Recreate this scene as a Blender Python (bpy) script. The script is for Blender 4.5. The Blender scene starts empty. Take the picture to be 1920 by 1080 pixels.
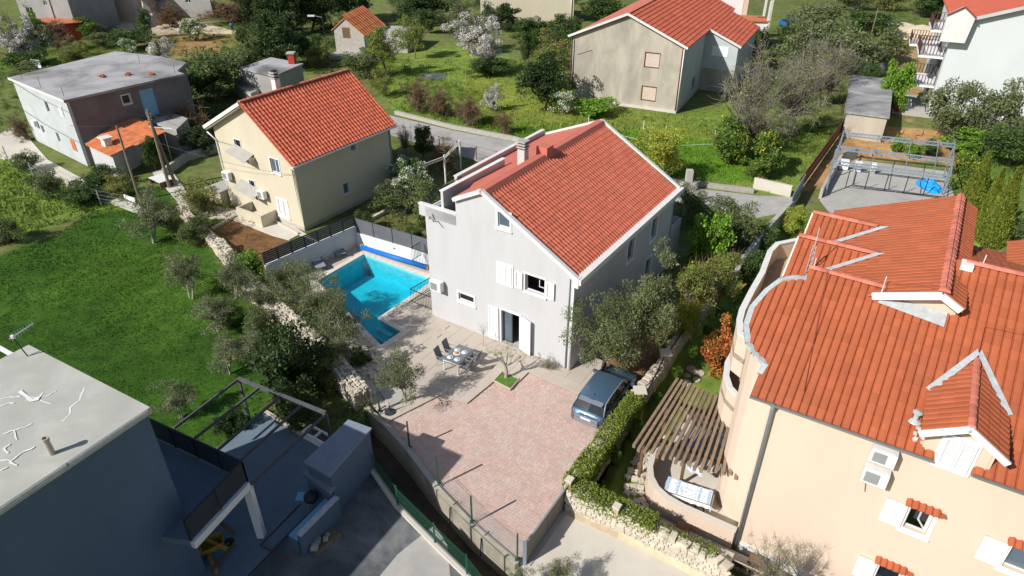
import bpy, math, random
import numpy as np
from mathutils import Vector, Matrix
from mathutils.geometry import delaunay_2d_cdt

R = math.radians
random.seed(11)
rng = np.random.default_rng(11)
S = bpy.context.scene
COL = S.collection

# ------------------------------------------------------------------ camera, sky, sun, exposure
CAM_H, PITCH, FPX = 22.7, R(31.9), 1280.0
cam_d = bpy.data.cameras.new('camera')
cam = bpy.data.objects.new('camera', cam_d)
COL.objects.link(cam)
cam.location = (0, 0, CAM_H)
cam.rotation_euler = (math.pi / 2 - PITCH, 0, 0)
cam_d.sensor_width = 36
cam_d.lens = 24
cam_d.clip_end = 2000
S.camera = cam
SUN_EL = R(37.5)
SUN_XY = Vector((-0.826, -0.563)).normalized()
world = bpy.data.worlds.new('World')
S.world = world
world.use_nodes = True
wn = world.node_tree
bg = wn.nodes['Background']
sky = wn.nodes.new('ShaderNodeTexSky')
sky.sky_type = 'NISHITA'
sky.sun_disc = False
sky.sun_elevation = SUN_EL
sky.sun_rotation = math.atan2(SUN_XY.x, SUN_XY.y)
wn.links.new(sky.outputs[0], bg.inputs[0])
bg.inputs[1].default_value = 0.082
sd = bpy.data.lights.new('sun', 'SUN')
sd.energy = 4.8
sd.angle = R(0.5)
sd.color = (1.0, 0.965, 0.915)
sun = bpy.data.objects.new('sun', sd)
COL.objects.link(sun)
sdir = Vector((-SUN_XY.x * math.cos(SUN_EL), -SUN_XY.y * math.cos(SUN_EL), -math.sin(SUN_EL)))
sun.rotation_euler = sdir.to_track_quat('-Z', 'Y').to_euler()
sun.location = (-40, -30, 60)
S.view_settings.view_transform = 'Standard'
S.view_settings.look = 'None'
S.view_settings.exposure = 0.12
S.view_settings.gamma = 1.0
S.view_settings.use_curve_mapping = False
S.render.engine = 'CYCLES'
S.cycles.max_bounces = 5
S.cycles.diffuse_bounces = 2
S.cycles.glossy_bounces = 3
S.cycles.transmission_bounces = 4
S.cycles.transparent_max_bounces = 6
S.cycles.caustics_reflective = False
S.cycles.caustics_refractive = False

# ------------------------------------------------------------------ measuring: a surveyed point of the photograph at a known height
_cp, _sp = math.cos(PITCH), math.sin(PITCH)
def P(u, v, z=0.0):
 x, a, b = u - 960.0, FPX, 540.0 - v
 d = Vector((x, a * _cp + b * _sp, -a * _sp + b * _cp))
 t = (z - CAM_H) / d.z
 return Vector((d.x * t, d.y * t, z))
def PV(pts, z=0.0):
 return [P(u, v, z) for u, v in pts]
def top_z(b, v):
 """height of the point above ground point b that is seen at row v"""
 k = (540.0 - v) / FPX
 # (z-H)*up_z + y*up_y = k * ((z-H)*fw_z + y*fw_y)
 return CAM_H + b[1] * (k * _cp - _sp) / (_cp + k * _sp)

# ------------------------------------------------------------------ materials
MATS = {}
def mat(name, col, rough=0.85, var=0.18, scale=1.5, bump=0.15, bscale=25, spec=0.3, col2=None, isl=0.0, metal=0.0,
  stain=None, stain_scale=0.5, stain_amt=0.5, trans=0.0, stretch=None, attr=False, alpha=None, coat=0.0, emit=0.0):
 m = bpy.data.materials.new(name)
 m.use_nodes = True
 nt = m.node_tree
 N, L = nt.nodes, nt.links
 b = N['Principled BSDF']
 b.inputs['Roughness'].default_value = rough
 b.inputs['Metallic'].default_value = metal
 b.inputs['Specular IOR Level'].default_value = spec
 if coat:
  b.inputs['Coat Weight'].default_value = coat
  b.inputs['Coat Roughness'].default_value = 0.05
 geo = N.new('ShaderNodeNewGeometry')
 pos = geo.outputs['Position']
 if stretch:
  mp = N.new('ShaderNodeMapping')
  mp.inputs['Scale'].default_value = stretch[:3]
  if len(stretch) > 3:
   mp.inputs['Rotation'].default_value = (0, 0, stretch[3])
  L.new(pos, mp.inputs[0])
  pos = mp.outputs[0]
 n1 = N.new('ShaderNodeTexNoise')
 n1.inputs['Scale'].default_value = scale
 n1.inputs['Detail'].default_value = 8
 n1.inputs['Roughness'].default_value = 0.62
 L.new(pos, n1.inputs['Vector'])
 mr = N.new('ShaderNodeMapRange')
 mr.inputs[1].default_value = 0.32
 mr.inputs[2].default_value = 0.68
 L.new(n1.outputs['Fac'], mr.inputs[0])
 mx = N.new('ShaderNodeMix')
 mx.data_type = 'RGBA'
 L.new(mr.outputs[0], mx.inputs[0])
 c = Vector(col)
 lo = Vector(col2) if col2 else c * (1 - var)
 hi = c if col2 else c * (1 + var)
 if attr:
  at = N.new('ShaderNodeAttribute')
  at.attribute_name = 'tone'
  for i, k in ((6, 1 - var), (7, 1 + var)):
   vm = N.new('ShaderNodeVectorMath')
   vm.operation = 'SCALE'
   vm.inputs[3].default_value = k
   L.new(at.outputs['Color'], vm.inputs[0])
   L.new(vm.outputs[0], mx.inputs[i])
 else:
  mx.inputs[6].default_value = (*lo, 1)
  mx.inputs[7].default_value = (*hi, 1)
 out = mx.outputs[2]
 if stain:
  n2 = N.new('ShaderNodeTexNoise')
  n2.inputs['Scale'].default_value = stain_scale
  n2.inputs['Detail'].default_value = 9
  n2.inputs['Roughness'].default_value = 0.65
  n2.inputs['Distortion'].default_value = 0.4
  L.new(pos, n2.inputs['Vector'])
  r2 = N.new('ShaderNodeMapRange')
  r2.inputs[1].default_value = 0.47
  r2.inputs[2].default_value = 0.66
  r2.inputs[4].default_value = stain_amt
  L.new(n2.outputs['Fac'], r2.inputs[0])
  m2 = N.new('ShaderNodeMix')
  m2.data_type = 'RGBA'
  L.new(r2.outputs[0], m2.inputs[0])
  L.new(out, m2.inputs[6])
  m2.inputs[7].default_value = (*stain, 1)
  out = m2.outputs[2]
 if isl:
  oi = N.new('ShaderNodeObjectInfo')
  ad = N.new('ShaderNodeMath')
  ad.operation = 'ADD'
  L.new(geo.outputs['Random Per Island'], ad.inputs[0])
  L.new(oi.outputs['Random'], ad.inputs[1])
  fr = N.new('ShaderNodeMath')
  fr.operation = 'FRACT'
  L.new(ad.outputs[0], fr.inputs[0])
  r3 = N.new('ShaderNodeMapRange')
  r3.inputs[3].default_value = 1 - isl
  r3.inputs[4].default_value = 1 + isl
  L.new(fr.outputs[0], r3.inputs[0])
  vs = N.new('ShaderNodeVectorMath')
  vs.operation = 'SCALE'
  L.new(out, vs.inputs[0])
  L.new(r3.outputs[0], vs.inputs[3])
  out = vs.outputs[0]
 L.new(out, b.inputs['Base Color'])
 if bump:
  n3 = N.new('ShaderNodeTexNoise')
  n3.inputs['Scale'].default_value = bscale
  n3.inputs['Detail'].default_value = 5
  L.new(pos, n3.inputs['Vector'])
  bp = N.new('ShaderNodeBump')
  bp.inputs['Strength'].default_value = bump
  bp.inputs['Distance'].default_value = 0.04
  L.new(n3.outputs['Fac'], bp.inputs['Height'])
  L.new(bp.outputs[0], b.inputs['Normal'])
 if trans:
  tr = N.new('ShaderNodeBsdfTranslucent')
  L.new(out, tr.inputs[0])
  ms = N.new('ShaderNodeMixShader')
  ms.inputs[0].default_value = trans
  L.new(b.outputs[0], ms.inputs[1])
  L.new(tr.outputs[0], ms.inputs[2])
  L.new(ms.outputs[0], N['Material Output'].inputs[0])
 if alpha is not None:
  b.inputs['Alpha'].default_value = alpha
 MATS[name] = m
 return m

M = MATS
mat('white_render', (0.55, 0.55, 0.555), var=0.05, scale=0.5, bump=0.08, bscale=60, stretch=(1, 1, 0.22), stain=(0.50, 0.495, 0.485), stain_scale=0.9, stain_amt=0.6)
mat('white_paint', (0.80, 0.80, 0.79), rough=0.5, var=0.03)
mat('white_trim', (0.74, 0.73, 0.70), var=0.05, scale=2, stain=(0.5, 0.47, 0.42), stain_scale=2, stain_amt=0.4)
mat('white_plastic', (0.72, 0.73, 0.73), rough=0.35, var=0.02, bump=0)
mat('cream_render', (0.61, 0.545, 0.41), var=0.05, scale=0.5, stretch=(1, 1, 0.25), stain=(0.57, 0.51, 0.385), stain_scale=0.6, stain_amt=0.45)
mat('peach_render', (0.69, 0.545, 0.425), var=0.035, scale=0.4, bump=0.06, stretch=(1, 1, 0.3), stain=(0.63, 0.51, 0.41), stain_scale=0.5, stain_amt=0.55)
mat('shade_render', (0.195, 0.18, 0.185), var=0.15, scale=0.8, stain=(0.13, 0.12, 0.125), stain_scale=0.4, stain_amt=0.7)  # darker render for the side turned from the sun, shade in the colour
mat('grey_render', (0.34, 0.33, 0.315), var=0.10, scale=0.7, stain=(0.27, 0.26, 0.245), stain_scale=0.45, stain_amt=0.6)
mat('blue_grey_render', (0.50, 0.53, 0.54), var=0.07, scale=0.8, stain=(0.40, 0.42, 0.42), stain_scale=0.7, stain_amt=0.5)
mat('old_render', (0.47, 0.42, 0.34), var=0.12, scale=0.6, stain=(0.27, 0.25, 0.21), stain_scale=0.35, stain_amt=0.75, stretch=(1, 1, 0.35))
mat('cube_shade_render', (0.10, 0.155, 0.225), var=0.07, scale=0.5, bump=0.12, bscale=30, stain=(0.085, 0.13, 0.19), stain_scale=0.7, stain_amt=0.6, stretch=(1, 1, 0.3))  # wall shade is put into this dark blue
mat('pale_wall', (0.62, 0.66, 0.65), var=0.03, scale=0.4)
mat('roof_screed', (0.44, 0.435, 0.385), var=0.08, scale=0.8, bump=0.05, stain=(0.56, 0.55, 0.50), stain_scale=0.8, stain_amt=0.5)
mat('old_roof_concrete', (0.41, 0.40, 0.40), var=0.12, scale=0.5, stain=(0.14, 0.135, 0.13), stain_scale=0.16, stain_amt=0.9)
mat('sealant', (0.78, 0.78, 0.75), var=0.02, rough=0.5)
mat('membrane_red', (0.56, 0.165, 0.115), rough=0.7, var=0.06, scale=1.2, bump=0.05, bscale=12)
mat('tile_red', (0.52, 0.135, 0.078), rough=0.7, var=0.06, scale=1.0, isl=0.11, bump=0.1, stain=(0.50, 0.16, 0.11), stain_scale=0.5, stain_amt=0.4)
mat('tile_deep', (0.62, 0.145, 0.075), rough=0.7, var=0.08, scale=1.0, isl=0.14, bump=0.1)
mat('tile_orange', (0.42, 0.112, 0.046), rough=0.75, var=0.07, scale=0.8, isl=0.085, bump=0.12, stain=(0.37, 0.11, 0.052), stain_scale=0.35, stain_amt=0.5)
mat('tile_bright', (0.62, 0.20, 0.08), rough=0.8, var=0.10, scale=1.5, isl=0.15)
mat('ridge_red', (0.58, 0.19, 0.13), rough=0.8, var=0.15, scale=3, isl=0.2)
mat('roof_red_flat', (0.58, 0.13, 0.07), rough=0.7, var=0.08, scale=1)
mat('mortar', (0.62, 0.58, 0.52), var=0.12, scale=4)
mat('zinc', (0.33, 0.38, 0.40), rough=0.45, var=0.08, metal=0.5, bump=0.03)
mat('flashing', (0.52, 0.55, 0.55), rough=0.5, var=0.15, scale=5, metal=0.2)
mat('dark_glass', (0.015, 0.022, 0.032), rough=0.05, var=0.1, bump=0, spec=0.3)
mat('sky_glass', (0.10, 0.14, 0.18), rough=0.08, var=0.1, bump=0, spec=0.7)
mat('interior_dark', (0.05, 0.045, 0.045), var=0.1)
mat('interior_floor', (0.45, 0.42, 0.40), var=0.05)
mat('black_metal', (0.025, 0.027, 0.03), rough=0.5, var=0.1, bump=0)
mat('anthracite', (0.045, 0.05, 0.058), rough=0.55, var=0.08, bump=0)
mat('grey_mesh', (0.13, 0.135, 0.15), rough=0.8, var=0.1, bump=0.2, bscale=90)
mat('green_metal', (0.02, 0.10, 0.06), rough=0.5, var=0.1, bump=0)
mat('galv_blue', (0.30, 0.36, 0.42), rough=0.5, var=0.12, metal=0.3, bump=0)
mat('grey_metal', (0.35, 0.36, 0.36), rough=0.5, var=0.1, metal=0.3, bump=0)
mat('gate_grey', (0.20, 0.18, 0.165), rough=0.6, var=0.08, bump=0.05)
mat('rust_metal', (0.16, 0.055, 0.04), rough=0.8, var=0.25, scale=6)
mat('brown_rail', (0.09, 0.035, 0.03), rough=0.6, var=0.1)
mat('wood_grey', (0.26, 0.185, 0.125), var=0.22, scale=5, isl=0.2, stretch=(1, 1, 1))
mat('wood_brown', (0.17, 0.10, 0.055), var=0.25, scale=5, isl=0.2)
mat('wood_pole', (0.22, 0.18, 0.13), var=0.2, scale=4)
mat('wood_yellow', (0.42, 0.24, 0.07), var=0.2, scale=5, isl=0.2)
mat('pool_water', (0.0, 0.45, 0.60), rough=0.04, bump=0)
mat('pool_lining', (0.05, 0.57, 0.67), rough=0.4, var=0.12, scale=1.8, bump=0)  # mottled tone imitates rippling light on the basin
mat('pool_step', (0.30, 0.72, 0.76), rough=0.4, var=0.04, bump=0)
mat('coping', (0.70, 0.64, 0.565), var=0.05, isl=0.015, scale=3)
mat('terrace_slab', (0.51, 0.445, 0.375), var=0.06, scale=1.2, isl=0.02, bump=0.05, stain=(0.43, 0.38, 0.32), stain_scale=0.6, stain_amt=0.4)
mat('terrace_base', (0.36, 0.31, 0.25), var=0.1)
mat('paver_pink', (0.57, 0.405, 0.345), var=0.07, scale=1.3, isl=0.085, bump=0.08, stain=(0.54, 0.46, 0.40), stain_scale=0.9, stain_amt=0.7)
mat('paver_joint', (0.47, 0.37, 0.32), var=0.15)
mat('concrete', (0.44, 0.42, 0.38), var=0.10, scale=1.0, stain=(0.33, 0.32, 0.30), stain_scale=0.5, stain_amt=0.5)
mat('concrete_light', (0.62, 0.57, 0.49), var=0.06, scale=0.8, stain=(0.52, 0.48, 0.42), stain_scale=0.5, stain_amt=0.5)
mat('concrete_wall', (0.45, 0.41, 0.32), var=0.12, scale=1.0, bump=0.25, bscale=12, stain=(0.27, 0.25, 0.2), stain_scale=0.8, stain_amt=0.7)
mat('pink_concrete', (0.58, 0.47, 0.38), var=0.08, scale=1)
mat('asphalt', (0.10, 0.105, 0.11), var=0.15, scale=2, bump=0.3, bscale=80, stain=(0.26, 0.26, 0.26), stain_scale=0.35, stain_amt=0.9)
mat('road_grey', (0.42, 0.40, 0.375), var=0.1, scale=1.2, stain=(0.27, 0.26, 0.25), stain_scale=0.5, stain_amt=0.5)
mat('terrace_blue_shade', (0.15, 0.205, 0.25), var=0.08, scale=1, stain=(0.12, 0.165, 0.205), stain_scale=0.5, stain_amt=0.4)  # shade on the paving is put into this blue
mat('outbuilding_roof', (0.22, 0.26, 0.31), var=0.1, scale=2)  # shadow over the slab roofs is part of this bluish grey
mat('stone_pale', (0.56, 0.50, 0.40), var=0.14, scale=3, isl=0.14, bump=0.4, bscale=14)
mat('stone_warm', (0.52, 0.40, 0.26), var=0.15, scale=3, isl=0.18, bump=0.4, bscale=14)
mat('stone_grey', (0.42, 0.39, 0.34), var=0.15, scale=3, isl=0.2, bump=0.4, bscale=12)
mat('wall_mortar', (0.46, 0.39, 0.29), var=0.15, scale=3, bump=0.3)
mat('soil', (0.25, 0.14, 0.07), var=0.25, scale=2, bump=0.6, bscale=9)
mat('soil_orange', (0.46, 0.26, 0.11), var=0.2, scale=1.5, bump=0.5, bscale=7)
mat('dark_soil', (0.10, 0.075, 0.05), var=0.3, scale=2, bump=0.6, bscale=9)
mat('ground', (1, 1, 1), attr=True, var=0.30, scale=1.1, bump=0.7, bscale=5, rough=0.95, spec=0.1)
mat('grass_blade', (1, 1, 1), attr=True, var=0.2, scale=0.7, isl=0.3, bump=0, trans=0.25, rough=0.7)
mat('turf', (0.10, 0.20, 0.025), var=0.3, scale=5, bump=0.6, bscale=60)
mat('garden_turf', (0.14, 0.20, 0.04), var=0.3, scale=2, bump=0.6, bscale=50)
mat('bark', (0.20, 0.165, 0.125), var=0.25, scale=6, bump=0.5, bscale=25)
mat('bark_pale', (0.40, 0.36, 0.31), var=0.2, scale=6, bump=0.3)
mat('bark_dark', (0.09, 0.07, 0.055), var=0.25, scale=6)
def leaf(name, col, isl=0.4, tr=0.3):
 mat(name, col, rough=0.6, var=0.15, scale=1.2, isl=isl, bump=0, trans=tr)
leaf('leaf_olive', (0.17, 0.205, 0.08))
leaf('leaf_olive_silver', (0.26, 0.29, 0.155))
leaf('leaf_mid', (0.075, 0.12, 0.035))
leaf('leaf_dark', (0.055, 0.09, 0.028))
leaf('leaf_green', (0.115, 0.20, 0.035))
leaf('leaf_bright', (0.20, 0.36, 0.04))
leaf('leaf_yellow', (0.38, 0.40, 0.05))
leaf('leaf_lemon', (0.50, 0.46, 0.05))
leaf('leaf_hedge', (0.22, 0.285, 0.042))
leaf('leaf_cypress', (0.20, 0.24, 0.03))
leaf('leaf_red', (0.50, 0.17, 0.05), isl=0.6)
leaf('leaf_rust', (0.22, 0.125, 0.065))
leaf('leaf_fresh', (0.25, 0.33, 0.06))
leaf('leaf_mimosa', (0.42, 0.42, 0.05))
leaf('petal', (0.80, 0.75, 0.74), isl=0.25)
leaf('petal_cream', (0.80, 0.80, 0.66), isl=0.25)
leaf('twig', (0.19, 0.165, 0.14), tr=0.0)
leaf('twig_pale', (0.20, 0.175, 0.145), tr=0.0)
leaf('twig_brown', (0.19, 0.125, 0.07), tr=0.0)
mat('car_paint', (0.085, 0.15, 0.225), rough=0.38, var=0.02, metal=0.4, bump=0, coat=0.8)
mat('car_silver', (0.26, 0.29, 0.33), rough=0.42, var=0.02, metal=0.3, bump=0, coat=0.6)
mat('rubber', (0.02, 0.02, 0.02), rough=0.8, var=0.1, bump=0)
mat('tail_red', (0.30, 0.02, 0.02), rough=0.2, var=0.05, bump=0, coat=0.5)
mat('chrome', (0.7, 0.7, 0.72), rough=0.15, var=0.02, metal=1.0, bump=0)
mat('sling_grey', (0.17, 0.18, 0.20), rough=0.8, var=0.06, bump=0)
mat('lounger_fabric', (0.26, 0.30, 0.34), rough=0.8, var=0.06, bump=0)
mat('towel', (0.82, 0.82, 0.80), var=0.04)
mat('table_glass', (0.16, 0.18, 0.20), rough=0.15, var=0.05, bump=0)
mat('orange_food', (0.70, 0.26, 0.03), var=0.25, scale=30)
mat('blue_cover', (0.01, 0.16, 0.55), rough=0.5, var=0.1)
mat('blue_tarp', (0.02, 0.33, 0.75), rough=0.45, var=0.35, scale=5)
mat('blue_paint', (0.10, 0.22, 0.42), rough=0.5, var=0.1)
mat('cloth_blue', (0.42, 0.56, 0.72), var=0.35, scale=12, bump=0.1)
mat('cloth_white', (0.78, 0.82, 0.84), var=0.06, scale=8)
mat('cloth_navy', (0.10, 0.14, 0.38), var=0.2, scale=8)
mat('cloth_purple', (0.42, 0.36, 0.55), var=0.2, scale=8)
mat('teal_cloth', (0.03, 0.30, 0.30), var=0.2)
mat('terracotta', (0.50, 0.17, 0.08), var=0.15, scale=4)
mat('brick_red', (0.42, 0.06, 0.04), var=0.15, scale=4)
mat('skin', (0.45, 0.27, 0.19), var=0.05, bump=0)
mat('jeans', (0.05, 0.08, 0.16), var=0.1)
mat('shirt_blue', (0.12, 0.28, 0.60), var=0.1)
mat('hair', (0.03, 0.02, 0.015), var=0.1)
mat('shutter_white', (0.82, 0.82, 0.81), rough=0.5, var=0.02, bump=0)
mat('shutter_green', (0.02, 0.20, 0.13), rough=0.6, var=0.08, bump=0)
mat('shutter_pink', (0.62, 0.50, 0.42), rough=0.7, var=0.08, bump=0.1)
mat('shutter_orange', (0.55, 0.16, 0.06), rough=0.7, var=0.08)
mat('door_blue', (0.22, 0.45, 0.62), rough=0.6, var=0.06)
mat('sand', (0.66, 0.54, 0.38), var=0.12, scale=2, bump=0.5, bscale=8)
mat('lawn_edge', (0.2, 0.2, 0.1))
mat('steel_dark', (0.11, 0.11, 0.115), rough=0.5, var=0.15, scale=3)
mat('yellow_paint', (0.42, 0.26, 0.03), rough=0.6, var=0.1)

# ------------------------------------------------------------------ mesh builder
def frame(loc, rz=0.0):
 return Matrix.Translation(Vector(loc)) @ Matrix.Rotation(rz, 4, 'Z')

WM = {}     # root -> its world matrix
class MB:
 def __init__(self, M=None):
  self.v, self.f, self.M = [], [], M
 def add(self, vs, fs):
  n = len(self.v)
  if self.M is not None:
   vs = [self.M @ Vector(p) for p in vs]
  self.v += [tuple(p) for p in vs]
  self.f += [tuple(i + n for i in f) for f in fs]
  return self
 def box(self, a, b):
  (x0, y0, z0), (x1, y1, z1) = a, b
  return self.add([(x0, y0, z0), (x1, y0, z0), (x1, y1, z0), (x0, y1, z0), (x0, y0, z1), (x1, y0, z1), (x1, y1, z1), (x0, y1, z1)],
      [(0, 3, 2, 1), (4, 5, 6, 7), (0, 1, 5, 4), (1, 2, 6, 5), (2, 3, 7, 6), (3, 0, 4, 7)])
 def cbox(self, c, s, T=None):
  hx, hy, hz = s[0] / 2, s[1] / 2, s[2] / 2
  vs = [Vector((x, y, z)) for z in (-hz, hz) for x, y in ((-hx, -hy), (hx, -hy), (hx, hy), (-hx, hy))]
  vs = [(T @ p if T is not None else p) + Vector(c) for p in vs]
  return self.add(vs, [(0, 3, 2, 1), (4, 5, 6, 7), (0, 1, 5, 4), (1, 2, 6, 5), (2, 3, 7, 6), (3, 0, 4, 7)])
 def beam(self, a, b, w, h, up=(0, 0, 1)):
  a, b = Vector(a), Vector(b)
  d = (b - a).normalized()
  s = d.cross(Vector(up))
  if s.length < 1e-4:
   s = d.cross(Vector((1, 0, 0)))
  s.normalize()
  n = s.cross(d)
  vs = [q + s * i * w / 2 + n * j * h / 2 for q in (a, b) for i, j in ((-1, -1), (1, -1), (1, 1), (-1, 1))]
  return self.add(vs, [(0, 3, 2, 1), (4, 5, 6, 7), (0, 1, 5, 4), (1, 2, 6, 5), (2, 3, 7, 6), (3, 0, 4, 7)])
 def tube(self, pts, r, n=6, caps=True):
  pts = [Vector(p) for p in pts]
  rs = r if isinstance(r, (list, tuple)) else [r] * len(pts)
  vs, fs = [], []
  ref = None
  for i, p in enumerate(pts):
   d = (pts[min(i + 1, len(pts) - 1)] - pts[max(i - 1, 0)]).normalized()
   if ref is None:
    ref = Vector((0, 0, 1)) if abs(d.z) < 0.9 else Vector((1, 0, 0))
   s = d.cross(ref).normalized()
   t = d.cross(s).normalized()
   for k in range(n):
    a = 2 * math.pi * k / n
    vs.append(p + (s * math.cos(a) + t * math.sin(a)) * rs[i])
  for i in range(len(pts) - 1):
   for k in range(n):
    fs.append((i * n + k, i * n + (k + 1) % n, (i + 1) * n + (k + 1) % n, (i + 1) * n + k))
  if caps:
   fs.append(tuple(range(n - 1, -1, -1)))
   fs.append(tuple(range((len(pts) - 1) * n, len(pts) * n)))
  return self.add(vs, fs)
 def lathe(self, prof, c=(0, 0, 0), n=12):
  vs, fs = [], []
  for r, z in prof:
   for k in range(n):
    a = 2 * math.pi * k / n
    vs.append((c[0] + r * math.cos(a), c[1] + r * math.sin(a), c[2] + z))
  for i in range(len(prof) - 1):
   for k in range(n):
    fs.append((i * n + k, i * n + (k + 1) % n, (i + 1) * n + (k + 1) % n, (i + 1) * n + k))
  fs.append(tuple(range(n - 1, -1, -1)))
  fs.append(tuple(range((len(prof) - 1) * n, len(prof) * n)))
  return self.add(vs, fs)
 def prism(self, poly, z0, z1, holes=(), z1f=None, cap0=True, cap1=True):
  """poly in xy; z1f(x,y) gives a sloped top"""
  polys = [[Vector((p[0], p[1])) for p in q] for q in [poly, *holes]]
  pts, edges = [], []
  for q in polys:
   n = len(pts)
   pts += q
   edges += [(n + i, n + (i + 1) % len(q)) for i in range(len(q))]
  vo, _, fo, *_ = delaunay_2d_cdt(pts, edges, [], 0, 1e-6)
  def inside(p, q):
   c = False
   for i in range(len(q)):
    a, b = q[i], q[i - 1]
    if (a.y > p.y) != (b.y > p.y) and p.x < (b.x - a.x) * (p.y - a.y) / (b.y - a.y) + a.x:
     c = not c
   return c
  fs = []
  for f in fo:
   c = sum((vo[i] for i in f), Vector((0, 0))) / len(f)
   if inside(c, polys[0]) and not any(inside(c, h) for h in polys[1:]):
    f = tuple(f)
    ar = sum(vo[f[i - 1]].x * vo[f[i]].y - vo[f[i]].x * vo[f[i - 1]].y for i in range(len(f)))
    fs.append(f if ar > 0 else f[::-1])
  n = len(vo)
  tz = (lambda p: z1f(p[0], p[1])) if z1f else (lambda p: z1)
  vs = [(p.x, p.y, z0) for p in vo] + [(p.x, p.y, tz(p)) for p in vo]
  F = []
  if cap0:
   F += [tuple(reversed(f)) for f in fs]
  if cap1:
   F += [tuple(i + n for i in f) for f in fs]
  for k, q in enumerate(polys):
   area = sum(q[i - 1].x * q[i].y - q[i].x * q[i - 1].y for i in range(len(q)))
   ccw = (area > 0) == (k == 0)
   b = len(vs)
   for p in q:
    vs += [(p.x, p.y, z0), (p.x, p.y, tz(p))]
   m = len(q)
   for i in range(m):
    j = (i + 1) % m
    fc = (b + 2 * i, b + 2 * j, b + 2 * j + 1, b + 2 * i + 1)
    F.append(fc if ccw else tuple(reversed(fc)))
  return self.add(vs, F)
 def mesh(self, name, m, smooth=False, inv=None):
  vs = self.v if inv is None else [tuple(inv @ Vector(p)) for p in self.v]
  me = bpy.data.meshes.new(name)
  me.from_pydata(vs, [], self.f)
  me.materials.append(m)
  if smooth:
   me.polygons.foreach_set('use_smooth', [True] * len(me.polygons))
  me.update()
  return me
 def build(self, name, m, parent=None, world=False, smooth=False, label=None, kind=None):
  root = parent
  while root is not None and root.parent is not None:
   root = root.parent
  inv = WM[root.name].inverted() if (world and root is not None and root.name in WM) else None
  me = self.mesh(name, M[m] if isinstance(m, str) else m, smooth, inv)
  return link(name, me, parent, label, kind)

def link(name, me, parent=None, label=None, kind=None, T=None):
 o = bpy.data.objects.new(name, me)
 COL.objects.link(o)
 if parent is not None:
  o.parent = parent
 if T is not None:
  o.matrix_basis = T
 if label:
  o['label'] = label
 if kind:
  o['kind'] = kind
 return o

def thing(name, label, cat, loc=(0, 0, 0), rz=0.0, group=None):
 o = bpy.data.objects.new(name, None)
 o.empty_display_size = 0.3
 COL.objects.link(o)
 o.location = loc
 o.rotation_euler = (0, 0, rz)
 o['label'] = label
 o['category'] = cat
 if group:
  o['group'] = group
 WM[o.name] = frame(loc, rz)
 return o
def single(name, label, cat, mb, m, group=None, smooth=False):
 """a one-mesh thing; its origin is put at its own base"""
 xs = np.array(mb.v)
 c = Vector(((xs[:, 0].min() + xs[:, 0].max()) / 2, (xs[:, 1].min() + xs[:, 1].max()) / 2, xs[:, 2].min()))
 me = mb.mesh(name, M[m], smooth, Matrix.Translation(-c))
 o = link(name, me)
 o.location = c
 o['label'] = label
 o['category'] = cat
 if group:
  o['group'] = group
 return o
def struct(name, mb, m, smooth=False):
 o = mb.build(name, m, smooth=smooth)
 o['kind'] = 'structure'
 return o
def copy_tree(o, parent=None):
 c = o.copy()
 COL.objects.link(c)
 c.parent = parent
 for ch in KIDS.get(o.name, None) or [x for x in o.children]:
  copy_tree(ch, c)
 return c
KIDS = {}

def quads_mesh(name, V4, m, smooth=False):
 """V4: (n,4,3) numpy array of separate quads"""
 n = len(V4)
 me = bpy.data.meshes.new(name)
 me.vertices.add(n * 4)
 me.vertices.foreach_set('co', V4.reshape(-1).astype(np.float32))
 me.loops.add(n * 4)
 me.loops.foreach_set('vertex_index', np.arange(n * 4, dtype=np.int32))
 me.polygons.add(n)
 me.polygons.foreach_set('loop_start', np.arange(0, n * 4, 4, dtype=np.int32))
 me.polygons.foreach_set('loop_total', np.full(n, 4, dtype=np.int32))
 me.materials.append(m)
 me.update()
 return me

def tri_mesh(name, V3, m):
 n = len(V3)
 me = bpy.data.meshes.new(name)
 me.vertices.add(n * 3)
 me.vertices.foreach_set('co', V3.reshape(-1).astype(np.float32))
 me.loops.add(n * 3)
 me.loops.foreach_set('vertex_index', np.arange(n * 3, dtype=np.int32))
 me.polygons.add(n)
 me.polygons.foreach_set('loop_start', np.arange(0, n * 3, 3, dtype=np.int32))
 me.polygons.foreach_set('loop_total', np.full(n, 3, dtype=np.int32))
 me.materials.append(m)
 me.update()
 return me

def merged(name, bv, bf, mats, m, parent=None, kind='stuff', smooth=False):
 """one mesh of many transformed copies of a base shape. bv (k,3), bf list, mats (n,4,4)"""
 bv = np.asarray(bv, float)
 A = np.asarray(mats, float)
 vs = (np.einsum('nij,kj->nki', A[:, :3, :3], bv) + A[:, None, :3, 3]).reshape(-1, 3)
 k = len(bv)
 lt = np.array([len(f) for f in bf])
 li = np.concatenate([np.array(f) for f in bf])
 n = len(A)
 LI = (li[None, :] + (np.arange(n) * k)[:, None]).reshape(-1)
 LT = np.tile(lt, n)
 LS = np.concatenate([[0], np.cumsum(LT)[:-1]])
 me = bpy.data.meshes.new(name)
 me.vertices.add(len(vs))
 me.vertices.foreach_set('co', vs.reshape(-1).astype(np.float32))
 me.loops.add(len(LI))
 me.loops.foreach_set('vertex_index', LI.astype(np.int32))
 me.polygons.add(len(LT))
 me.polygons.foreach_set('loop_start', LS.astype(np.int32))
 me.polygons.foreach_set('loop_total', LT.astype(np.int32))
 me.polygons.foreach_set('use_smooth', np.full(len(LT), smooth, bool))
 me.materials.append(M[m])
 me.update()
 return link(name, me, parent, kind=kind)

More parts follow.
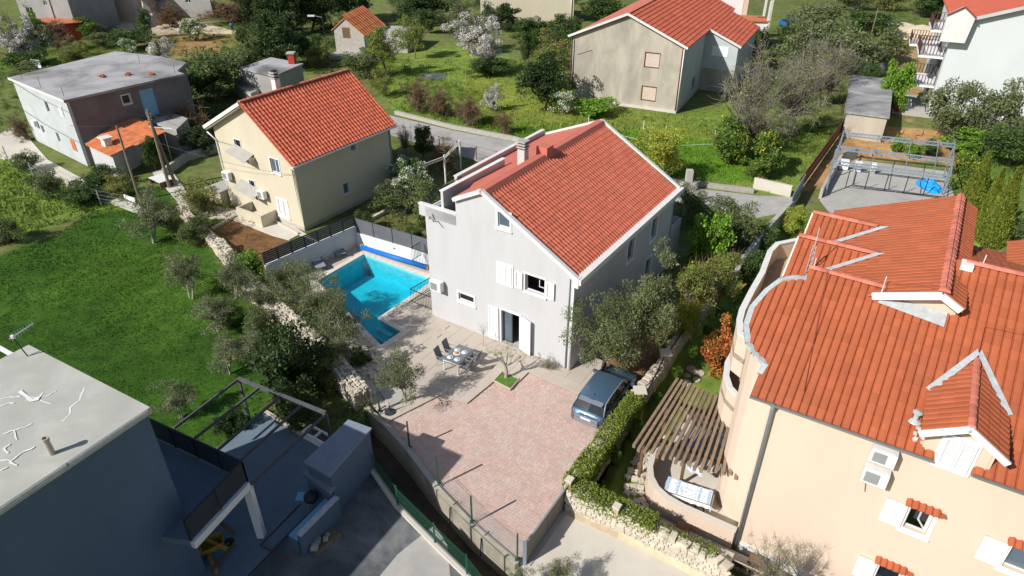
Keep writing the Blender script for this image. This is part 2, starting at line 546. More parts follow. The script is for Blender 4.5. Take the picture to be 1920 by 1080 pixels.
class Pieces:
 """alike pieces laid on a thing: the 300 that show largest as objects sharing meshes, the rest one 'stuff' part"""
 def __init__(self, name, rest, m, parent, root, bases, smooth=False, cap=300):
  self.__dict__.update(name=name, rest=rest, m=m, parent=parent, root=root, bases=bases, T=[], smooth=smooth, cap=cap)
 def put(self, T, k=0):
  self.T.append((T, k))
 def finish(self, far=None):
  W = WM[self.root.name] if self.root is not None and self.root.name in WM else Matrix()
  cp = Vector((0, 0, CAM_H))
  def key(e):
   p = W @ e[0].translation
   q = p - cp
   w = q.y * _cp - q.z * _sp
   off = abs(q.x / w) > 0.76 or abs((q.y * _sp + q.z * _cp) / w) > 0.43
   return q.length + (1000 if off else 0)
  self.T.sort(key=key)
  ms = []
  for v, f in self.bases:
   b = MB()
   b.v, b.f = [tuple(p) for p in v], [tuple(x) for x in f]
   ms.append(b.mesh(self.name, M[self.m], self.smooth))
  for T, k in self.T[:self.cap]:
   link(self.name, ms[k % len(ms)], self.parent, T=T)
  for k in range(len(self.bases)):
   r = [np.array(T) for T, q in self.T[self.cap:] if q % len(self.bases) == k]
   if r:
    v, f = self.bases[k]
    if len(self.bases) == 1 or k == 0:
     pass
    self._acc = getattr(self, '_acc', []) + [(v, f, r)]
  if getattr(self, '_acc', None):
   VV, FF = [], []
   vs_all, li_all, lt_all, off = [], [], [], 0
   for v, f, r in self._acc:
    A = np.array(r)
    bv = np.asarray(v, float)
    vs = (np.einsum('nij,kj->nki', A[:, :3, :3], bv) + A[:, None, :3, 3]).reshape(-1, 3)
    li = np.concatenate([np.array(x) for x in f])
    lt = np.array([len(x) for x in f])
    li_all.append((li[None, :] + (np.arange(len(A)) * len(bv))[:, None]).reshape(-1) + off)
    lt_all.append(np.tile(lt, len(A)))
    vs_all.append(vs)
    off += len(vs)
   vs = np.concatenate(vs_all); LI = np.concatenate(li_all); LT = np.concatenate(lt_all)
   LS = np.concatenate([[0], np.cumsum(LT)[:-1]])
   me = bpy.data.meshes.new(self.rest)
   me.vertices.add(len(vs)); me.vertices.foreach_set('co', vs.reshape(-1).astype(np.float32))
   me.loops.add(len(LI)); me.loops.foreach_set('vertex_index', LI.astype(np.int32))
   me.polygons.add(len(LT)); me.polygons.foreach_set('loop_start', LS.astype(np.int32)); me.polygons.foreach_set('loop_total', LT.astype(np.int32))
   me.polygons.foreach_set('use_smooth', np.full(len(LT), self.smooth, bool))
   me.materials.append(M[self.m]); me.update()
   link(self.rest, me, self.parent, kind='stuff')

def inpoly(x, y, q):
 c = False
 for i in range(len(q)):
  a, b = q[i], q[i - 1]
  if (a[1] > y) != (b[1] > y) and x < (b[0] - a[0]) * (y - a[1]) / (b[1] - a[1]) + a[0]:
   c = not c
 return c
def inpoly_np(X, Y, q):
 c = np.zeros(X.shape, bool)
 for i in range(len(q)):
  a, b = q[i], q[i - 1]
  if abs(b[1] - a[1]) < 1e-9:
   continue
  c ^= ((a[1] > Y) != (b[1] > Y)) & (X < (b[0] - a[0]) * (Y - a[1]) / (b[1] - a[1]) + a[0])
 return c

# ------------------------------------------------------------------ roof tiles
def wave_tile(w, l, h=0.045, n=8, lift=0.028, barrel=False):
 """a roof tile: one roll across its width; lies along +y from its lower edge, front lip down"""
 v, f = [], []
 for y, z in ((-0.03, lift), (l + 0.03, 0.0)):
  for i in range(n + 1):
   t = i / n
   if barrel:      # broad gentle roll with a narrow groove at the joint
    c = h * min(1.0, math.sin(math.pi * t) ** 0.35) if 0 < t < 1 else -0.03
   else:
    c = h * (0.5 - 0.5 * math.cos(2 * math.pi * (t - 0.25) / 0.75)) if t > 0.25 else 0.0
   v.append((t * w, y, z + c))
 for i in range(n + 1):
  x, y, z = v[i]
  v.append((x, y + 0.002, z - 0.03))
 k = n + 1
 for i in range(n):
  f.append((i, i + 1, k + i + 1, k + i))
  f.append((2 * k + i, 2 * k + i + 1, i + 1, i))
 return v, f
def basis(o, u, v, n):
 T = Matrix.Identity(4)
 for i, c in enumerate((u, v, n)):
  c = Vector(c)
  for j in range(3):
   T[j][i] = c[j]
 T.translation = Vector(o)
 return T
def tile_plane(pieces, o, u, v, poly, w, l, jitter=0.004):
 """o origin; u unit along the eave, v unit up the slope; poly in (u, v) metres"""
 u, v = Vector(u).normalized(), Vector(v).normalized()
 n = u.cross(v)
 us = [p[0] for p in poly]; vs = [p[1] for p in poly]
 u0, v0 = min(us), min(vs)
 for i in range(int((max(us) - u0) / w + 0.6)):
  for j in range(int((max(vs) - v0) / l + 0.99)):
   a, b = u0 + i * w, v0 + j * l
   if inpoly(a + w / 2, b + l / 2, poly):
    q = Vector(o) + u * a + v * b + n * (0.0 + random.uniform(0, jitter))
    pieces.put(basis(q, u, v, n))
def ridge_caps(parent, a, b, m='ridge_red', r=0.12, step=0.38, name='ridge_tile', cap=True):
 a, b = Vector(a), Vector(b)
 L = (b - a).length
 d = (b - a) / L
 s = d.cross(Vector((0, 0, 1))).normalized()
 n = s.cross(d)
 v, f = [], []
 k = 7
 for j, (y, rr) in enumerate(((0, r), (step * 1.08, r * 0.84))):
  for i in range(k):
   t = math.pi * i / (k - 1)
   v.append((math.cos(t) * rr, y, math.sin(t) * rr * 0.75))
 for i in range(k - 1):
  f.append((i, i + 1, k + i + 1, k + i))
 f.append(tuple(range(k)))
 me = MB(); me.v, me.f = v, f
 me = me.mesh(name, M[m])
 for i in range(max(1, int(L / step))):
  link(name, me, parent, T=basis(a + d * (i * step) + n * random.uniform(0, 0.01), s, d, n))

# ------------------------------------------------------------------ special materials
def water_material():
 m = M['pool_water']
 nt = m.node_tree
 nt.nodes.clear()
 N, L = nt.nodes, nt.links
 out = N.new('ShaderNodeOutputMaterial')
 tr = N.new('ShaderNodeBsdfTransparent')
 tr.inputs[0].default_value = (0.50, 0.90, 0.95, 1)
 gl = N.new('ShaderNodeBsdfGlossy')
 gl.inputs['Roughness'].default_value = 0.05
 lw = N.new('ShaderNodeLayerWeight')
 lw.inputs[0].default_value = 0.5
 pw = N.new('ShaderNodeMath')
 pw.operation = 'POWER'
 pw.inputs[1].default_value = 4.0
 fr = N.new('ShaderNodeMath')
 fr.operation = 'MULTIPLY_ADD'
 fr.inputs[1].default_value = 0.8
 fr.inputs[2].default_value = 0.025
 mx = N.new('ShaderNodeMixShader')
 no = N.new('ShaderNodeTexNoise')
 no.inputs['Scale'].default_value = 2.2
 no.inputs['Detail'].default_value = 4
 geo = N.new('ShaderNodeNewGeometry')
 bp = N.new('ShaderNodeBump')
 bp.inputs['Strength'].default_value = 0.6
 bp.inputs['Distance'].default_value = 0.06
 L.new(geo.outputs['Position'], no.inputs['Vector'])
 L.new(no.outputs['Fac'], bp.inputs['Height'])
 L.new(bp.outputs[0], gl.inputs['Normal'])
 L.new(lw.outputs['Facing'], pw.inputs[0])
 L.new(pw.outputs[0], fr.inputs[0])
 L.new(fr.outputs[0], mx.inputs[0])
 L.new(tr.outputs[0], mx.inputs[1])
 L.new(gl.outputs[0], mx.inputs[2])
 L.new(mx.outputs[0], out.inputs[0])
water_material()

# ------------------------------------------------------------------ the ground: one sheet to the horizon, heights and tones by zone
TERR = [(-5.95, 24.25), (-5.9, 24.45), *[tuple(P(*q)[:2]) for q in ((734, 786), (825, 740), (876, 755), (926, 714), (957, 730), (991, 697), (1090, 740), (1118, 707), (1140, 678))],
  (5.0, 33.0), (1.0, 39.0), (-2.0, 38.0), (-5.3, 39.35), (-10.74, 42.25), (-15.6, 36.85), (-9.35, 29.1), (-6.6, 25.2)]
POOL = [(-10.11, 40.84), (-5.0, 37.45), (-7.9, 33.07), (-6.34, 31.73), (-7.26, 30.46), (-12.46, 37.28)]
YARD = [(0.35, 16.65), (2.3, 19.75), (4.1, 23.2), (6.3, 26.4), (7.2, 28.6), (5.3, 29.6), (1.5, 30.0), (-3.0, 27.8), (-6.1, 25.2), (-5.98, 24.28), (-4.61, 22.53), (-3.16, 20.42), (-1.51, 18.39)]
DROP = [(-11.3, 23.7), (-8.0, 22.9), (-7.1, 24.6), (-6.7, 26.2), (-9.2, 30.0), (-14.6, 36.9), (-10.9, 41.4), (-5.2, 38.4), (-2.0, 37.0), (2.0, 38.0), (6.0, 32.0), (5.9, 29.6), (7.4, 27.9), (2.9, 19.3), (8.2, 15.9), (12, 12), (12, 4), (-15, 4), (-14.5, 12), (-12.1, 19.3)]
GARDEN = [(2.9, 19.8), (4.5, 22.9), (6.5, 25.9), (8.3, 28.5), (10.2, 31.9), (12.8, 35.3), (14.4, 39.3), (21.5, 47.6), (34, 42), (36, 20), (20, 8), (8.3, 16.0)]

def sdist(X, Y, q):
 """signed distance to a polygon, inside negative"""
 d = np.full(X.shape, 1e9)
 for i in range(len(q)):
  ax, ay = q[i - 1]; bx, by = q[i]
  ex, ey = bx - ax, by - ay
  t = np.clip(((X - ax) * ex + (Y - ay) * ey) / (ex * ex + ey * ey + 1e-12), 0, 1)
  d = np.minimum(d, np.hypot(X - ax - t * ex, Y - ay - t * ey))
 return np.where(inpoly_np(X, Y, q), -d, d)
_lat = rng.random((64, 64))
def vnoise(X, Y, s):
 x, y = X / s, Y / s
 xi, yi = np.floor(x).astype(int), np.floor(y).astype(int)
 fx, fy = x - xi, y - yi
 fx, fy = fx * fx * (3 - 2 * fx), fy * fy * (3 - 2 * fy)
 g = lambda a, b: _lat[a % 64, b % 64]
 return (g(xi, yi) * (1 - fx) * (1 - fy) + g(xi + 1, yi) * fx * (1 - fy) + g(xi, yi + 1) * (1 - fx) * fy + g(xi + 1, yi + 1) * fx * fy)
def fbm(X, Y, s):
 return (vnoise(X, Y, s) + 0.5 * vnoise(X + 31, Y + 7, s / 2.1) + 0.25 * vnoise(X + 11, Y + 53, s / 4.3)) / 1.75

Z = lambda *pts: [tuple(P(u, v)[:2]) for u, v in pts]
ZONES = [  # polygon, colour, softness (m), grass density per m2, blade height
 (Z((-260, 500), (0, 478), (105, 440), (230, 352), (320, 345), (350, 400), (480, 590), (560, 690), (510, 770), (400, 870), (300, 980), (-500, 980)), (0.044, 0.104, 0.013), 0.9, 150, 0.075),
 (Z((90, 470), (300, 420), (420, 560), (330, 640), (150, 560)), (0.070, 0.145, 0.018), 3.0, 0, 0),
 (Z((-200, 270), (0, 285), (110, 335), (250, 385), (160, 400), (60, 440), (-100, 470), (-300, 490)), (0.16, 0.225, 0.04), 1.2, 70, 0.16),
 (Z((690, 125), (760, 95), (900, 85), (1060, 150), (1075, 190), (1270, 215), (1420, 180), (1570, 240), (1490, 365), (1290, 350), (1270, 345), (1100, 240), (960, 262), (745, 212), (700, 160)), (0.18, 0.245, 0.045), 0.8, 60, 0.11),
 (Z((730, 200), (960, 250), (1180, 330), (1400, 345), (1480, 300), (1300, 260), (900, 215)), (0.115, 0.225, 0.02), 1.5, 30, 0.14),
 (Z((880, 130), (1060, 190), (1240, 230), (1000, 240), (860, 190)), (0.215, 0.255, 0.045), 2.5, 0, 0),
 (Z((230, 60), (430, 62), (470, 80), (300, 120), (250, 95)), (0.24, 0.22, 0.07), 1.5, 0, 0),
 (Z((310, 62), (430, 66), (400, 105), (320, 110)), (0.36, 0.22, 0.09), 1.5, 0, 0),
 (Z((0, 105), (240, 70), (215, 110), (60, 140), (-60, 150)), (0.11, 0.17, 0.025), 1.2, 0, 0),
 (Z((200, 40), (330, 32), (420, 55), (240, 62)), (0.48, 0.40, 0.30), 0.8, 0, 0),
 (Z((480, 55), (620, 80), (600, 110), (500, 110)), (0.14, 0.19, 0.04), 1.5, 0, 0),
 (Z((1545, 345), (1590, 250), (1640, 232), (1800, 250), (1800, 335), (1760, 300), (1590, 300)), (0.42, 0.25, 0.11), 0.8, 2, 0.3),
 (Z((1500, 360), (1590, 235), (1620, 240), (1550, 345)), (0.40, 0.24, 0.11), 0.4, 1, 0.2),
 (Z((1790, 265), (1920, 280), (1920, 420), (1790, 400)), (0.11, 0.17, 0.03), 0.8, 12, 0.25),
 (Z((1640, 70), (1760, 90), (1745, 210), (1700, 235), (1690, 150), (1640, 110)), (0.38, 0.27, 0.13), 1.0, 0, 0),
 (Z((1470, 35), (1640, 40), (1780, 60), (1640, 75), (1500, 70)), (0.14, 0.20, 0.04), 1.5, 0, 0),
 (Z((400, 430), (470, 400), (560, 425), (510, 500), (450, 480)), (0.20, 0.11, 0.05), 0.3, 0, 0),
 (Z((350, 345), (420, 340), (470, 392), (395, 430), (370, 400)), (0.13, 0.19, 0.035), 0.5, 25, 0.2),
 (Z((660, 400), (780, 380), (850, 420), (830, 480), (740, 440)), (0.15, 0.15, 0.05), 0.8, 12, 0.25),
 (Z((1280, 480), (1330, 470), (1400, 450), (1370, 540), (1290, 600)), (0.13, 0.10, 0.055), 0.8, 4, 0.2),
 ([(4.9, 29.4), (6.0, 33.0), (12.0, 36.0), (9.4, 31.5), (7.0, 28.0)], (0.26, 0.15, 0.07), 0.6, 3, 0.1),
 (GARDEN, (0.15, 0.21, 0.04), 0.4, 45, 0.07),
 (Z((1225, 860), (1200, 870), (1140, 920), (1180, 925), (1210, 890)), (0.24, 0.30, 0.05), 0.4, 40, 0.05),
]
def ground_height(X, Y):
 z = 0.10 * (fbm(X, Y, 9.0) - 0.5) - 0.04
 # flat where walls and houses stand, and a gentle rise far behind
 z = np.where(Y > 150, z + (Y - 150) * 0.03, z)
 g = np.clip(-sdist(X, Y, GARDEN) / 0.45, 0, 1)
 z = z * (1 - g) + (-1.02 + 0.06 * (fbm(X, Y, 3.0) - 0.5)) * g
 for q in (DROP,):
  k = np.clip(-sdist(X, Y, q) / 0.3, 0, 1)
  z = z * (1 - k) - 3.2 * k
 return z
def ground_tone(X, Y):
 n = fbm(X, Y, 5.0)[..., None]
 n2 = fbm(X + 90, Y + 40, 1.6)[..., None]
 c = np.array([0.14, 0.175, 0.05]) * (0.65 + 0.7 * n)
 c = np.where(n2 > 0.60, c * 0.6 + np.array([0.20, 0.15, 0.08]) * 0.4, c)
 wob = (fbm(X, Y, 2.2) - 0.5) * 2.0
 for q, col, soft, *_ in ZONES:
  k = np.clip(0.5 - (sdist(X, Y, q) + wob * soft) / soft, 0, 1)[..., None]
  c = c * (1 - k) + np.array(col) * (0.72 + 0.56 * n) * (0.85 + 0.3 * n2) * k
 return c
def axis(lo, hi, step, far0, far1):
 a = list(np.arange(lo, hi, step))
 s, x = step, hi
 while x < far1:
  a.append(x); s *= 1.12; x += s
 a.append(far1)
 s, x = step, lo - step
 b = []
 while x > far0:
  b.append(x); s *= 1.12; x -= s
 b.append(far0)
 return np.array(b[::-1] + a)
GX, GY = axis(-48, 50, 0.42, -900, 900), axis(8, 84, 0.42, -300, 1400)
def make_ground():
 X, Y = np.meshgrid(GX, GY)
 Zv = ground_height(X, Y)
 T = ground_tone(X, Y)
 nx, ny = len(GX), len(GY)
 me = bpy.data.meshes.new('ground')
 me.vertices.add(nx * ny)
 me.vertices.foreach_set('co', np.stack([X, Y, Zv], -1).reshape(-1).astype(np.float32))
 i = (np.arange(ny - 1)[:, None] * nx + np.arange(nx - 1)[None, :]).reshape(-1)
 F = np.stack([i, i + 1, i + nx + 1, i + nx], 1)
 me.loops.add(F.size)
 me.loops.foreach_set('vertex_index', F.reshape(-1).astype(np.int32))
 me.polygons.add(len(F))
 me.polygons.foreach_set('loop_start', (np.arange(len(F)) * 4).astype(np.int32))
 me.polygons.foreach_set('loop_total', np.full(len(F), 4, np.int32))
 at = me.color_attributes.new('tone', 'FLOAT_COLOR', 'POINT')
 at.data.foreach_set('color', np.concatenate([T, np.ones((*T.shape[:2], 1))], -1).reshape(-1).astype(np.float32))
 me.materials.append(M['ground'])
 me.update()
 o = link('ground', me)
 o['kind'] = 'structure'
make_ground()

def gz(x, y):
 return float(ground_height(np.array([[x]]), np.array([[y]]))[0, 0])

COVER = []   # footprints on which no grass grows
def make_grass():
 Ps, Hs = [], []
 for q, col, soft, dens, h in ZONES:
  if dens <= 0:
   continue
  a = np.array(q)
  lo, hi = a.min(0), a.max(0)
  lo = np.maximum(lo, [-62, 12]); hi = np.minimum(hi, [62, 95])
  n = int((hi[0] - lo[0]) * (hi[1] - lo[1]) * dens)
  p = lo + rng.random((n, 2)) * (hi - lo)
  dist = np.hypot(p[:, 0], p[:, 1])
  keep = inpoly_np(p[:, 0], p[:, 1], q) & (np.abs(p[:, 0]) < 0.80 * (p[:, 1] * _cp + CAM_H * _sp) + 1) & (rng.random(n) < np.clip(30.0 / dist, 0.1, 1))
  for c in COVER:
   keep &= ~inpoly_np(p[:, 0], p[:, 1], c)
  keep &= (fbm(p[:, 0], p[:, 1], 1.3) > 0.30)
  p = p[keep]
  Ps.append(p)
  Hs.append(h * (0.5 + rng.random(len(p))) * (0.6 + 0.9 * fbm(p[:, 0], p[:, 1], 2.0)) * np.clip(np.hypot(p[:, 0], p[:, 1]) / 40, 0.8, 1.6))
 p = np.concatenate(Ps); h = np.concatenate(Hs)
 n = len(p)
 z = ground_height(p[:, 0], p[:, 1])
 T = ground_tone(p[:, 0], p[:, 1])
 a = rng.random(n) * 2 * np.pi
 w = h * (0.14 + 0.18 * rng.random(n))
 d = np.stack([np.cos(a), np.sin(a)], 1)
 lean = (rng.random((n, 2)) - 0.5) * h[:, None] * 1.1
 V3 = np.zeros((n, 3, 3))
 V3[:, 0, :2] = p - d * w[:, None]; V3[:, 1, :2] = p + d * w[:, None]
 V3[:, 0, 2] = z - 0.01; V3[:, 1, 2] = z - 0.01
 V3[:, 2, :2] = p + lean; V3[:, 2, 2] = z + h
 me = tri_mesh('grass', V3, M['grass_blade'])
 at = me.color_attributes.new('tone', 'FLOAT_COLOR', 'POINT')
 C4 = np.concatenate([np.repeat(T[:, None, :], 3, 1) * 1.2, np.ones((n, 3, 1))], -1)
 at.data.foreach_set('color', C4.reshape(-1).astype(np.float32))
 o = link('grass', me)
 o['kind'] = 'stuff'
 print('grass blades', n)

# ------------------------------------------------------------------ rubble stones
def stone_shape(seed, n=0):
 r = random.Random(seed)
 v = []
 for z in (-0.5, 0.5):
  for x, y in ((-0.5, -0.5), (0.5, -0.5), (0.5, 0.5), (-0.5, 0.5)):
   v.append((x * r.uniform(0.82, 1.02), y * r.uniform(0.8, 1.02), z * r.uniform(0.8, 1.02)))
 # a chamfered top ring so the stone is not a plain box
 t = [(x * 0.72, y * 0.72, 0.62 + r.uniform(-0.08, 0.05)) for x, y, z in v[4:]]
 f = [(0, 3, 2, 1), (0, 1, 5, 4), (1, 2, 6, 5), (2, 3, 7, 6), (3, 0, 4, 7), (4, 5, 9, 8), (5, 6, 10, 9), (6, 7, 11, 10), (7, 4, 8, 11), (8, 9, 10, 11)]
 return v + t, f
STONES = [stone_shape(i) for i in range(6)]
def wall_stones(pieces, a, b, h0, h1, out, course=0.24, slen=0.38, depth=0.12, z0=0.0, k0=0.6):
 """stones in rough courses on the face a-b (xy), facing the side `out`; heights h0..h1 along it above z0"""
 a, b = Vector((a[0], a[1], 0)), Vector((b[0], b[1], 0))
 L = (b - a).length
 d = (b - a) / L
 n = Vector((out[0], out[1], 0)).normalized()
 z = 0.0
 while z < max(h0, h1):
  ch = course * random.uniform(0.8, 1.2)
  x = -random.uniform(0, slen * 0.5)
  while x < L:
   w = slen * random.uniform(0.55, 1.45)
   xc = min(max(x + w / 2, 0), L)
   top = h0 + (h1 - h0) * xc / L
   if z + ch * 0.5 < top:
    hh = min(ch, top - z)
    T = basis(a + d * xc + n * depth * 0.15 + Vector((0, 0, z0 + z + hh / 2)), d, Vector((0, 0, 1)), n)
    T = T @ Matrix.Rotation(random.uniform(-0.07, 0.07), 4, 'Z') @ Matrix.Diagonal((w * 0.95, hh * 0.93, depth * random.uniform(0.8, 1.5), 1))
    pieces.put(T, random.randrange(6))
   x += w
  z += ch
def top_stones(pieces, a, b, width, z, slen=0.35):
 a, b = Vector((a[0], a[1], z)), Vector((b[0], b[1], z))
 L = (b - a).length
 d = (b - a) / L
 s = Vector((-d.y, d.x, 0))
 nrow = max(1, round(width / slen))
 for r in range(nrow):
  x = -random.uniform(0, 0.2)
  while x < L:
   w = slen * random.uniform(0.6, 1.5)
   y = (r + 0.5) / nrow * width - width / 2 + random.uniform(-0.05, 0.05)
   T = basis(a + d * (x + w / 2) + s * y + Vector((0, 0, random.uniform(-0.04, 0.06))), d, s, Vector((0, 0, 1)))
   T = T @ Matrix.Rotation(random.uniform(-0.4, 0.4), 4, 'Z') @ Matrix.Rotation(random.uniform(-0.12, 0.12), 4, 'X') @ Matrix.Diagonal((w * 0.95, width / nrow * 0.97, 0.14 * random.uniform(0.7, 1.7), 1))
   pieces.put(T, random.randrange(6))
   x += w

# ------------------------------------------------------------------ the plot of the pool house
def off_poly(q, d):
 """grow a polygon by d (outwards for ccw)"""
 n = len(q)
 area = sum(q[i - 1][0] * q[i][1] - q[i][0] * q[i - 1][1] for i in range(n))
 sg = 1 if area > 0 else -1
 out = []
 for i in range(n):
  p0, p1, p2 = Vector(q[i - 1]), Vector(q[i]), Vector(q[(i + 1) % n])
  e1, e2 = (p1 - p0).normalized(), (p2 - p1).normalized()
  n1, n2 = Vector((e1.y, -e1.x)) * sg, Vector((e2.y, -e2.x)) * sg
  m = (n1 + n2)
  m = m / max(0.35, (1 + n1.dot(n2)))
  out.append(tuple(p1 + m * d))
 return out

COP = off_poly(POOL, 0.36)
PLANT = [tuple(P(*q)[:2]) for q in ((926, 714), (957, 730), (973, 711), (942, 697))]
ROCK = [(-12.75, 37.2), (-7.3, 30.0), (-6.6, 27.2), (-7.0, 25.7), (-9.2, 29.1), (-15.35, 36.85), (-14.2, 38.1)]
def plot():
 o = struct('terrace', MB().prism(TERR, -2.6, -0.05, holes=[off_poly(POOL, 0.1)]), 'terrace_base')
 # large pale slabs laid square to the house
 e1, e2 = Vector((math.cos(R(-33.5)), math.sin(R(-33.5)), 0)), Vector((-math.sin(R(-33.5)), math.cos(R(-33.5)), 0))
 def slab(w, l, t):
  g = 0.008
  return MB().box((g, g, -t), (w - g, l - g, 0)).v, [(0, 3, 2, 1), (4, 5, 6, 7), (0, 1, 5, 4), (1, 2, 6, 5), (2, 3, 7, 6), (3, 0, 4, 7)]
 ps = Pieces('paving_slab', 'far_paving_slabs', 'terrace_slab', o, None, [slab(0.9, 0.6, 0.05)])
 org = Vector((-18.0, 24.0, 0))
 rock = ROCK
 for i in range(-5, 34):
  for j in range(-25, 60):
   c = org + e1 * (i * 0.9 + 0.45) + e2 * (j * 0.6 + 0.3)
   q = (c.x, c.y)
   cs = [org + e1 * (i * 0.9 + a) + e2 * (j * 0.6 + b_) for a, b_ in ((0.02, 0.02), (0.88, 0.02), (0.88, 0.58), (0.02, 0.58))]
   if inpoly(*q, TERR) and all(inpoly(k.x, k.y, TERR) and not inpoly(k.x, k.y, COP) and not inpoly(k.x, k.y, PLANT) and not inpoly(k.x, k.y, rock) for k in cs):
    lx, ly = (Vector((c.x, c.y, 0)) - Vector((-4.7, 33.48, 0))).dot(e1), (Vector((c.x, c.y, 0)) - Vector((-4.7, 33.48, 0))).dot(e2)
    if 0.3 < lx < 9.1 and 0.3 < ly:
     continue
    ps.put(basis(org + e1 * i * 0.9 + e2 * j * 0.6 + Vector((0, 0, random.uniform(0, 0.003))), e1, e2, Vector((0, 0, 1))))
 ps.finish()
 # slab edge strip that closes the outline where whole slabs stop short
 b = MB().prism(TERR, -0.06, -0.012, holes=[off_poly(POOL, 0.1), off_poly(PLANT, -0.02)])
 b.build('screed', 'terrace_slab', o)
 # rough rock strip between pool and boundary
 rk = MB().prism(rock, -0.05, 0.02)
 r0 = rk.build('rock_bed', 'stone_pale', o)
 sp = Pieces('rock', 'small_rocks', 'stone_pale', o, None, STONES, cap=120)
 q = np.array(rock); lo, hi = q.min(0), q.max(0)
 for _ in range(900):
  x, y = lo + rng.random(2) * (hi - lo)
  if inpoly(x, y, rock):
   s = random.uniform(0.12, 0.42)
   sp.put(Matrix.Translation((x, y, 0.05)) @ Matrix.Rotation(random.uniform(0, 6), 4, 'Z') @ Matrix.Diagonal((s, s * 0.8, s * 0.4, 1)), random.randrange(6))
 sp.finish()
 # tiled curb of planter and its turf
 g = MB().prism(off_poly(PLANT, -0.05), -0.05, 0.035)
 g.build('planting_turf', 'turf', o)
 e = MB()
 for i in range(4):
  a, c = Vector((*PLANT[i - 1], 0.02)), Vector((*PLANT[i], 0.02))
  e.beam(a, c, 0.045, 0.05)
 e.build('planting_edge', 'terrace_slab', o)
plot()

def pool():
 t = thing('swimming_pool', 'turquoise swimming pool with pale stone coping and corner steps behind the grey white house', 'swimming pool', (-8.5, 35.5, -0.1))
 inner = MB()
 n = len(POOL)
 bot = -1.55
 for i in range(n):
  a, b = POOL[i], POOL[(i + 1) % n]
  inner.add([(*a, bot), (*b, bot), (*b, -0.03), (*a, -0.03)], [(0, 1, 2, 3)])
 fl = MB().prism(POOL, bot - 0.05, bot, cap0=False)
 inner.add(fl.v, fl.f)
 inner.build('basin', 'pool_lining', t, world=True)
 s = MB()
 c0, c1 = Vector((-7.0, 31.35)), Vector((-7.45, 32.25))
 e1 = Vector((0.76, -0.65)).normalized(); e2 = Vector((0.60, 0.80)).normalized()
 for k, z in enumerate((-0.34, -0.64, -0.95)):
  nn = Vector((-0.65, -0.76)); c = Vector((-7.9, 33.07)) + e1 * 0.95 + nn * (0.24 + 0.34 * k)
  w = 0.62 - 0.05 * k
  q = [c - e1 * w - nn * 0.17, c + e1 * w - nn * 0.17, c + e1 * w + nn * 0.17, c - e1 * w + nn * 0.17]
  MB().prism([tuple(p) for p in q], bot, z).build('pool_step', 'pool_step', t, world=True)
 w = MB().prism(off_poly(POOL, 0.004), -0.125, -0.12, cap0=False)
 w.v, w.f = w.v, [f for f in w.f if all(abs(w.v[i][2] + 0.12) < 1e-6 for i in f)]
 w.build('water', 'pool_water', t, world=True)
 band = MB()
 for i in range(n):
  a, b = Vector(POOL[i]), Vector(POOL[(i + 1) % n])
  ctr = Vector((-8.8, 34.5)); s = 0.012
  a2, b2 = a + (ctr - a).normalized() * s, b + (ctr - b).normalized() * s
  band.add([(*a2, -0.26), (*b2, -0.26), (*b2, -0.05), (*a2, -0.05)], [(0, 1, 2, 3)])
 band.build('waterline_band', 'pool_step', t, world=True)
 # coping stones, one by one
 me = {}
 for i in range(n):
  a, b = Vector((*POOL[i], 0)), Vector((*POOL[(i + 1) % n], 0))
  A, B = Vector((*COP[i], 0)), Vector((*COP[(i + 1) % n], 0))
  k = max(1, round((b - a).length / 0.5))
  for j in range(k):
   u0, u1 = j / k + 0.0015, (j + 1) / k - 0.0015
   q = [a.lerp(b, u0), a.lerp(b, u1), A.lerp(B, u1), A.lerp(B, u0)]
   MB().prism([(p.x, p.y) for p in q], -0.08, 0.028 + random.uniform(0, 0.003)).build('coping_stone', 'coping', t, world=True)
pool()

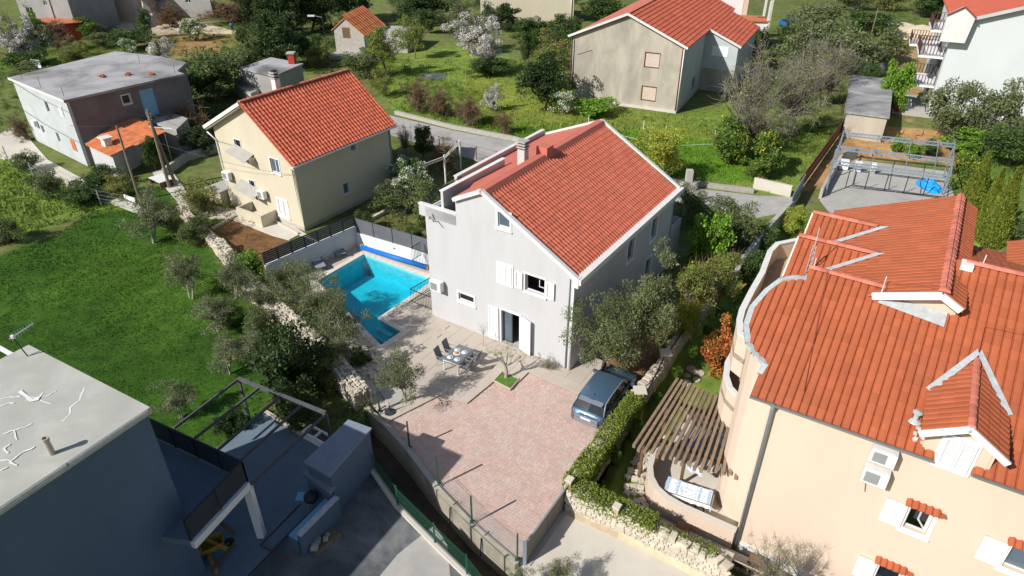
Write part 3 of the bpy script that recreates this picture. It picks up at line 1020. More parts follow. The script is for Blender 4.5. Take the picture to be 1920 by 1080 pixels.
def yard():
 o = struct('paved_yard', MB().prism(YARD, -2.6, -0.109), 'paver_joint')
 a = R(-33.5 + 0.0)
 e1, e2 = Vector((math.cos(a), math.sin(a), 0)), Vector((-math.sin(a), math.cos(a), 0))
 def pv(w, l):
  g, c = 0.004, 0.006
  v = [(g, g, -0.06), (w - g, g, -0.06), (w - g, l - g, -0.06), (g, l - g, -0.06), (g, g, -c), (w - g, g, -c), (w - g, l - g, -c), (g, l - g, -c),
   (g + c, g + c, 0), (w - g - c, g + c, 0), (w - g - c, l - g - c, 0), (g + c, l - g - c, 0)]
  return v, [(0, 1, 5, 4), (1, 2, 6, 5), (2, 3, 7, 6), (3, 0, 4, 7), (4, 5, 9, 8), (5, 6, 10, 9), (6, 7, 11, 10), (7, 4, 8, 11), (8, 9, 10, 11)]
 ws = [0.12, 0.18, 0.24, 0.15]
 ps = Pieces('paver', 'far_pavers', 'paver_pink', o, None, [pv(w, 0.15) for w in ws])
 org = Vector((-4, 12, 0))
 for j in range(-60, 175):
  x = -12 + random.uniform(0, 0.3)
  while x < 16:
   k = random.randrange(4)
   c = org + e1 * (x + ws[k] / 2) + e2 * (j * 0.15 + 0.075)
   if inpoly(c.x, c.y, YARD) and not inpoly(c.x, c.y, TERR):
    ps.put(basis(org + e1 * x + e2 * j * 0.15 + Vector((0, 0, -0.10 + random.uniform(-0.002, 0.002))), e1, e2, Vector((0, 0, 1))), k)
   x += ws[k]
 ps.finish()
 # soil bed under the olive trees by the house
 bed = [(5.05, 29.3), (4.95, 28.75), (5.6, 27.6), (7.1, 27.3), (7.9, 28.6), (9.4, 31.2), (7.2, 33.5), (5.9, 33.0)]
 struct('soil_bed', MB().prism(bed, -0.5, -0.03), 'soil')
 b = MB()
 b.beam((4.92, 28.7, -0.02), (5.02, 29.35, -0.02), 0.08, 0.1)
 b.beam((4.92, 28.7, -0.02), (4.1, 27.2, -0.02), 0.05, 0.06)
 o2 = b.build('kerb', 'concrete')
 o2['kind'] = 'structure'
yard()

# concrete retaining wall along the yard, its posts and the lower passage
def retaining_wall():
 line = [(-7.35, 25.75), (-5.98, 24.28), (-4.61, 22.53), (-3.16, 20.42), (-1.51, 18.39), (0.28, 16.62)]
 t = thing('retaining_wall', 'stained concrete retaining wall along the pink paved yard', 'retaining wall', (-3.2, 20.4, -1.4))
 q = [Vector(p) for p in line]
 left = []
 for i, p in enumerate(q):
  d = (q[min(i + 1, len(q) - 1)] - q[max(i - 1, 0)]).normalized()
  left.append(p + Vector((d.y, -d.x)) * 0.24)
 for i in range(len(q) - 1):
  g = (q[i + 1] - q[i]).normalized() * 0.012
  MB().prism([tuple(q[i] + g), tuple(q[i + 1] - g), tuple(left[i + 1] - g), tuple(left[i] + g)], -1.5, 0.03).build('wall_panel', 'concrete_wall', t, world=True)
 top = MB()
 for i in range(2, len(q) - 1):
  a, b = (q[i] + left[i]) / 2, (q[i + 1] + left[i + 1]) / 2
 MB().prism([tuple(q[1]), tuple(q[2]), tuple(q[3]), tuple(left[3]), tuple(left[2]), tuple(left[1])], 0.03, 0.10).build('wall_capping', 'concrete', t, world=True)
 # black pipe loops on the face
 for p0, p1 in (((-2.35, 19.42), (-2.25, 19.30)), ((-1.0, 17.9), (-0.92, 17.8))):
  b = MB()
  b.tube([(p0[0] + 0.1, p0[1] + 0.1, 0.06), (p0[0] - 0.22, p0[1] - 0.2, -0.02), (p0[0] - 0.27, p0[1] - 0.25, -1.0)], 0.03, 6)
  b.build('drain_pipe', 'black_metal', t, world=True)
retaining_wall()
def fence_posts():
 pts = [(712, 770, 712, 738), (768, 838, 762, 795), (822, 907, 820, 857), (885, 978, 884, 930), (970, 1048, 968, 1012)]
 ht = [1.5, 1.6, 1.6, 1.55, 1.5]
 lab = ['thin dark green fence post on the wall nearest the bearded olive and the parasol foot',
  'thin dark green fence post standing beside the stepped shadow on the pink yard',
  'thin dark green fence post at the corner where the sunlit part of the concrete wall begins',
  'thin dark green fence post on the wall above the second vertical pipe joint',
  'thin dark green fence post right beside the end of the grey sliding gate']
 lab[0] = 'thin dark green fence post at the terrace corner beside the shaded slab'
 lab[2] = 'thin dark green fence post where the sunlit part of the wall begins'
 for (u, v, *_), h, l in zip(pts, ht, lab):
  p = P(u, v, 0.05)
  b = MB().box((p.x - 0.035, p.y - 0.035, 0.0), (p.x + 0.035, p.y + 0.035, h))
  b.box((p.x - 0.09, p.y - 0.09, 0.0), (p.x + 0.09, p.y + 0.09, 0.05))
  single('fence_post', l, 'fence post', b, 'green_metal', 'green fence posts without mesh along the yard wall')
 # fallen wire of the fence lies over the wall top
 b = MB()
 for k in range(7):
  o = 0.05 + k * 0.07
  b.tube([P(822 + k * 3, 905 - k * 2, 0.06 + 0.02 * k), P(888 + k * 4, 978 - k * 2, 0.07), P(968 + k * 3, 1046 - k * 3, 0.06)], 0.008, 4)
 single('fence_wire', 'slack grey fence wire lying along the top of the sunlit concrete wall', 'wire', b, 'grey_metal')
fence_posts()

ASPH = [(-6.12, 21.45), (-5.92, 20.99), (-4.61, 19.11), (-2.91, 17.29), (-1.59, 15.89), (-0.4, 14.4), (0.5, 11), (-14, 11), (-11.95, 11), (-10.55, 14.5), (-9.25, 16.9), (-8.0, 19.0), (-6.4, 21.75)]
CTER = [(-13.9, 19.3), (-13.5, 22.0), tuple(P(497, 772, .3)[:2]), tuple(P(575, 822, .3)[:2]), tuple(P(650, 850, .3)[:2]), (-6.45, 21.7), (-8.05, 19.0), (-9.3, 16.9), (-10.6, 14.5), (-12, 11), (-16, 11)]
struct('driveway', MB().prism(ASPH, -2.6, 0.2), 'asphalt')
struct('driveway_apron', MB().prism([tuple(P(*q, .2)[:2]) for q in ((845, 1090), (838, 1020), (815, 985), (795, 1000), (745, 1040), (700, 1095))], 0.1, 0.205), 'concrete')
_k = MB()
_k.beam(P(497, 771, .33), P(575, 821, .33), 0.16, 0.12); _k.beam(P(575, 821, .33), P(650, 849, .33), 0.16, 0.12)
struct('terrace_kerb', _k, 'pink_concrete')  # beige of the kerb also carries the sunlit terrace edge
struct('lower_terrace', MB().prism(CTER, -2.6, 0.32), 'terrace_blue_shade')
struct('passage_floor', MB().prism([(-9.0, 25.5), (-7.4, 26.0), (-5.9, 24.2), (-3.1, 20.5), (0.3, 16.6), (0.8, 13.0), (-1.0, 13.0), (-3.0, 17.2), (-6.2, 21.4), (-8.2, 23.0)], -2.6, -1.35), 'dark_soil')
struct('access_road', MB().prism([(0.0, 16.4), (0.45, 16.75), (2.35, 19.6), (2.9, 19.5), (8.2, 16.4), (16, 10.5), (12, 3), (-1, 3), (-0.9, 14.6)], -2.6, -0.25), 'concrete_light')

def green_fence():
 line = [(-6.15, 21.35), (-4.61, 19.15), (-2.91, 17.33), (-1.59, 15.95), (-0.3, 14.2)]
 t = thing('mesh_fence', 'low dark green wire panel fence on a kerb beside the dark driveway', 'fence', (-4.6, 19.1, 0.2))
 MB().prism([line[0], *line[1:], *[(x - 0.2, y - 0.13) for x, y in reversed(line)]], -1.4, 0.32).build('fence_kerb', 'concrete_light', t, world=True)
 for i in range(len(line) - 1):
  a, b = Vector((*line[i], 0.32)), Vector((*line[i + 1], 0.32))
  off = Vector((-0.08, -0.05, 0))
  a, b = a + off, b + off
  w = MB()
  n = int((b - a).length / 0.06)
  for k in range(n + 1):
   p = a.lerp(b, k / n)
   w.beam(p + Vector((0, 0, 0.04)), p + Vector((0, 0, 1.02)), 0.006, 0.006)
  for z in (0.06, 0.25, 0.45, 0.65, 0.85, 1.0):
   w.beam(a + Vector((0, 0, z)), b + Vector((0, 0, z)), 0.014, 0.016)
  w.build('wire_panel', 'green_metal', t, world=True, kind='stuff')
  for p in ((a, b) if i == len(line) - 2 else (a,)):
   MB().box((p.x - 0.03, p.y - 0.03, 0.3), (p.x + 0.03, p.y + 0.03, 1.45)).build('post', 'green_metal', t, world=True)
green_fence()

def sliding_gate():
 a, b = Vector((0.5, 16.75, -0.25)), Vector((2.3, 19.62, -0.25))
 d = (b - a).normalized()
 n = Vector((d.y, -d.x, 0))
 t = thing('sliding_gate', 'dark grey solid sliding gate between the pink yard and the pale road', 'gate', tuple((a + b) / 2))
 L = (b - a).length
 for k in range(2):
  p, q = a + d * (L * k / 2 + 0.02), a + d * (L * (k + 1) / 2 - 0.02)
  m = MB()
  m.beam(p + Vector((0, 0, 0.62)), q + Vector((0, 0, 0.62)), 0.05, 1.02)
  m.build('gate_panel', 'gate_grey', t, world=True)
 m = MB()
 m.beam(a + Vector((0, 0, 1.16)), b + Vector((0, 0, 1.16)), 0.07, 0.05)
 m.beam(a + Vector((0, 0, 0.09)), b + Vector((0, 0, 0.09)), 0.07, 0.05)
 m.build('gate_rail', 'grey_metal', t, world=True)
 MB().box((a.x - 0.09, a.y - 0.09, -0.25), (a.x + 0.05, a.y + 0.05, 1.05)).build('gate_post', 'galv_blue', t, world=True)
 m = MB()
 m.beam(a + n * 0.14, b + n * 0.14, 0.2, 0.08)
 m.build('gate_track', 'concrete', t, world=True)
sliding_gate()

def undergrowth(name, polys, dens, rad, hgt, n, size, m, seed):
 """unnumbered low growth between the counted shrubs"""
 cs, rs = [], []
 for q in polys:
  a = np.array(q); lo, hi = a.min(0), a.max(0)
  k = int((hi[0] - lo[0]) * (hi[1] - lo[1]) * dens)
  p = lo + rng.random((k, 2)) * (hi - lo)
  keep = inpoly_np(p[:, 0], p[:, 1], q) & (fbm(p[:, 0] + seed, p[:, 1], 4.0) > 0.42)
  cs.append(p[keep])
 p = np.concatenate(cs)
 z = ground_height(p[:, 0], p[:, 1])
 r = rad * (0.5 + rng.random(len(p)))
 h = hgt * (0.4 + rng.random(len(p)))
 V = leaf_quads(np.stack([p[:, 0], p[:, 1], z + h * 0.3], 1), n, r, size, 0.5)
 o = link(name, quads_mesh(name, V, M[m]))
 o['kind'] = 'stuff'

# ------------------------------------------------------------------ plants
def leaf_quads(cent, n, rad, size, asp=0.45, flat=0.0, shell=0.35):
 """n leaves about each centre; returns (n*len(cent),4,3)"""
 cent = np.asarray(cent, float)
 k = len(cent)
 d = rng.normal(size=(k, n, 3))
 d /= np.linalg.norm(d, axis=2, keepdims=True) + 1e-9
 r = (shell + (1 - shell) * rng.random((k, n, 1))) ** 0.7
 rad = np.asarray(rad, float)
 if rad.ndim == 0:
  rad = np.full((k, 1, 3), float(rad))
 elif rad.ndim == 1:
  rad = rad[:, None, None] * np.ones((1, 1, 3))
 rad = rad * np.array([1, 1, 0.8])
 p = (cent[:, None, :] + d * r * rad).reshape(-1, 3)
 m = len(p)
 a = rng.normal(size=(m, 3))
 a += d.reshape(-1, 3) * 0.7
 a /= np.linalg.norm(a, axis=1, keepdims=True) + 1e-9
 b = rng.normal(size=(m, 3))
 if flat:
  b[:, 2] *= (1 - flat)
 b = np.cross(a, b)
 b /= np.linalg.norm(b, axis=1, keepdims=True) + 1e-9
 s = size * (0.6 + 0.8 * rng.random((m, 1)))
 a, b = a * s, b * s * asp
 return np.stack([p - a * 0.5, p + b * 0.5, p + a * 0.5, p - b * 0.5], 1)

def crown_points(n, R_, H, z0, seed, lump=0.25, hollow=0.35):
 """clump centres through an uneven ellipsoid of radius R_ and height H above z0"""
 r = np.random.default_rng(seed)
 out = []
 ph = r.random(3) * 6.28
 while len(out) < n:
  d = r.normal(size=3); d /= np.linalg.norm(d)
  a = math.atan2(d[1], d[0])
  k = 1 + lump * math.sin(2 * a + ph[0]) * 0.6 + lump * math.sin(3 * a + ph[1]) + lump * 0.7 * math.sin(5 * d[2] + ph[2] + a)
  q = (hollow + (1 - hollow) * r.random()) ** 0.6
  p = d * q * k
  if p[2] < -0.95:
   continue
  out.append((p[0] * R_, p[1] * R_, z0 + H / 2 + p[2] * H / 2))
 return out

PROTO = {}
def proto(kind, var):
 """unit plants about 1 m tall and 1 m across (scaled when placed); returns list of (part name, mesh)"""
 key = (kind, var)
 if key in PROTO:
  return PROTO[key]
 K = KINDSP[kind]
 seed = sum(map(ord, kind)) * 7 + var * 13
 r = random.Random(seed)
 parts = []
 trunk = K.get('trunk', 0.25)
 cr = crown_points(K.get('clumps', 30), 0.5 - K.get('cl', 0.12) * 0.7, 1 - trunk - K.get('cl', 0.12) * 0.6, trunk, seed, K.get('lump', 0.22), K.get('hollow', 0.3))
 # limbs
 b = MB()
 tb = K.get('tr', 0.03)
 nst = K.get('stems', 1)
 forks = []
 for s in range(nst):
  ox, oy = (r.uniform(-0.05, 0.05), r.uniform(-0.05, 0.05)) if nst > 1 else (0, 0)
  lean = (r.uniform(-0.08, 0.08), r.uniform(-0.08, 0.08))
  fz = trunk + 0.08 if trunk > 0.05 else 0.10
  pts = [(ox, oy, -0.02), (ox + lean[0] * 0.5, oy + lean[1] * 0.5, fz * 0.5), (ox + lean[0], oy + lean[1], fz)]
  b.tube(pts, [tb, tb * 0.8, tb * 0.65], 7)
  forks.append(pts[-1])
 lim = cr if K.get('bare') or K.get('showlimbs') else cr[::max(1, len(cr) // 14)]
 for i, c in enumerate(lim):
  f = forks[i % nst]
  m = ((f[0] * 0.45 + c[0] * 0.55) + r.uniform(-0.05, 0.05), (f[1] * 0.45 + c[1] * 0.55) + r.uniform(-0.05, 0.05), f[2] * 0.5 + c[2] * 0.5 + r.uniform(-0.03, 0.05))
  b.tube([f, m, c], [tb * 0.42, tb * 0.25, tb * 0.08], 4, caps=False)
 parts.append(('trunk', b.mesh('trunk', M[K.get('bark', 'bark')])))
 if K.get('bare'):
  # fine twigs as thin slivers
  cc = np.array(cr)
  n = K['bare']
  p = np.repeat(cc, n, 0) + rng.normal(size=(len(cc) * n, 3)) * 0.02
  d = rng.normal(size=p.shape) * 0.9 + (p - np.array([0, 0, trunk + 0.1])) * 0.9
  d[:, 2] += 0.1
  d /= np.linalg.norm(d, axis=1, keepdims=True)
  L = K.get('twl', 0.16) * (0.4 + rng.random((len(p), 1)))
  q = np.cross(d, rng.normal(size=p.shape)); q /= np.linalg.norm(q, axis=1, keepdims=True)
  w = K.get('tww', 0.004)
  mid = p + d * L * 0.5 + rng.normal(size=p.shape) * 0.012
  A = np.stack([p - q * w, p + q * w, mid + q * w * .7, mid - q * w * .7], 1)
  e = p + d * L + rng.normal(size=p.shape) * 0.02
  B = np.stack([mid - q * w * .7, mid + q * w * .7, e + q * w * .3, e - q * w * .3], 1)
  parts.append(('twigs', quads_mesh('twigs', np.concatenate([A, B]), M[K.get('twig', 'twig')])))
 if K.get('leaves'):
  V4 = leaf_quads(cr, K['leaves'], K.get('cl', 0.12) * (0.7 + 0.6 * rng.random(len(cr))), K['ls'], K.get('asp', 0.45))
  parts.append(('crown', quads_mesh('crown', V4, M[K['leaf']])))
 if K.get('leaf2'):
  V4 = leaf_quads(cr[::2], K['leaves2'], K.get('cl', 0.12) * 1.12, K.get('ls2', K.get('ls', 0.03)), K.get('asp2', 0.6))
  parts.append((K.get('name2', 'outer_leaves'), quads_mesh(K.get('name2', 'outer_leaves'), V4, M[K['leaf2']])))
 PROTO[key] = parts
 return parts

KINDSP = {
 'olive': dict(trunk=0.20, clumps=64, cl=0.12, leaves=200, ls=0.034, asp=0.26, leaf='leaf_olive', leaf2='leaf_olive_silver', leaves2=130, ls2=0.030, asp2=0.26, tr=0.028, stems=2, lump=0.3, hollow=0.15, name2='silver_leaves'),
 'olive_thin': dict(trunk=0.22, clumps=46, cl=0.12, leaves=85, ls=0.045, asp=0.24, leaf='leaf_olive', leaf2='leaf_olive_silver', leaves2=70, ls2=0.042, asp2=0.24, tr=0.022, stems=2, lump=0.4, hollow=0.1, bare=14, twl=0.14, tww=0.0022, twig='twig_pale', bark='bark_pale', name2='silver_leaves', showlimbs=True),
 'olive_far': dict(trunk=0.12, clumps=46, cl=0.14, leaves=110, ls=0.052, asp=0.35, leaf='leaf_olive', leaf2='leaf_olive_silver', leaves2=70, ls2=0.045, asp2=0.35, tr=0.028, stems=2, lump=0.3, name2='silver_leaves'),
 'dark': dict(trunk=0.08, clumps=60, cl=0.14, leaves=150, ls=0.046, leaf='leaf_dark', leaf2='leaf_mid', leaves2=80, ls2=0.042, tr=0.03, lump=0.28),
 'green': dict(trunk=0.14, clumps=50, cl=0.14, leaves=140, ls=0.046, leaf='leaf_mid', leaf2='leaf_green', leaves2=70, ls2=0.042, tr=0.03, lump=0.25),
 'fresh': dict(trunk=0.25, clumps=60, cl=0.10, leaves=75, ls=0.036, leaf='leaf_fresh', leaf2='leaf_bright', leaves2=40, ls2=0.032, tr=0.025, lump=0.3, bare=10, twig='twig_brown', showlimbs=True),
 'bright': dict(trunk=0.05, clumps=42, cl=0.15, leaves=120, ls=0.060, asp=0.7, leaf='leaf_bright', leaf2='leaf_green', leaves2=40, ls2=0.055, tr=0.03, lump=0.3),
 'citrus': dict(trunk=0.05, clumps=42, cl=0.15, leaves=120, ls=0.055, asp=0.6, leaf='leaf_green', leaf2='leaf_lemon', leaves2=45, ls2=0.045, tr=0.03, lump=0.25),
 'mimosa': dict(trunk=0.05, clumps=60, cl=0.13, leaves=130, ls=0.036, asp=0.35, leaf='leaf_mimosa', leaf2='leaf_fresh', leaves2=90, ls2=0.038, tr=0.02, stems=3, lump=0.35),
 'blossom': dict(trunk=0.15, clumps=60, cl=0.10, leaves=14, ls=0.036, leaf='leaf_fresh', leaf2='petal', leaves2=130, ls2=0.026, asp2=0.9, tr=0.022, stems=2, lump=0.35, bare=16, twl=0.15, tww=0.0025, name2='blossom', bark='bark_dark', showlimbs=True),
 'blossom_green': dict(trunk=0.12, clumps=50, cl=0.12, leaves=75, ls=0.045, leaf='leaf_green', leaf2='petal_cream', leaves2=90, ls2=0.034, asp2=0.9, tr=0.025, stems=2, lump=0.3, name2='blossom'),
 'bare': dict(trunk=0.15, clumps=110, cl=0.08, leaves=14, ls=0.022, leaf='leaf_fresh', tr=0.024, stems=2, lump=0.35, bare=15, twl=0.15, tww=0.0022, twig='twig_pale', bark='bark', showlimbs=True, hollow=0.1),
 'brush': dict(trunk=0.02, clumps=70, cl=0.10, leaves=36, ls=0.036, leaf='leaf_rust', tr=0.014, stems=5, lump=0.35, bare=26, twl=0.2, tww=0.004, twig='twig_brown', hollow=0.1),
 'brush_green': dict(trunk=0.03, clumps=60, cl=0.12, leaves=70, ls=0.040, leaf='leaf_fresh', tr=0.016, stems=4, lump=0.35, bare=12, twl=0.18, tww=0.0035, twig='twig_brown', leaf2='leaf_rust', leaves2=24, name2='dry_leaves'),
 'shrub_olive': dict(trunk=0.02, clumps=50, cl=0.14, leaves=150, ls=0.046, asp=0.35, leaf='leaf_olive', leaf2='leaf_green', leaves2=30, tr=0.02, stems=3, lump=0.25),
 'ball': dict(trunk=0.60, clumps=36, cl=0.16, leaves=260, ls=0.050, asp=0.6, leaf='leaf_green', leaf2='leaf_bright', leaves2=120, tr=0.02, lump=0.04, hollow=0.6),
 'red': dict(trunk=0.03, clumps=44, cl=0.14, leaves=110, ls=0.060, asp=0.6, leaf='leaf_red', leaf2='leaf_fresh', leaves2=50, ls2=0.05, tr=0.02, stems=3, lump=0.25),
}
DESC_N = [0]
def plant(kind, base, w, h, name, label, cat, var=None, rz=None, group=None):
 DESC_N[0] += 1
 var = (DESC_N[0] % 3) if var is None else var
 if KINDSP[kind].get('one'):
  var = 0
 o = thing(name, label, cat, tuple(base), random.uniform(0, 6.28) if rz is None else rz, group)
 Sx = Matrix.Diagonal((w, w, h, 1))
 for nm, me in proto(kind, var):
  link(nm, me, o, T=Sx)
 return o
def plant_px(kind, u0, u1, vt, vb, name, label, cat, **kw):
 """the plant whose crown spans u0..u1, whose foot stands at row vb and whose top is at row vt"""
 uc = (u0 + u1) / 2
 uc = 960 + (uc - 960) * (2600 - vb) / (2600 - (vt + vb) / 2)      # verticals lean outwards in the picture
 b = P(uc, vb, 0)
 z = gz(b.x, b.y)
 if abs(z) > 0.3 and z > -2:
  b = P(uc, vb, z)
 else:
  b.z = max(z, -0.08) if z > -2 else 0.0
 depth = b.y * _cp + CAM_H * _sp
 w = (u1 - u0) / FPX * depth
 # the top row belongs to the crown's upper middle
 h = max(0.5, top_z(b, vt) - b.z)
 h = min(h, w * 2.6)
 return plant(kind, b, w * 1.05, h * 1.02, name, label, cat, **kw)

def cypress(u, vb, vt, wpx, label):
 u = 960 + (u - 960) * (2600 - vb) / (2600 - vt)
 b = P(u, vb, -0.4)
 depth = b.y * _cp + CAM_H * _sp
 w = wpx / FPX * depth
 h = top_z(b, vt) + 0.4
 o = thing('cypress', label, 'cypress', tuple(b), 0, 'clipped cone cypresses beside the orange tiled villa')
 MB().tube([(0, 0, 0), (0, 0, h * 0.5)], [0.08, 0.04], 6).build('trunk', 'bark', o)
 n = 20000
 t = rng.random(n) ** 1.15
 r = w / 2 * (1 - t) ** 0.85 * (0.75 + 0.30 * rng.random(n)) * np.clip(0.6 + t * 6, 0, 1)
 a = rng.random(n) * 6.283
 r *= 1 + 0.10 * np.sin(a * 7 + t * 20)
 p = np.stack([np.cos(a) * r, np.sin(a) * r, t * h], 1)
 up = np.array([0, 0, 1.0]) + rng.normal(size=(n, 3)) * 0.35
 up /= np.linalg.norm(up, axis=1, keepdims=True)
 sd_ = np.cross(up, rng.normal(size=(n, 3))); sd_ /= np.linalg.norm(sd_, axis=1, keepdims=True)
 s = 0.15 * (0.6 + 0.8 * rng.random((n, 1)))
 V4 = np.stack([p - sd_ * s * 0.25, p + sd_ * s * 0.25, p + up * s + sd_ * s * 0.1, p + up * s - sd_ * s * 0.1], 1)
 link('crown', quads_mesh('crown', V4, M['leaf_cypress']), o)

def ivy(parent, a, b, w, z0, z1, dens=520, m='leaf_hedge', name='leaves', size=0.08, fuzz=0.10):
 """leaves over a long hedge box from a to b (xy), width w"""
 a, b = np.array(a[:2], float), np.array(b[:2], float)
 L = np.linalg.norm(b - a)
 d = (b - a) / L
 s = np.array([-d[1], d[0]])
 H = z1 - z0
 area = L * (w + 2 * H)
 n = int(area * dens)
 x = rng.random(n) * L
 q = rng.random(n) * (w + 2 * H)
 y = np.where(q < H, -w / 2, np.where(q < H + w, q - H - w / 2, w / 2))
 z = np.where(q < H, z0 + q, np.where(q < H + w, z1, z1 - (q - H - w)))
 bulge = 1 + 0.35 * (vnoise(x * 1.0 + a[0], q * 0.5 + a[1], 0.8) - 0.5)
 y = y * bulge
 z = z0 + (z - z0) * (0.85 + 0.3 * vnoise(x + a[1], q * 0 + 3, 0.9))
 p = np.stack([a[0] + d[0] * x + s[0] * y, a[1] + d[1] * x + s[1] * y, z], 1) + rng.normal(size=(n, 3)) * fuzz * 0.5
 nn = rng.normal(size=(n, 3)) * 0.8 + np.array([0, 0, 0.6])
 t1 = np.cross(nn, rng.normal(size=(n, 3))); t1 /= np.linalg.norm(t1, axis=1, keepdims=True)
 t2 = np.cross(nn, t1); t2 /= np.linalg.norm(t2, axis=1, keepdims=True)
 sz = size * (0.5 + rng.random((n, 1)))
 W = WM[parent.name].inverted()
 V4 = np.stack([p - t1 * sz / 2, p + t2 * sz * 0.35, p + t1 * sz / 2, p - t2 * sz * 0.35], 1)
 V4 = V4 + np.array(W.translation)[None, None, :]
 return link(name, quads_mesh(name, V4, M[m]), parent)

# ------------------------------------------------------------------ house building helpers
XF, YF, ZF = Vector((1, 0, 0)), Vector((0, 1, 0)), Vector((0, 0, 1))
def WFRONT(x0=0, y0=0, z0=0): return basis((x0, y0, z0), XF, ZF, -YF)
def WRIGHT(x0=0, y0=0, z0=0): return basis((x0, y0, z0), YF, ZF, XF)
def WLEFT(x0=0, y0=0, z0=0): return basis((x0, y0, z0), -YF, ZF, -XF)
def WBACK(x0=0, y0=0, z0=0): return basis((x0, y0, z0), -XF, ZF, YF)
def wall(parent, W, outline, holes=(), t=0.25, m='white_render', name='wall'):
 hs = [[(a, c), (b, c), (b, d), (a, d)] for a, b, c, d in holes]
 return MB(W).prism(outline, -t, 0, hs).build(name, m, parent)
def ring(b, x0, x1, z0, z1, w, y0, y1):
 """rectangular surround in wall coordinates, depth y0..y1"""
 b.box((x0 - w, z0 - w, y0), (x0, z1 + w, y1)); b.box((x1, z0 - w, y0), (x1 + w, z1 + w, y1))
 b.box((x0, z0 - w, y0), (x1, z0, y1)); b.box((x0, z1, y0), (x1, z1 + w, y1))
def shutter_leaf(parent, W, x0, x1, z0, z1, m='shutter_white', y=0.05, slats=True, name='shutter', label=None):
 b = MB(W)
 fw = min(0.07, (x1 - x0) * 0.16)
 b.box((x0, z0, y), (x0 + fw, z1, y + 0.06)); b.box((x1 - fw, z0, y), (x1, z1, y + 0.06))
 b.box((x0 + fw, z0, y), (x1 - fw, z0 + fw, y + 0.06)); b.box((x0 + fw, z1 - fw, y), (x1 - fw, z1, y + 0.06))
 b.box((x0 + fw, z0 + fw, y - 0.012), (x1 - fw, z1 - fw, y))
 if slats:
  n = max(4, int((z1 - z0) / 0.085))
  for i in range(n):
   z = z0 + fw + (z1 - z0 - 2 * fw) * (i + 0.5) / n
   T = Matrix.Rotation(R(35), 3, 'X')
   b.cbox(((x0 + x1) / 2, z, y + 0.02), (x1 - x0 - 2 * fw, 0.085, 0.012), T)
 else:
  b.box((x0 + fw, z0 + fw, y + 0.008), (x1 - fw, z1 - fw, y + 0.028))
 return b.build(name, m, parent, label=label)
def window(parent, W, x0, x1, z0, z1, sur='white_trim', sw=0.12, proud=0.03, pane='dark_glass', mull=1, frame_m='white_plastic',
  shut=None, closed=False, shm='shutter_white', sill=True, cross=0, deep=0.12, label=None, name='window', slats=True, door=False):
 """opening x0..x1, z0..z1 of the wall frame W: frame, pane, sill, shutters"""
 b = MB(W)
 if sur:
  ring(b, x0, x1, z0, z1, sw, 0.003, proud)
  o = b.build(name, sur, parent, label=label)
  f = MB(W)
  ring(f, x0 + 0.05, x1 - 0.05, z0 + 0.05, z1 - 0.05, 0.05, -deep, -deep + 0.05)
 else:
  f = b
  ring(f, x0 + 0.05, x1 - 0.05, z0 + 0.05, z1 - 0.05, 0.05, -deep, -deep + 0.05)
 for i in range(1, mull + 1):
  x = x0 + (x1 - x0) * i / (mull + 1)
  f.box((x - 0.03, z0 + 0.05, -deep), (x + 0.03, z1 - 0.05, -deep + 0.045))
 for i in range(1, cross + 1):
  z = z0 + (z1 - z0) * i / (cross + 1)
  f.box((x0 + 0.05, z - 0.015, -deep), (x1 - 0.05, z + 0.015, -deep + 0.04))
 if sur:
  f.build('window_frame', frame_m, o)
 else:
  o = f.build(name, frame_m, parent, label=label)
 if pane:
  p = MB(W)
  p.box((x0 + 0.03, z0 + 0.03, -deep + 0.01), (x1 - 0.03, z1 - 0.03, -deep + 0.02))
  p.build('pane', pane, o)
 if sill:
  s = MB(W)
  s.box((x0 - sw - 0.03, z0 - sw - 0.05, 0.004), (x1 + sw + 0.03, z0 - sw, proud + 0.06))
  s.build('sill', 'white_trim', o)
 if closed:
  xm = (x0 + x1) / 2
  shutter_leaf(o, W, x0 + 0.01, xm - 0.006, z0 + 0.01, z1 - 0.01, shm, -0.04, slats)
  shutter_leaf(o, W, xm + 0.006, x1 - 0.01, z0 + 0.01, z1 - 0.01, shm, -0.04, slats)
 if shut:
  for a, c in shut:
   shutter_leaf(o, W, a, c, z0, z1, shm, proud + 0.03, slats)
 return o
def ac_unit(parent, W, x0, x1, z0, z1, d=0.32, name='air_conditioner'):
 b = MB(W).box((x0, z0, 0.12), (x1, z1, 0.12 + d))
 o = b.build(name, 'white_plastic', parent)
 g = MB(W)
 cx, cz, r = x0 + (x1 - x0) * 0.38, (z0 + z1) / 2, min(x1 - x0, z1 - z0) * 0.36
 n = 16
 g.box((cx - r, cz - r, 0.12 + d), (cx + r, cz + r, 0.135 + d))
 o2 = g.build('fan_guard', 'grey_metal', o)
 g = MB(W); g.box((x0 + 0.06, z1 - 0.005, 0.15), (x1 - 0.06, z1 + 0.008, 0.09 + d)); g.build('top_cover', 'white_trim', o)
 for x in (x0 + 0.1, x1 - 0.1):
  k = MB(W)
  k.box((x - 0.02, z0 - 0.03, 0.0), (x + 0.02, z0, 0.12 + d))
  k.build('bracket', 'grey_metal', o)
 return o
def slab3(parent, pts, t, m, name='roof', label=None, kind=None):
 b = MB()
 n = len(pts)
 vs = [tuple(p) for p in pts] + [(p[0], p[1], p[2] - t) for p in pts]
 a = sum(pts[i - 1][0] * pts[i][1] - pts[i][0] * pts[i - 1][1] for i in range(n))
 top, bot = tuple(range(n)), tuple(range(2 * n - 1, n - 1, -1))
 fs = [top if a > 0 else top[::-1], bot if a > 0 else bot[::-1]]
 for i in range(n):
  j = (i + 1) % n
  f = (i, n + i, n + j, j)
  fs.append(f if a > 0 else f[::-1])
 b.add(vs, fs)
 return b.build(name, m, parent, label=label, kind=kind)
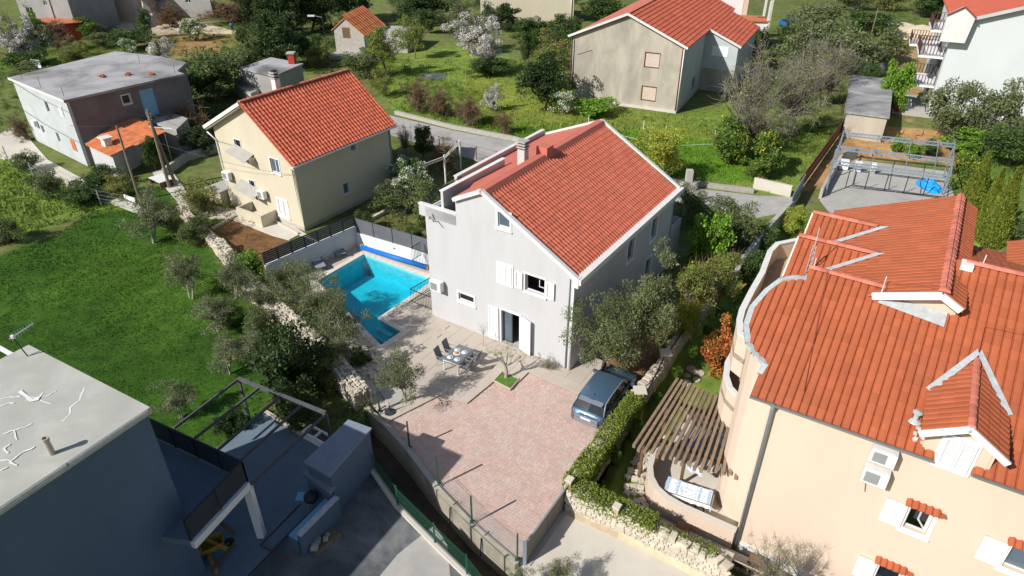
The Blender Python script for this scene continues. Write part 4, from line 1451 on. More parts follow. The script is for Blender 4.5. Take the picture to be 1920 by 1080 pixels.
def railing(parent, pts, h, m='black_metal', step=0.12, r=0.012, name='railing', world=False, post=0.02):
 b = MB()
 for a, c in zip(pts[:-1], pts[1:]):
  a, c = Vector(a), Vector(c)
  n = max(1, int((c - a).length / step))
  up = Vector((0, 0, h))
  b.beam(a + up, c + up, 0.04, 0.03)
  b.beam(a + up * 0.12, c + up * 0.12, 0.025, 0.025)
  for i in range(n + 1):
   p = a.lerp(c, i / n)
   b.beam(p + up * 0.12, p + up, r * 2, r * 2)
  for p in (a, c):
   b.beam(p, p + up, post * 2, post * 2)
 return b.build(name, m, parent, world=world)
def pipe(parent, pts, r, m, name='downpipe', world=False):
 return MB().tube(pts, r, 8).build(name, m, parent, world=world, smooth=True)

# ------------------------------------------------------------------ the pool house in the middle
def main_house():
 t = thing('pool_house', 'pale grey rendered two storey house with red tiled roof beside the turquoise pool', 'house', (-4.70, 33.48, 0), R(-33.5))
 Wd, Dp = 9.35, 12.8
 F, Rr, Lf, Bk = WFRONT(), WRIGHT(Wd), WLEFT(0, Dp), WBACK(Wd, Dp)
 op = [(4.80, 5.50, 7.2, 8.0), (6.45, 7.62, 3.98, 4.95), (4.95, 6.12, 0.06, 2.2), (2.05, 3.1, 1.85, 2.3)]
 wall(t, F, [(0, 0), (Wd, 0), (Wd, 5.55), (3.89, 8.72), (2.12, 7.9), (2.12, 7.02), (0, 7.02)], op)
 sw = [(6.05, 6.85, 3.6, 5.1), (9.3, 10.1, 3.55, 5.1), (9.0, 9.8, 1.0, 2.3)]
 wall(t, Rr, [(0.25, 0), (Dp, 0), (Dp, 5.55), (0.25, 5.55)], sw)
 wall(t, Lf, [(0, 0), (Dp - 0.25, 0), (Dp - 0.25, 6.5), (0, 6.5)])
 wall(t, Bk, [(0, 0), (Wd, 0), (Wd, 7.0), (5.46, 8.72), (0, 5.5)])
 MB().box((0.26, 0.26, 0.0), (9.08, 12.5, 0.08)).build('floor', 'interior_floor', t)
 MB().box((0.26, 0.26, 2.75), (9.08, 12.5, 2.95)).build('ceiling_slab', 'interior_floor', t)
 MB().box((4.2, 3.6, 0.08), (8.9, 3.7, 2.75)).build('inner_wall', 'interior_dark', t)
 MB().box((6.0, 3.2, 2.95), (8.9, 3.3, 5.4)).build('inner_wall', 'interior_dark', t)
 # attic window, shuttered window, open window, door, small window
 window(t, F, 4.80, 5.50, 7.2, 8.0, pane='sky_glass', mull=0, sw=0.13)
 o = MB(F)
 ring(o, 4.78, 5.62, 3.92, 5.05, 0.1, 0.003, 0.035)
 o = o.build('window', 'white_trim', t, label='window with both white shutters closed')
 shutter_leaf(o, F, 4.79, 5.195, 3.93, 5.04, y=0.01, slats=False)
 shutter_leaf(o, F, 5.205, 5.61, 3.93, 5.04, y=0.01, slats=False)
 window(t, F, 6.45, 7.62, 3.98, 4.95, pane=None, mull=0, sw=0.1, shut=[(5.88, 6.33), (7.74, 8.22)], label='open window with white slatted shutters folded back', deep=0.18)
 o = MB(F); ring(o, 6.98, 7.5, 4.05, 4.88, 0.04, -0.62, -0.58)
 o.build('open_sash', 'white_plastic', t)
 o = MB(F)
 o.box((4.83, 0.02, 0.003), (4.95, 2.33, 0.035)); o.box((6.12, 0.02, 0.003), (6.24, 2.33, 0.035)); o.box((4.95, 2.2, 0.003), (6.12, 2.33, 0.035))
 d = o.build('terrace_door', 'white_trim', t, label='open terrace door between tall white shutters')
 shutter_leaf(d, F, 4.14, 4.80, 0.08, 2.24, y=0.05, slats=False, name='door_shutter')
 # the right leaf stands ajar
 W2 = basis((6.26, -0.04, 0), (0.97, -0.24, 0), ZF, (-0.24, -0.97, 0))
 shutter_leaf(d, W2, 0.0, 0.74, 0.08, 2.24, y=0.0, slats=False, name='door_shutter')
 g = MB(F)
 ring(g, 5.05, 5.52, 0.14, 2.1, 0.05, -0.2, -0.15)
 g.build('door_frame', 'anthracite', d)
 MB(F).box((5.03, 0.12, -0.18), (5.54, 2.12, -0.17)).build('pane', 'sky_glass', d)
 MB(F).box((4.9, 0.0, -0.2), (6.2, 0.07, 0.12)).build('threshold', 'interior_floor', d)
 window(t, F, 2.05, 3.1, 1.85, 2.3, mull=0, sw=0.13, pane='dark_glass')
 for a, b, c, e in sw:
  window(t, Rr, a, b, c, e, mull=0, sw=0.14, pane='sky_glass', sur='white_paint')
 ac_unit(t, F, 0.32, 1.10, 2.10, 2.72)
 # balcony box and terrace at the roof
 MB().box((-0.42, 0, 6.45), (2.12, 0.18, 7.1)).build('terrace_parapet', 'white_render', t)
 MB().box((-0.42, 0.181, 6.3), (0.0, 3.6, 6.62)).build('terrace_overhang', 'white_render', t)
 MB().box((-0.46, -0.03, 7.1), (2.14, 0.22, 7.15)).build('coping', 'white_trim', t)
 MB().box((0.0, 0.18, 6.1), (2.3, 3.9, 6.25)).build('terrace_floor', 'terrace_slab', t)
 railing(t, [(-0.3, 0.3, 6.62), (-0.3, 3.7, 6.62)], 0.75, step=0.2)
 # left roof in red membrane, right roof under tiles
 k = 0.40
 zl = lambda x: 8.86 - k * (3.89 - x)
 s = slab3(t, [(-0.35, 3.65, zl(-0.35)), (1.0, 3.65, zl(1.0)), (2.12, 1.2, zl(2.12)), (2.12, -0.02, zl(2.12)), (3.89, -0.02, 8.86), (3.89, Dp + 0.1, 8.86), (-0.35, Dp + 0.1, zl(-0.35))], 0.12, 'membrane_red', 'membrane_roof')
 MB().box((-0.5, 3.3, 6.5), (-0.32, Dp + 0.12, 7.5)).build('parapet', 'white_render', t)
 MB().box((-0.54, 3.27, 7.5), (-0.29, Dp + 0.15, 7.55)).build('coping', 'white_trim', t)
 b = MB()
 b.add([(1.0, 0.2, 6.25), (1.16, 0.2, 6.25), (1.7, 5.2, 6.25), (1.54, 5.2, 6.25), (1.0, 0.2, 8.1), (1.16, 0.2, 8.1), (1.7, 5.2, 8.4), (1.54, 5.2, 8.4)],
  [(0, 3, 2, 1), (4, 5, 6, 7), (0, 1, 5, 4), (1, 2, 6, 5), (2, 3, 7, 6), (3, 0, 4, 7)])
 b.build('upstand_wall', 'white_render', t)
 b = MB()
 b.beam((1.0 + 0.08, 0.15, 8.12), (1.62, 5.25, 8.42), 0.26, 0.05)
 b.build('upstand_coping', 'white_trim', t)
 # front barge boards
 for p, q, w in (((2.08, -0.09, 8.0), (3.95, -0.09, 8.93), 0.2), ((3.83, -0.09, 8.93), (9.5, -0.09, 5.66), 0.2)):
  b = MB(); b.beam(p, q, 0.22, w)
  b.build('barge_board', 'white_trim', t)
 b = MB(); b.beam((3.89, Dp + 0.12, 8.95), (9.5, Dp + 0.12, 5.7), 0.2, 0.12); b.beam((-0.4, Dp + 0.12, zl(-0.35) + 0.05), (3.89, Dp + 0.12, 8.95), 0.2, 0.12)
 b.build('barge_board', 'white_trim', t)
 MB().box((9.36, -0.22, 5.42), (9.74, Dp + 0.25, 5.72)).build('eaves_gutter', 'white_trim', t)
 MB().box((9.30, -0.24, 5.22), (9.62, 0.1, 5.75)).build('gutter_box', 'white_trim', t)
 rk = (8.86 - 5.62) / (9.45 - 3.89)
 u = Vector((0, 1, 0)); v = Vector((-1, 0, rk)).normalized()
 rl = math.hypot(9.45 - 3.89, 8.86 - 5.62)
 rf = slab3(t, [(3.89, 0.0, 8.85), (9.45, 0.0, 5.61), (9.45, Dp, 5.61), (3.89, Dp, 8.85)], 0.16, 'tile_red', 'roof')
 ps = Pieces('roof_tile', 'far_roof_tiles', 'tile_red', rf, t, [wave_tile(0.25, 0.335, 0.048, 8, 0.02)], smooth=False)
 tile_plane(ps, (9.45, 0.0, 5.63), u, v, [(0, 0), (Dp, 0), (Dp, rl - 0.15), (0, rl - 0.15)], 0.25, 0.335)
 ps.finish()
 b = MB()
 b.add([(3.35, 0.0, 8.66), (3.62, 0.0, 8.98), (4.05, 0.0, 8.98), (4.22, 0.0, 8.74), (3.35, Dp, 8.66), (3.62, Dp, 8.98), (4.05, Dp, 8.98), (4.22, Dp, 8.74)],
  [(0, 1, 5, 4), (1, 2, 6, 5), (2, 3, 7, 6), (3, 2, 1, 0), (4, 5, 6, 7)])
 b.build('ridge_cover', 'membrane_red', t)
 # chimney with slots, red box vent
 c = MB().box((2.85, 4.75, 8.2), (3.3, 5.2, 9.35))
 ch = c.build('chimney', 'white_render', t)
 for i in range(3):
  MB().box((2.90, 4.80, 9.36 + i * 0.16), (3.25, 5.15, 9.44 + i * 0.16)).build('flue_slot', 'black_metal', ch)
  MB().box((2.80, 4.70, 9.44 + i * 0.16), (3.35, 5.25, 9.51 + i * 0.16)).build('chimney_cap', 'concrete', ch)
 c = MB().box((3.45, 5.75, 8.6), (4.15, 6.45, 9.35))
 c.build('roof_vent', 'membrane_red', t)
 pipe(t, [(9.30, -0.08, 5.3), (9.30, -0.08, 0.0)], 0.05, 'white_plastic')
 pipe(t, [(9.05, -0.07, 5.5), (9.05, -0.07, 0.0)], 0.035, 'grey_metal')
 pts = [(0.25, -0.03, 6.35), (0.35, -0.06, 6.55), (0.62, -0.05, 6.28), (0.55, -0.04, 6.75), (0.75, -0.06, 6.35), (0.9, -0.04, 6.4), (1.25, -0.03, 6.1)]
 MB().tube(pts, 0.018, 5).build('loose_cable', 'black_metal', t)
 # low rear annex with balcony
 a = MB().box((6.4, Dp + 0.01, 0), (9.3, Dp + 1.9, 2.9)); a.build('annex', 'white_render', t)
 railing(t, [(6.45, Dp + 1.85, 2.9), (9.25, Dp + 1.85, 2.9), (9.25, Dp + 0.1, 2.9)], 0.95, step=0.25)
main_house()

# ------------------------------------------------------------------ the villa on the right
VP, VR = (8.99, 18.06, 0), R(-32.2)
def villa():
 t = thing('villa', 'peach rendered villa with orange tiled roofs and rounded corner tower', 'house', VP, VR)
 k = math.tan(R(25))
 zf = lambda y: 7.05 + k * y
 F = WFRONT()
 ops = [(5.02, 5.70, 3.6, 4.62), (7.88, 8.65, 3.6, 4.62), (4.88, 5.60, 0.55, 1.55), (8.0, 8.7, 0.55, 1.55)]
 wall(t, F, [(0.0, -1.3), (14, -1.3), (14, 6.88), (0.0, 6.88)], ops, m='peach_render')
 MB().box((0.0, -0.045, -1.3), (14, -0.001, -0.45)).build('plinth', 'white_trim', t)
 # rounded tower and left side
 foot = [(0.0, 0.02), (-0.10, 0.95), (-0.50, 1.15), (-0.95, 1.40), (-1.25, 1.75), (-1.48, 2.25), (-1.52, 2.75), (-1.46, 3.25), (-1.25, 3.85), (-0.95, 4.3), (-0.6, 4.6), (-0.2, 4.8), (0.3, 5.0), (0.3, 0.02)]
 MB().prism(foot, -1.3, 0, z1f=lambda x, y: zf(y) - 0.10, cap0=False).build('tower', 'peach_render', t, smooth=False)
 wall(t, WLEFT(-0.4, 14), [(0, -1.3), (9.2, -1.3), (9.2, 8.2), (0, 8.2)], [(3.0, 4.6, 5.6, 7.6)], m='peach_render')
 MB().box((-0.4, 5.0, 7.3), (4.6, 13.9, 7.9)).build('attic_wall', 'peach_render', t)
 wall(t, WRIGHT(4.5), [(5, 7), (13.9, 7), (13.9, 9.7), (5, 9.7)], m='peach_render', name='wing_wall')
 # front roof plane
 foot2 = [(-0.60, -0.22), (-0.62, 0.59), (-0.55, 1.0), (-0.98, 1.22), (-1.38, 1.55), (-1.70, 2.2), (-1.75, 2.9), (-1.5, 3.75), (-1.15, 4.38), (-0.75, 4.62), (-0.33, 4.75), (-0.36, 5.2), (4.3, 5.2), (4.3, 7.0), (14.2, 7.0), (14.2, -0.22), (6.05, -0.22), (6.05, 0.75), (5.0, 0.75), (5.0, -0.22)]
 rf = slab3(t, [(x, y, zf(y)) for x, y in foot2], 0.14, 'tile_orange', 'roof')
 cs = math.cos(R(25))
 ps = Pieces('roof_tile', 'far_roof_tiles', 'tile_orange', rf, t, [wave_tile(0.27, 0.40, 0.045, 8, 0.016, True)])
 tile_plane(ps, (0, 0, zf(0) + 0.02), (1, 0, 0), (0, cs, math.sin(R(25))), [(x, y / cs) for x, y in foot2], 0.27, 0.40)
 # rear cross wing: left slope, right slope
 kl = 0.41
 zl = lambda x: 10.2 - kl * (4.0 - x)
 al = math.atan(kl); cl = math.cos(al)
 slab3(t, [(-0.75, 5.0, zl(-0.75)), (4.0, 4.45, 10.2), (4.0, 14.0, 10.2), (-0.75, 14.0, zl(-0.75))], 0.16, 'tile_orange', 'wing_roof')
 tile_plane(ps, (-0.75, 14.0, zl(-0.75) + 0.02), (0, -1, 0), (cl, 0, math.sin(al)),
   [(0, 0), (9.0, 0.0), (9.55, 4.75 / cl - 0.1), (0, 4.75 / cl - 0.1)], 0.27, 0.40)
 ar = math.atan(0.55); cr = math.cos(ar)
 slab3(t, [(4.0, 4.45, 10.2), (4.72, 4.45, 9.8), (4.72, 14.0, 9.8), (4.0, 14.0, 10.2)], 0.12, 'tile_orange', 'wing_roof')
 tile_plane(ps, (4.72, 4.45, 9.83), (0, 1, 0), (-cr, 0, math.sin(ar)), [(0, 0), (9.55, 0), (9.55, 0.72), (0, 0.72)], 0.27, 0.40)
 # two small cross gables on the left slope and the rear side of the main ridges
 def cross(y0, zr, yb, x0, kk=0.53):
  xr = 4.0 - (10.2 - zr) / kl
  zb = zr - kk * (y0 - yb)
  xb = 4.0 - (10.2 - zb) / kl
  a = math.atan(kk); c = math.cos(a)
  slab3(t, [(x0, yb, zb), (max(xb, x0) + 0.0, yb, zb), (xr, y0, zr), (x0, y0, zr)], 0.12, 'tile_orange', 'gable_roof')
  slab3(t, [(x0, y0, zr), (xr, y0, zr), (max(xb, x0), 2 * y0 - yb, zb), (x0, 2 * y0 - yb, zb)], 0.12, 'tile_orange', 'gable_roof')
  L = (y0 - yb) / c
  tile_plane(ps, (x0, yb, zb + 0.02), (1, 0, 0), (0, c, math.sin(a)), [(0, 0), (xb - x0 + 0.1, 0), (xr - x0, L), (0, L)], 0.27, 0.40)
  W = basis((x0 + 0.12, 0, 0), -YF, ZF, -XF)
  MB(W).prism([(-(2 * y0 - yb), zb - 0.15), (-yb, zb - 0.15), (-y0, zr - 0.15)], -0.2, 0).build('gable_wall', 'white_trim', t)
  b = MB(); b.beam((x0, yb - 0.02, zb - 0.02), (x0, y0, zr - 0.02), 0.06, 0.14)
  b.build('barge_board', 'white_trim', t)
  b = MB()
  b.add([(xb - 0.04, yb, zb + 0.15), (xb + 0.30, yb - 0.02, zb + 0.22), (xr + 0.30, y0 - 0.08, zr + 0.22), (xr - 0.04, y0 - 0.1, zr + 0.15)], [(0, 1, 2, 3)])
  b.build('valley_flashing', 'flashing', t)
  ridge_caps(rf, (x0, y0, zr + 0.06), (xr + 0.1, y0, zr + 0.06), r=0.14)
 cross(8.25, 9.22, 6.35, -1.42)
 cross(11.1, 9.15, 9.75, -1.42)
 slab3(t, [(-0.36, 5.2, zf(5.2)), (2.1, 5.2, zf(5.2)), (0.5, 6.4, zf(5.2) - 0.6), (-0.36, 6.4, zf(5.2) - 0.6)], 0.1, 'tile_orange', 'rear_slope')
 ridge_caps(rf, (-0.40, 5.2, zf(5.2) + 0.07), (2.3, 5.12, zf(5.2) + 0.07), r=0.14)
 ridge_caps(rf, (4.0, 4.4, 10.30), (4.0, 14.0, 10.30), r=0.19, step=0.36)
 ridge_caps(rf, (4.5, 7.0, zf(7.0) + 0.07), (14.0, 7.0, zf(7.0) + 0.07), r=0.14)
 # rear slope of the right part and a second wing beyond it
 zr = zf(7.0)
 slab3(t, [(4.6, 7.0, zr), (14.2, 7.0, zr), (14.2, 13.0, zr - 1.9), (4.6, 13.0, zr - 1.9)], 0.12, 'tile_orange', 'rear_slope')
 a = math.atan(1.9 / 6.0)
 tile_plane(ps, (14.0, 13.0, zr - 1.88), (-1, 0, 0), (0, -math.cos(a), math.sin(a)), [(5.5, 0), (9.4, 0), (9.4, 6.2), (5.5, 6.2)], 0.27, 0.40)
 zw = lambda x: 9.35 + 0.41 * (x - 6.3)
 slab3(t, [(6.3, 8.9, zw(6.3)), (7.9, 7.6, zw(7.9)), (10.5, 7.6, zw(10.5)), (10.5, 12.6, zw(10.5)), (6.1, 12.0, zw(6.1))], 0.12, 'tile_orange', 'second_wing_roof')
 tile_plane(ps, (6.1, 12.3, zw(6.1) + 0.02), (0, -1, 0), (cl, 0, math.sin(al)), [(0, 0), (3.4, 0.1), (4.6, 1.9), (4.6, 4.6), (0, 4.6)], 0.27, 0.40)
 b = MB(); b.add([(6.2, 8.95, zw(6.2) + 0.08), (6.5, 9.1, zw(6.5) + 0.08), (8.0, 7.85, zw(8.0) + 0.08), (7.8, 7.6, zw(7.8) + 0.06)], [(0, 1, 2, 3)])
 b.build('valley_flashing', 'flashing', t)
 # white gable end of the cross wing standing on the front slope
 MB(WFRONT(0, 4.78, 0)).prism([(1.9, zf(4.78) - 0.1), (4.6, zf(4.78) - 0.1), (4.55, 9.72), (4.0, 10.06), (2.1, 9.34)], -0.15, 0).build('wing_gable', 'peach_render', t)
 b = MB(); b.beam((1.95, 4.55, 9.36), (4.0, 4.45, 10.12), 0.10, 0.26); b.beam((3.98, 4.45, 10.12), (4.66, 4.45, 9.74), 0.10, 0.24)
 b.build('barge_board', 'white_paint', t)
 b = MB(); b.add([(2.2, 4.45, zf(4.45) + 0.10), (4.35, 4.2, zf(4.2) + 0.10), (4.35, 4.75, zf(4.75) + 0.12), (2.2, 4.75, zf(4.75) + 0.12)], [(0, 1, 2, 3)])
 b.build('apron_flashing', 'flashing', t)
 MB().box((4.35, 6.6, zr - 0.1), (4.75, 7.1, zr + 0.12)).build('mortar_patch', 'sealant', t)
 # dormer
 d = slab3(t, [(5.5, -0.42, 8.66), (5.5, 3.5, 8.66), (4.42, 1.75, 7.96), (4.42, -0.42, 7.96)], 0.1, 'tile_orange', 'dormer', label='small pointed dormer with closed white shutters at the eaves')
 slab3(d, [(5.5, -0.42, 8.66), (6.62, -0.42, 7.94), (6.62, 1.75, 7.94), (5.5, 3.5, 8.66)], 0.1, 'tile_orange', 'dormer_roof')
 ad = math.atan(0.7 / 1.08); cd = math.cos(ad); Ld = 1.08 / cd
 tile_plane(ps, (4.42, 3.5, 7.99), (0, -1, 0), (cd, 0, math.sin(ad)), [(1.75, 0), (3.9, 0), (3.9, Ld), (0.1, Ld)], 0.27, 0.40)
 tile_plane(ps, (6.62, -0.42, 7.97), (0, 1, 0), (-cd, 0, math.sin(ad)), [(0, 0), (2.15, 0), (3.9, Ld), (0, Ld)], 0.27, 0.40)
 ridge_caps(rf, (5.5, -0.44, 8.72), (5.5, 3.4, 8.72), r=0.12)
 for x, s in ((4.42, -1), (6.62, 1)):
  b = MB()
  b.add([(x - s * 0.08, 1.72, zf(1.72) + 0.16), (x + s * 0.12, 1.86, zf(1.86) + 0.13), (5.5 + s * 0.06, 3.72, zf(3.72) + 0.13), (5.5 - s * 0.02, 3.5, zf(3.5) + 0.16)], [(0, 1, 2, 3)])
  b.build('flashing', 'flashing', d)
 MB(WFRONT(0, -0.02, 0)).prism([(4.7, 6.75), (6.35, 6.75), (6.35, 7.95), (5.5, 8.5), (4.7, 7.95)], -0.2, 0, [[(5.12, 6.85), (5.92, 6.85), (5.92, 7.85), (5.12, 7.85)]]).build('dormer_wall', 'peach_render', d)
 wd = MB(WFRONT(0, -0.02, 0)); ring(wd, 5.12, 5.92, 6.7, 7.85, 0.12, 0.003, 0.04)
 wd.build('window_surround', 'white_paint', d)
 shutter_leaf(d, WFRONT(0, -0.02, 0), 5.10, 5.515, 6.7, 7.87, y=0.05)
 shutter_leaf(d, WFRONT(0, -0.02, 0), 5.525, 5.94, 6.7, 7.87, y=0.05)
 for p, q in (((4.36, -0.46, 7.90), (5.52, -0.46, 8.66)), ((5.48, -0.46, 8.66), (6.68, -0.46, 7.88))):
  b = MB(); b.beam(p, q, 0.08, 0.2); b.build('barge_board', 'white_paint', d)
 # walls closing dormer cheeks
 MB().box((4.62, 0.0, 7.0), (4.70, 1.9, 7.9)).build('cheek', 'peach_render', d)
 MB().box((6.36, 0.0, 7.0), (6.44, 1.9, 7.9)).build('cheek', 'peach_render', d)
 # gutters in zinc
 for x0, x1 in ((-0.66, 4.98), (6.06, 14.2)):
  b = MB(); b.add([(x0, -0.20, 6.93), (x0, -0.38, 6.95), (x0, -0.40, 7.03), (x1, -0.20, 6.93), (x1, -0.38, 6.95), (x1, -0.40, 7.03)], [(0, 3, 4, 1), (1, 4, 5, 2)])
  b.add([(x0, -0.20, 6.92), (x0, -0.39, 6.94), (x0, -0.42, 7.04), (x1, -0.20, 6.92), (x1, -0.39, 6.94), (x1, -0.42, 7.04)], [(0, 1, 4, 3), (1, 2, 5, 4)])
  b.build('gutter', 'zinc', t)
 b = MB()
 g = [(x, y) for x, y in foot2[1:11]]
 for (xa, ya), (xb_, yb_) in zip(g[:-1], g[1:]):
  b.beam((xa - 0.02, ya, zf(ya) + 0.02), (xb_ - 0.02, yb_, zf(yb_) + 0.02), 0.2, 0.14)
 b.build('curved_gutter', 'flashing', t)
 pipe(t, [(0.14, -0.30, 6.95), (0.14, -0.12, 6.55), (0.12, -0.12, -0.9)], 0.07, 'zinc')
 # lightning wire with stays
 b = MB()
 b.tube([(0.9, 0.45, zf(0.45) + 0.12), (0.25, 5.1, zf(5.1) + 0.2)], 0.009, 4)
 b.tube([(0.0, 5.25, zf(5.2) + 0.25), (2.3, 5.15, zf(5.2) + 0.25), (4.0, 4.5, 10.45), (4.0, 14, 10.45)], 0.009, 4)
 b.tube([(5.5, 3.6, zf(3.6) + 0.1), (5.5, 4.6, zf(4.6) + 0.1), (9.0, 4.9, zf(4.9) + 0.1)], 0.009, 4)
 b.tube([(4.8, 7.0, zr + 0.28), (14.0, 7.0, zr + 0.28)], 0.009, 4)
 b.tube([(1.75, 8.25, 9.42), (-1.42, 8.25, 9.45)], 0.009, 4)
 b.tube([(1.5, 11.1, 9.35), (-1.42, 11.1, 9.38)], 0.009, 4)
 b.build('lightning_wire', 'rust_metal', t)
 for x, y, z in ((-0.25, 5.2, zf(5.2)), (2.2, 5.15, zf(5.2)), (5.0, 7.0, zr), (6.6, 7.0, zr), (2.2, 4.6, 9.4)):
  MB().tube([(x, y, z), (x, y, z + 0.5)], 0.02, 5).build('wire_stay', 'white_plastic', t)
 MB().lathe([(0.0, 0), (0.22, 0.0), (0.20, 0.02), (0.08, 0.08), (0.08, 0.3), (0.15, 0.34), (0.15, 0.38), (0.0, 0.44)], (4.25, 0.75, zf(0.75) + 0.02), 12).build('flue_cap', 'flashing', t)
 b = MB()
 for _ in range(10):
  x, y = random.uniform(4.3, 4.7), random.uniform(0.1, 0.55)
  b.cbox((x, y, zf(y) + 0.09), (0.13, 0.1, 0.05), Matrix.Rotation(random.uniform(0, 3), 3, 'Z'))
 b.build('mortar_lumps', 'mortar', t, kind='stuff')
 # two air conditioners, one above the other
 ac_unit(t, F, 3.34, 4.10, 6.18, 6.72)
 ac_unit(t, F, 3.34, 4.10, 5.24, 5.84)
 pipe(t, [(3.5, -0.05, 5.2), (3.52, -0.08, 5.0), (3.62, -0.04, 4.5)], 0.012, 'grey_metal', 'ac_hose')
 # windows with hoods of roof tiles
 def vw(x0, x1, z0, z1, sx0, lab, pane):
  o = window(t, F, x0, x1, z0, z1, sur='white_paint', sw=0.13, proud=0.03, pane=pane, mull=0, shut=[(sx0, x0 - 0.08)], label=lab, slats=False, deep=0.2)
  MB(F).box((sx0 + 0.04, z0 + 0.02, 0.004), (sx0 + 0.10, z1 - 0.02, 0.05)).build('shutter_hinge', 'grey_metal', o)
  hb = MB(F); hb.box((x0 - 0.2, z1 + 0.15, 0.003), (x1 + 0.28, z1 + 0.19, 0.2))
  h = hb.build('tile_hood', 'tile_orange', t)
  v, f = wave_tile(0.2, 0.26, 0.06)
  b0 = MB(); b0.v, b0.f = v, f
  me = b0.mesh('hood_tile', M['tile_orange'])
  n = int((x1 + 0.28 - x0 + 0.2) / 0.2)
  for i in range(n):
   link('hood_tile', me, h, T=basis((x0 - 0.2 + i * 0.2, -0.25, z1 + 0.16), (1, 0, 0), Vector((0, 0.9, 0.42)).normalized(), Vector((0, -0.42, 0.9)).normalized()))
 vw(5.02, 5.70, 3.6, 4.62, 4.28, 'open window with one white shutter folded left', None)
 vw(7.88, 8.65, 3.6, 4.62, 7.12, 'window with a blue grey roller screen and white shutter', 'sky_glass')
 vw(4.88, 5.60, 0.55, 1.55, 4.18, 'lower window with a pale lattice shutter folded left', 'dark_glass')
 vw(8.0, 8.7, 0.55, 1.55, 7.25, None, 'dark_glass')
 o = MB(F); o.box((5.08, 3.62, -0.6), (5.66, 4.6, -0.58)); o.build('dark_room', 'interior_dark', t)
 W2 = basis((5.66, 0.15, 0), Vector((-0.5, 0.86, 0)), ZF, Vector((-0.86, -0.5, 0)))
 o = MB(W2); ring(o, 0.05, 0.42, 3.72, 4.52, 0.045, 0, 0.04); o.build('open_sash', 'white_plastic', t)
 # curved balconies
 def balcony(path, z0, z1, inner, zb, nm):
  out = [Vector(p) for p in path]
  inn = []
  for i, p in enumerate(out):
   d = (out[min(i + 1, len(out) - 1)] - out[max(i - 1, 0)]).normalized()
   inn.append(p + Vector((d.y, -d.x)) * 0.2)
  fl = [tuple(p) for p in out] + inner
  o = MB().prism(fl, z0 - 0.25, z0).build(nm, 'peach_render', t)
  q = [tuple(p) for p in out] + [tuple(p) for p in reversed(inn)]
  MB().prism(q, zb, z1, z1f=None).build('balcony_parapet', 'peach_render', o)
  b = off_poly(q, 0.03)
  MB().prism(b, z1 + 0.001, z1 + 0.05).build('parapet_coping', 'white_trim', o)
  MB().prism([tuple(p) for p in inn] + inner, z0 + 0.002, z0 + 0.02).build('balcony_floor', 'stone_warm', o)
 balcony([(-0.9, 4.35), (-1.77, 3.75), (-2.26, 4.04), (-2.58, 4.97), (-2.72, 5.84), (-2.80, 7.57), (-2.84, 9.49), (-3.07, 11.8), (-2.95, 12.87), (-2.1, 13.96), (-0.5, 14.0)],
   5.45, 6.38, [(-0.38, 13.9), (-0.38, 4.9)], 4.5, 'upper_balcony')
 balcony([(-1.3, 3.8), (-1.76, 3.72), (-2.23, 4.1), (-2.61, 4.79), (-2.84, 5.76), (-2.85, 6.95), (-2.7, 8.0), (-2.2, 8.6), (-0.6, 8.8)],
   2.9, 3.5, [(-0.38, 8.7), (-0.38, 4.9)], 1.6, 'lower_balcony')
 MB().prism([(-1.7, 6.5), (-0.45, 6.5), (-0.45, 13.5), (-1.7, 13.5)], 5.5, 6.0).build('balcony_bench', 'peach_render', t)
 # chimney like mast: aerial on the second gable
 b = MB()
 p0 = Vector((-0.55, 6.6, 8.3))
 for dx, dy in ((-0.09, 0), (0.09, 0), (0, 0.12)):
  b.beam(p0 + Vector((dx, dy, 0)), p0 + Vector((dx * 0.6, dy * 0.6, 1.5)), 0.02, 0.02)
 for i in range(6):
  z = i * 0.25
  b.beam(p0 + Vector((-0.09, 0, z)), p0 + Vector((0.09, 0, z + 0.2)), 0.012, 0.012)
  b.beam(p0 + Vector((0.09, 0, z)), p0 + Vector((0, 0.12, z + 0.2)), 0.012, 0.012)
 b.beam(p0 + Vector((0, 0, 1.4)), p0 + Vector((0, 0, 2.3)), 0.03, 0.03)
 b.build('aerial_mast', 'flashing', t)
 MB().box((-0.95, 5.6, 8.0), (-0.1, 6.35, 8.25)).build('white_ledge', 'sealant', t)
 ps.finish()
villa()

def tri_roof_tiles(t, rf, planes, w, l, h, m, seam=0.004):
 ps = Pieces('roof_tile', 'far_roof_tiles', m, rf, t, [wave_tile(w, l, h, 6)])
 for o, u, v, poly in planes:
  tile_plane(ps, o, u, v, poly, w, l, seam)
 ps.finish()

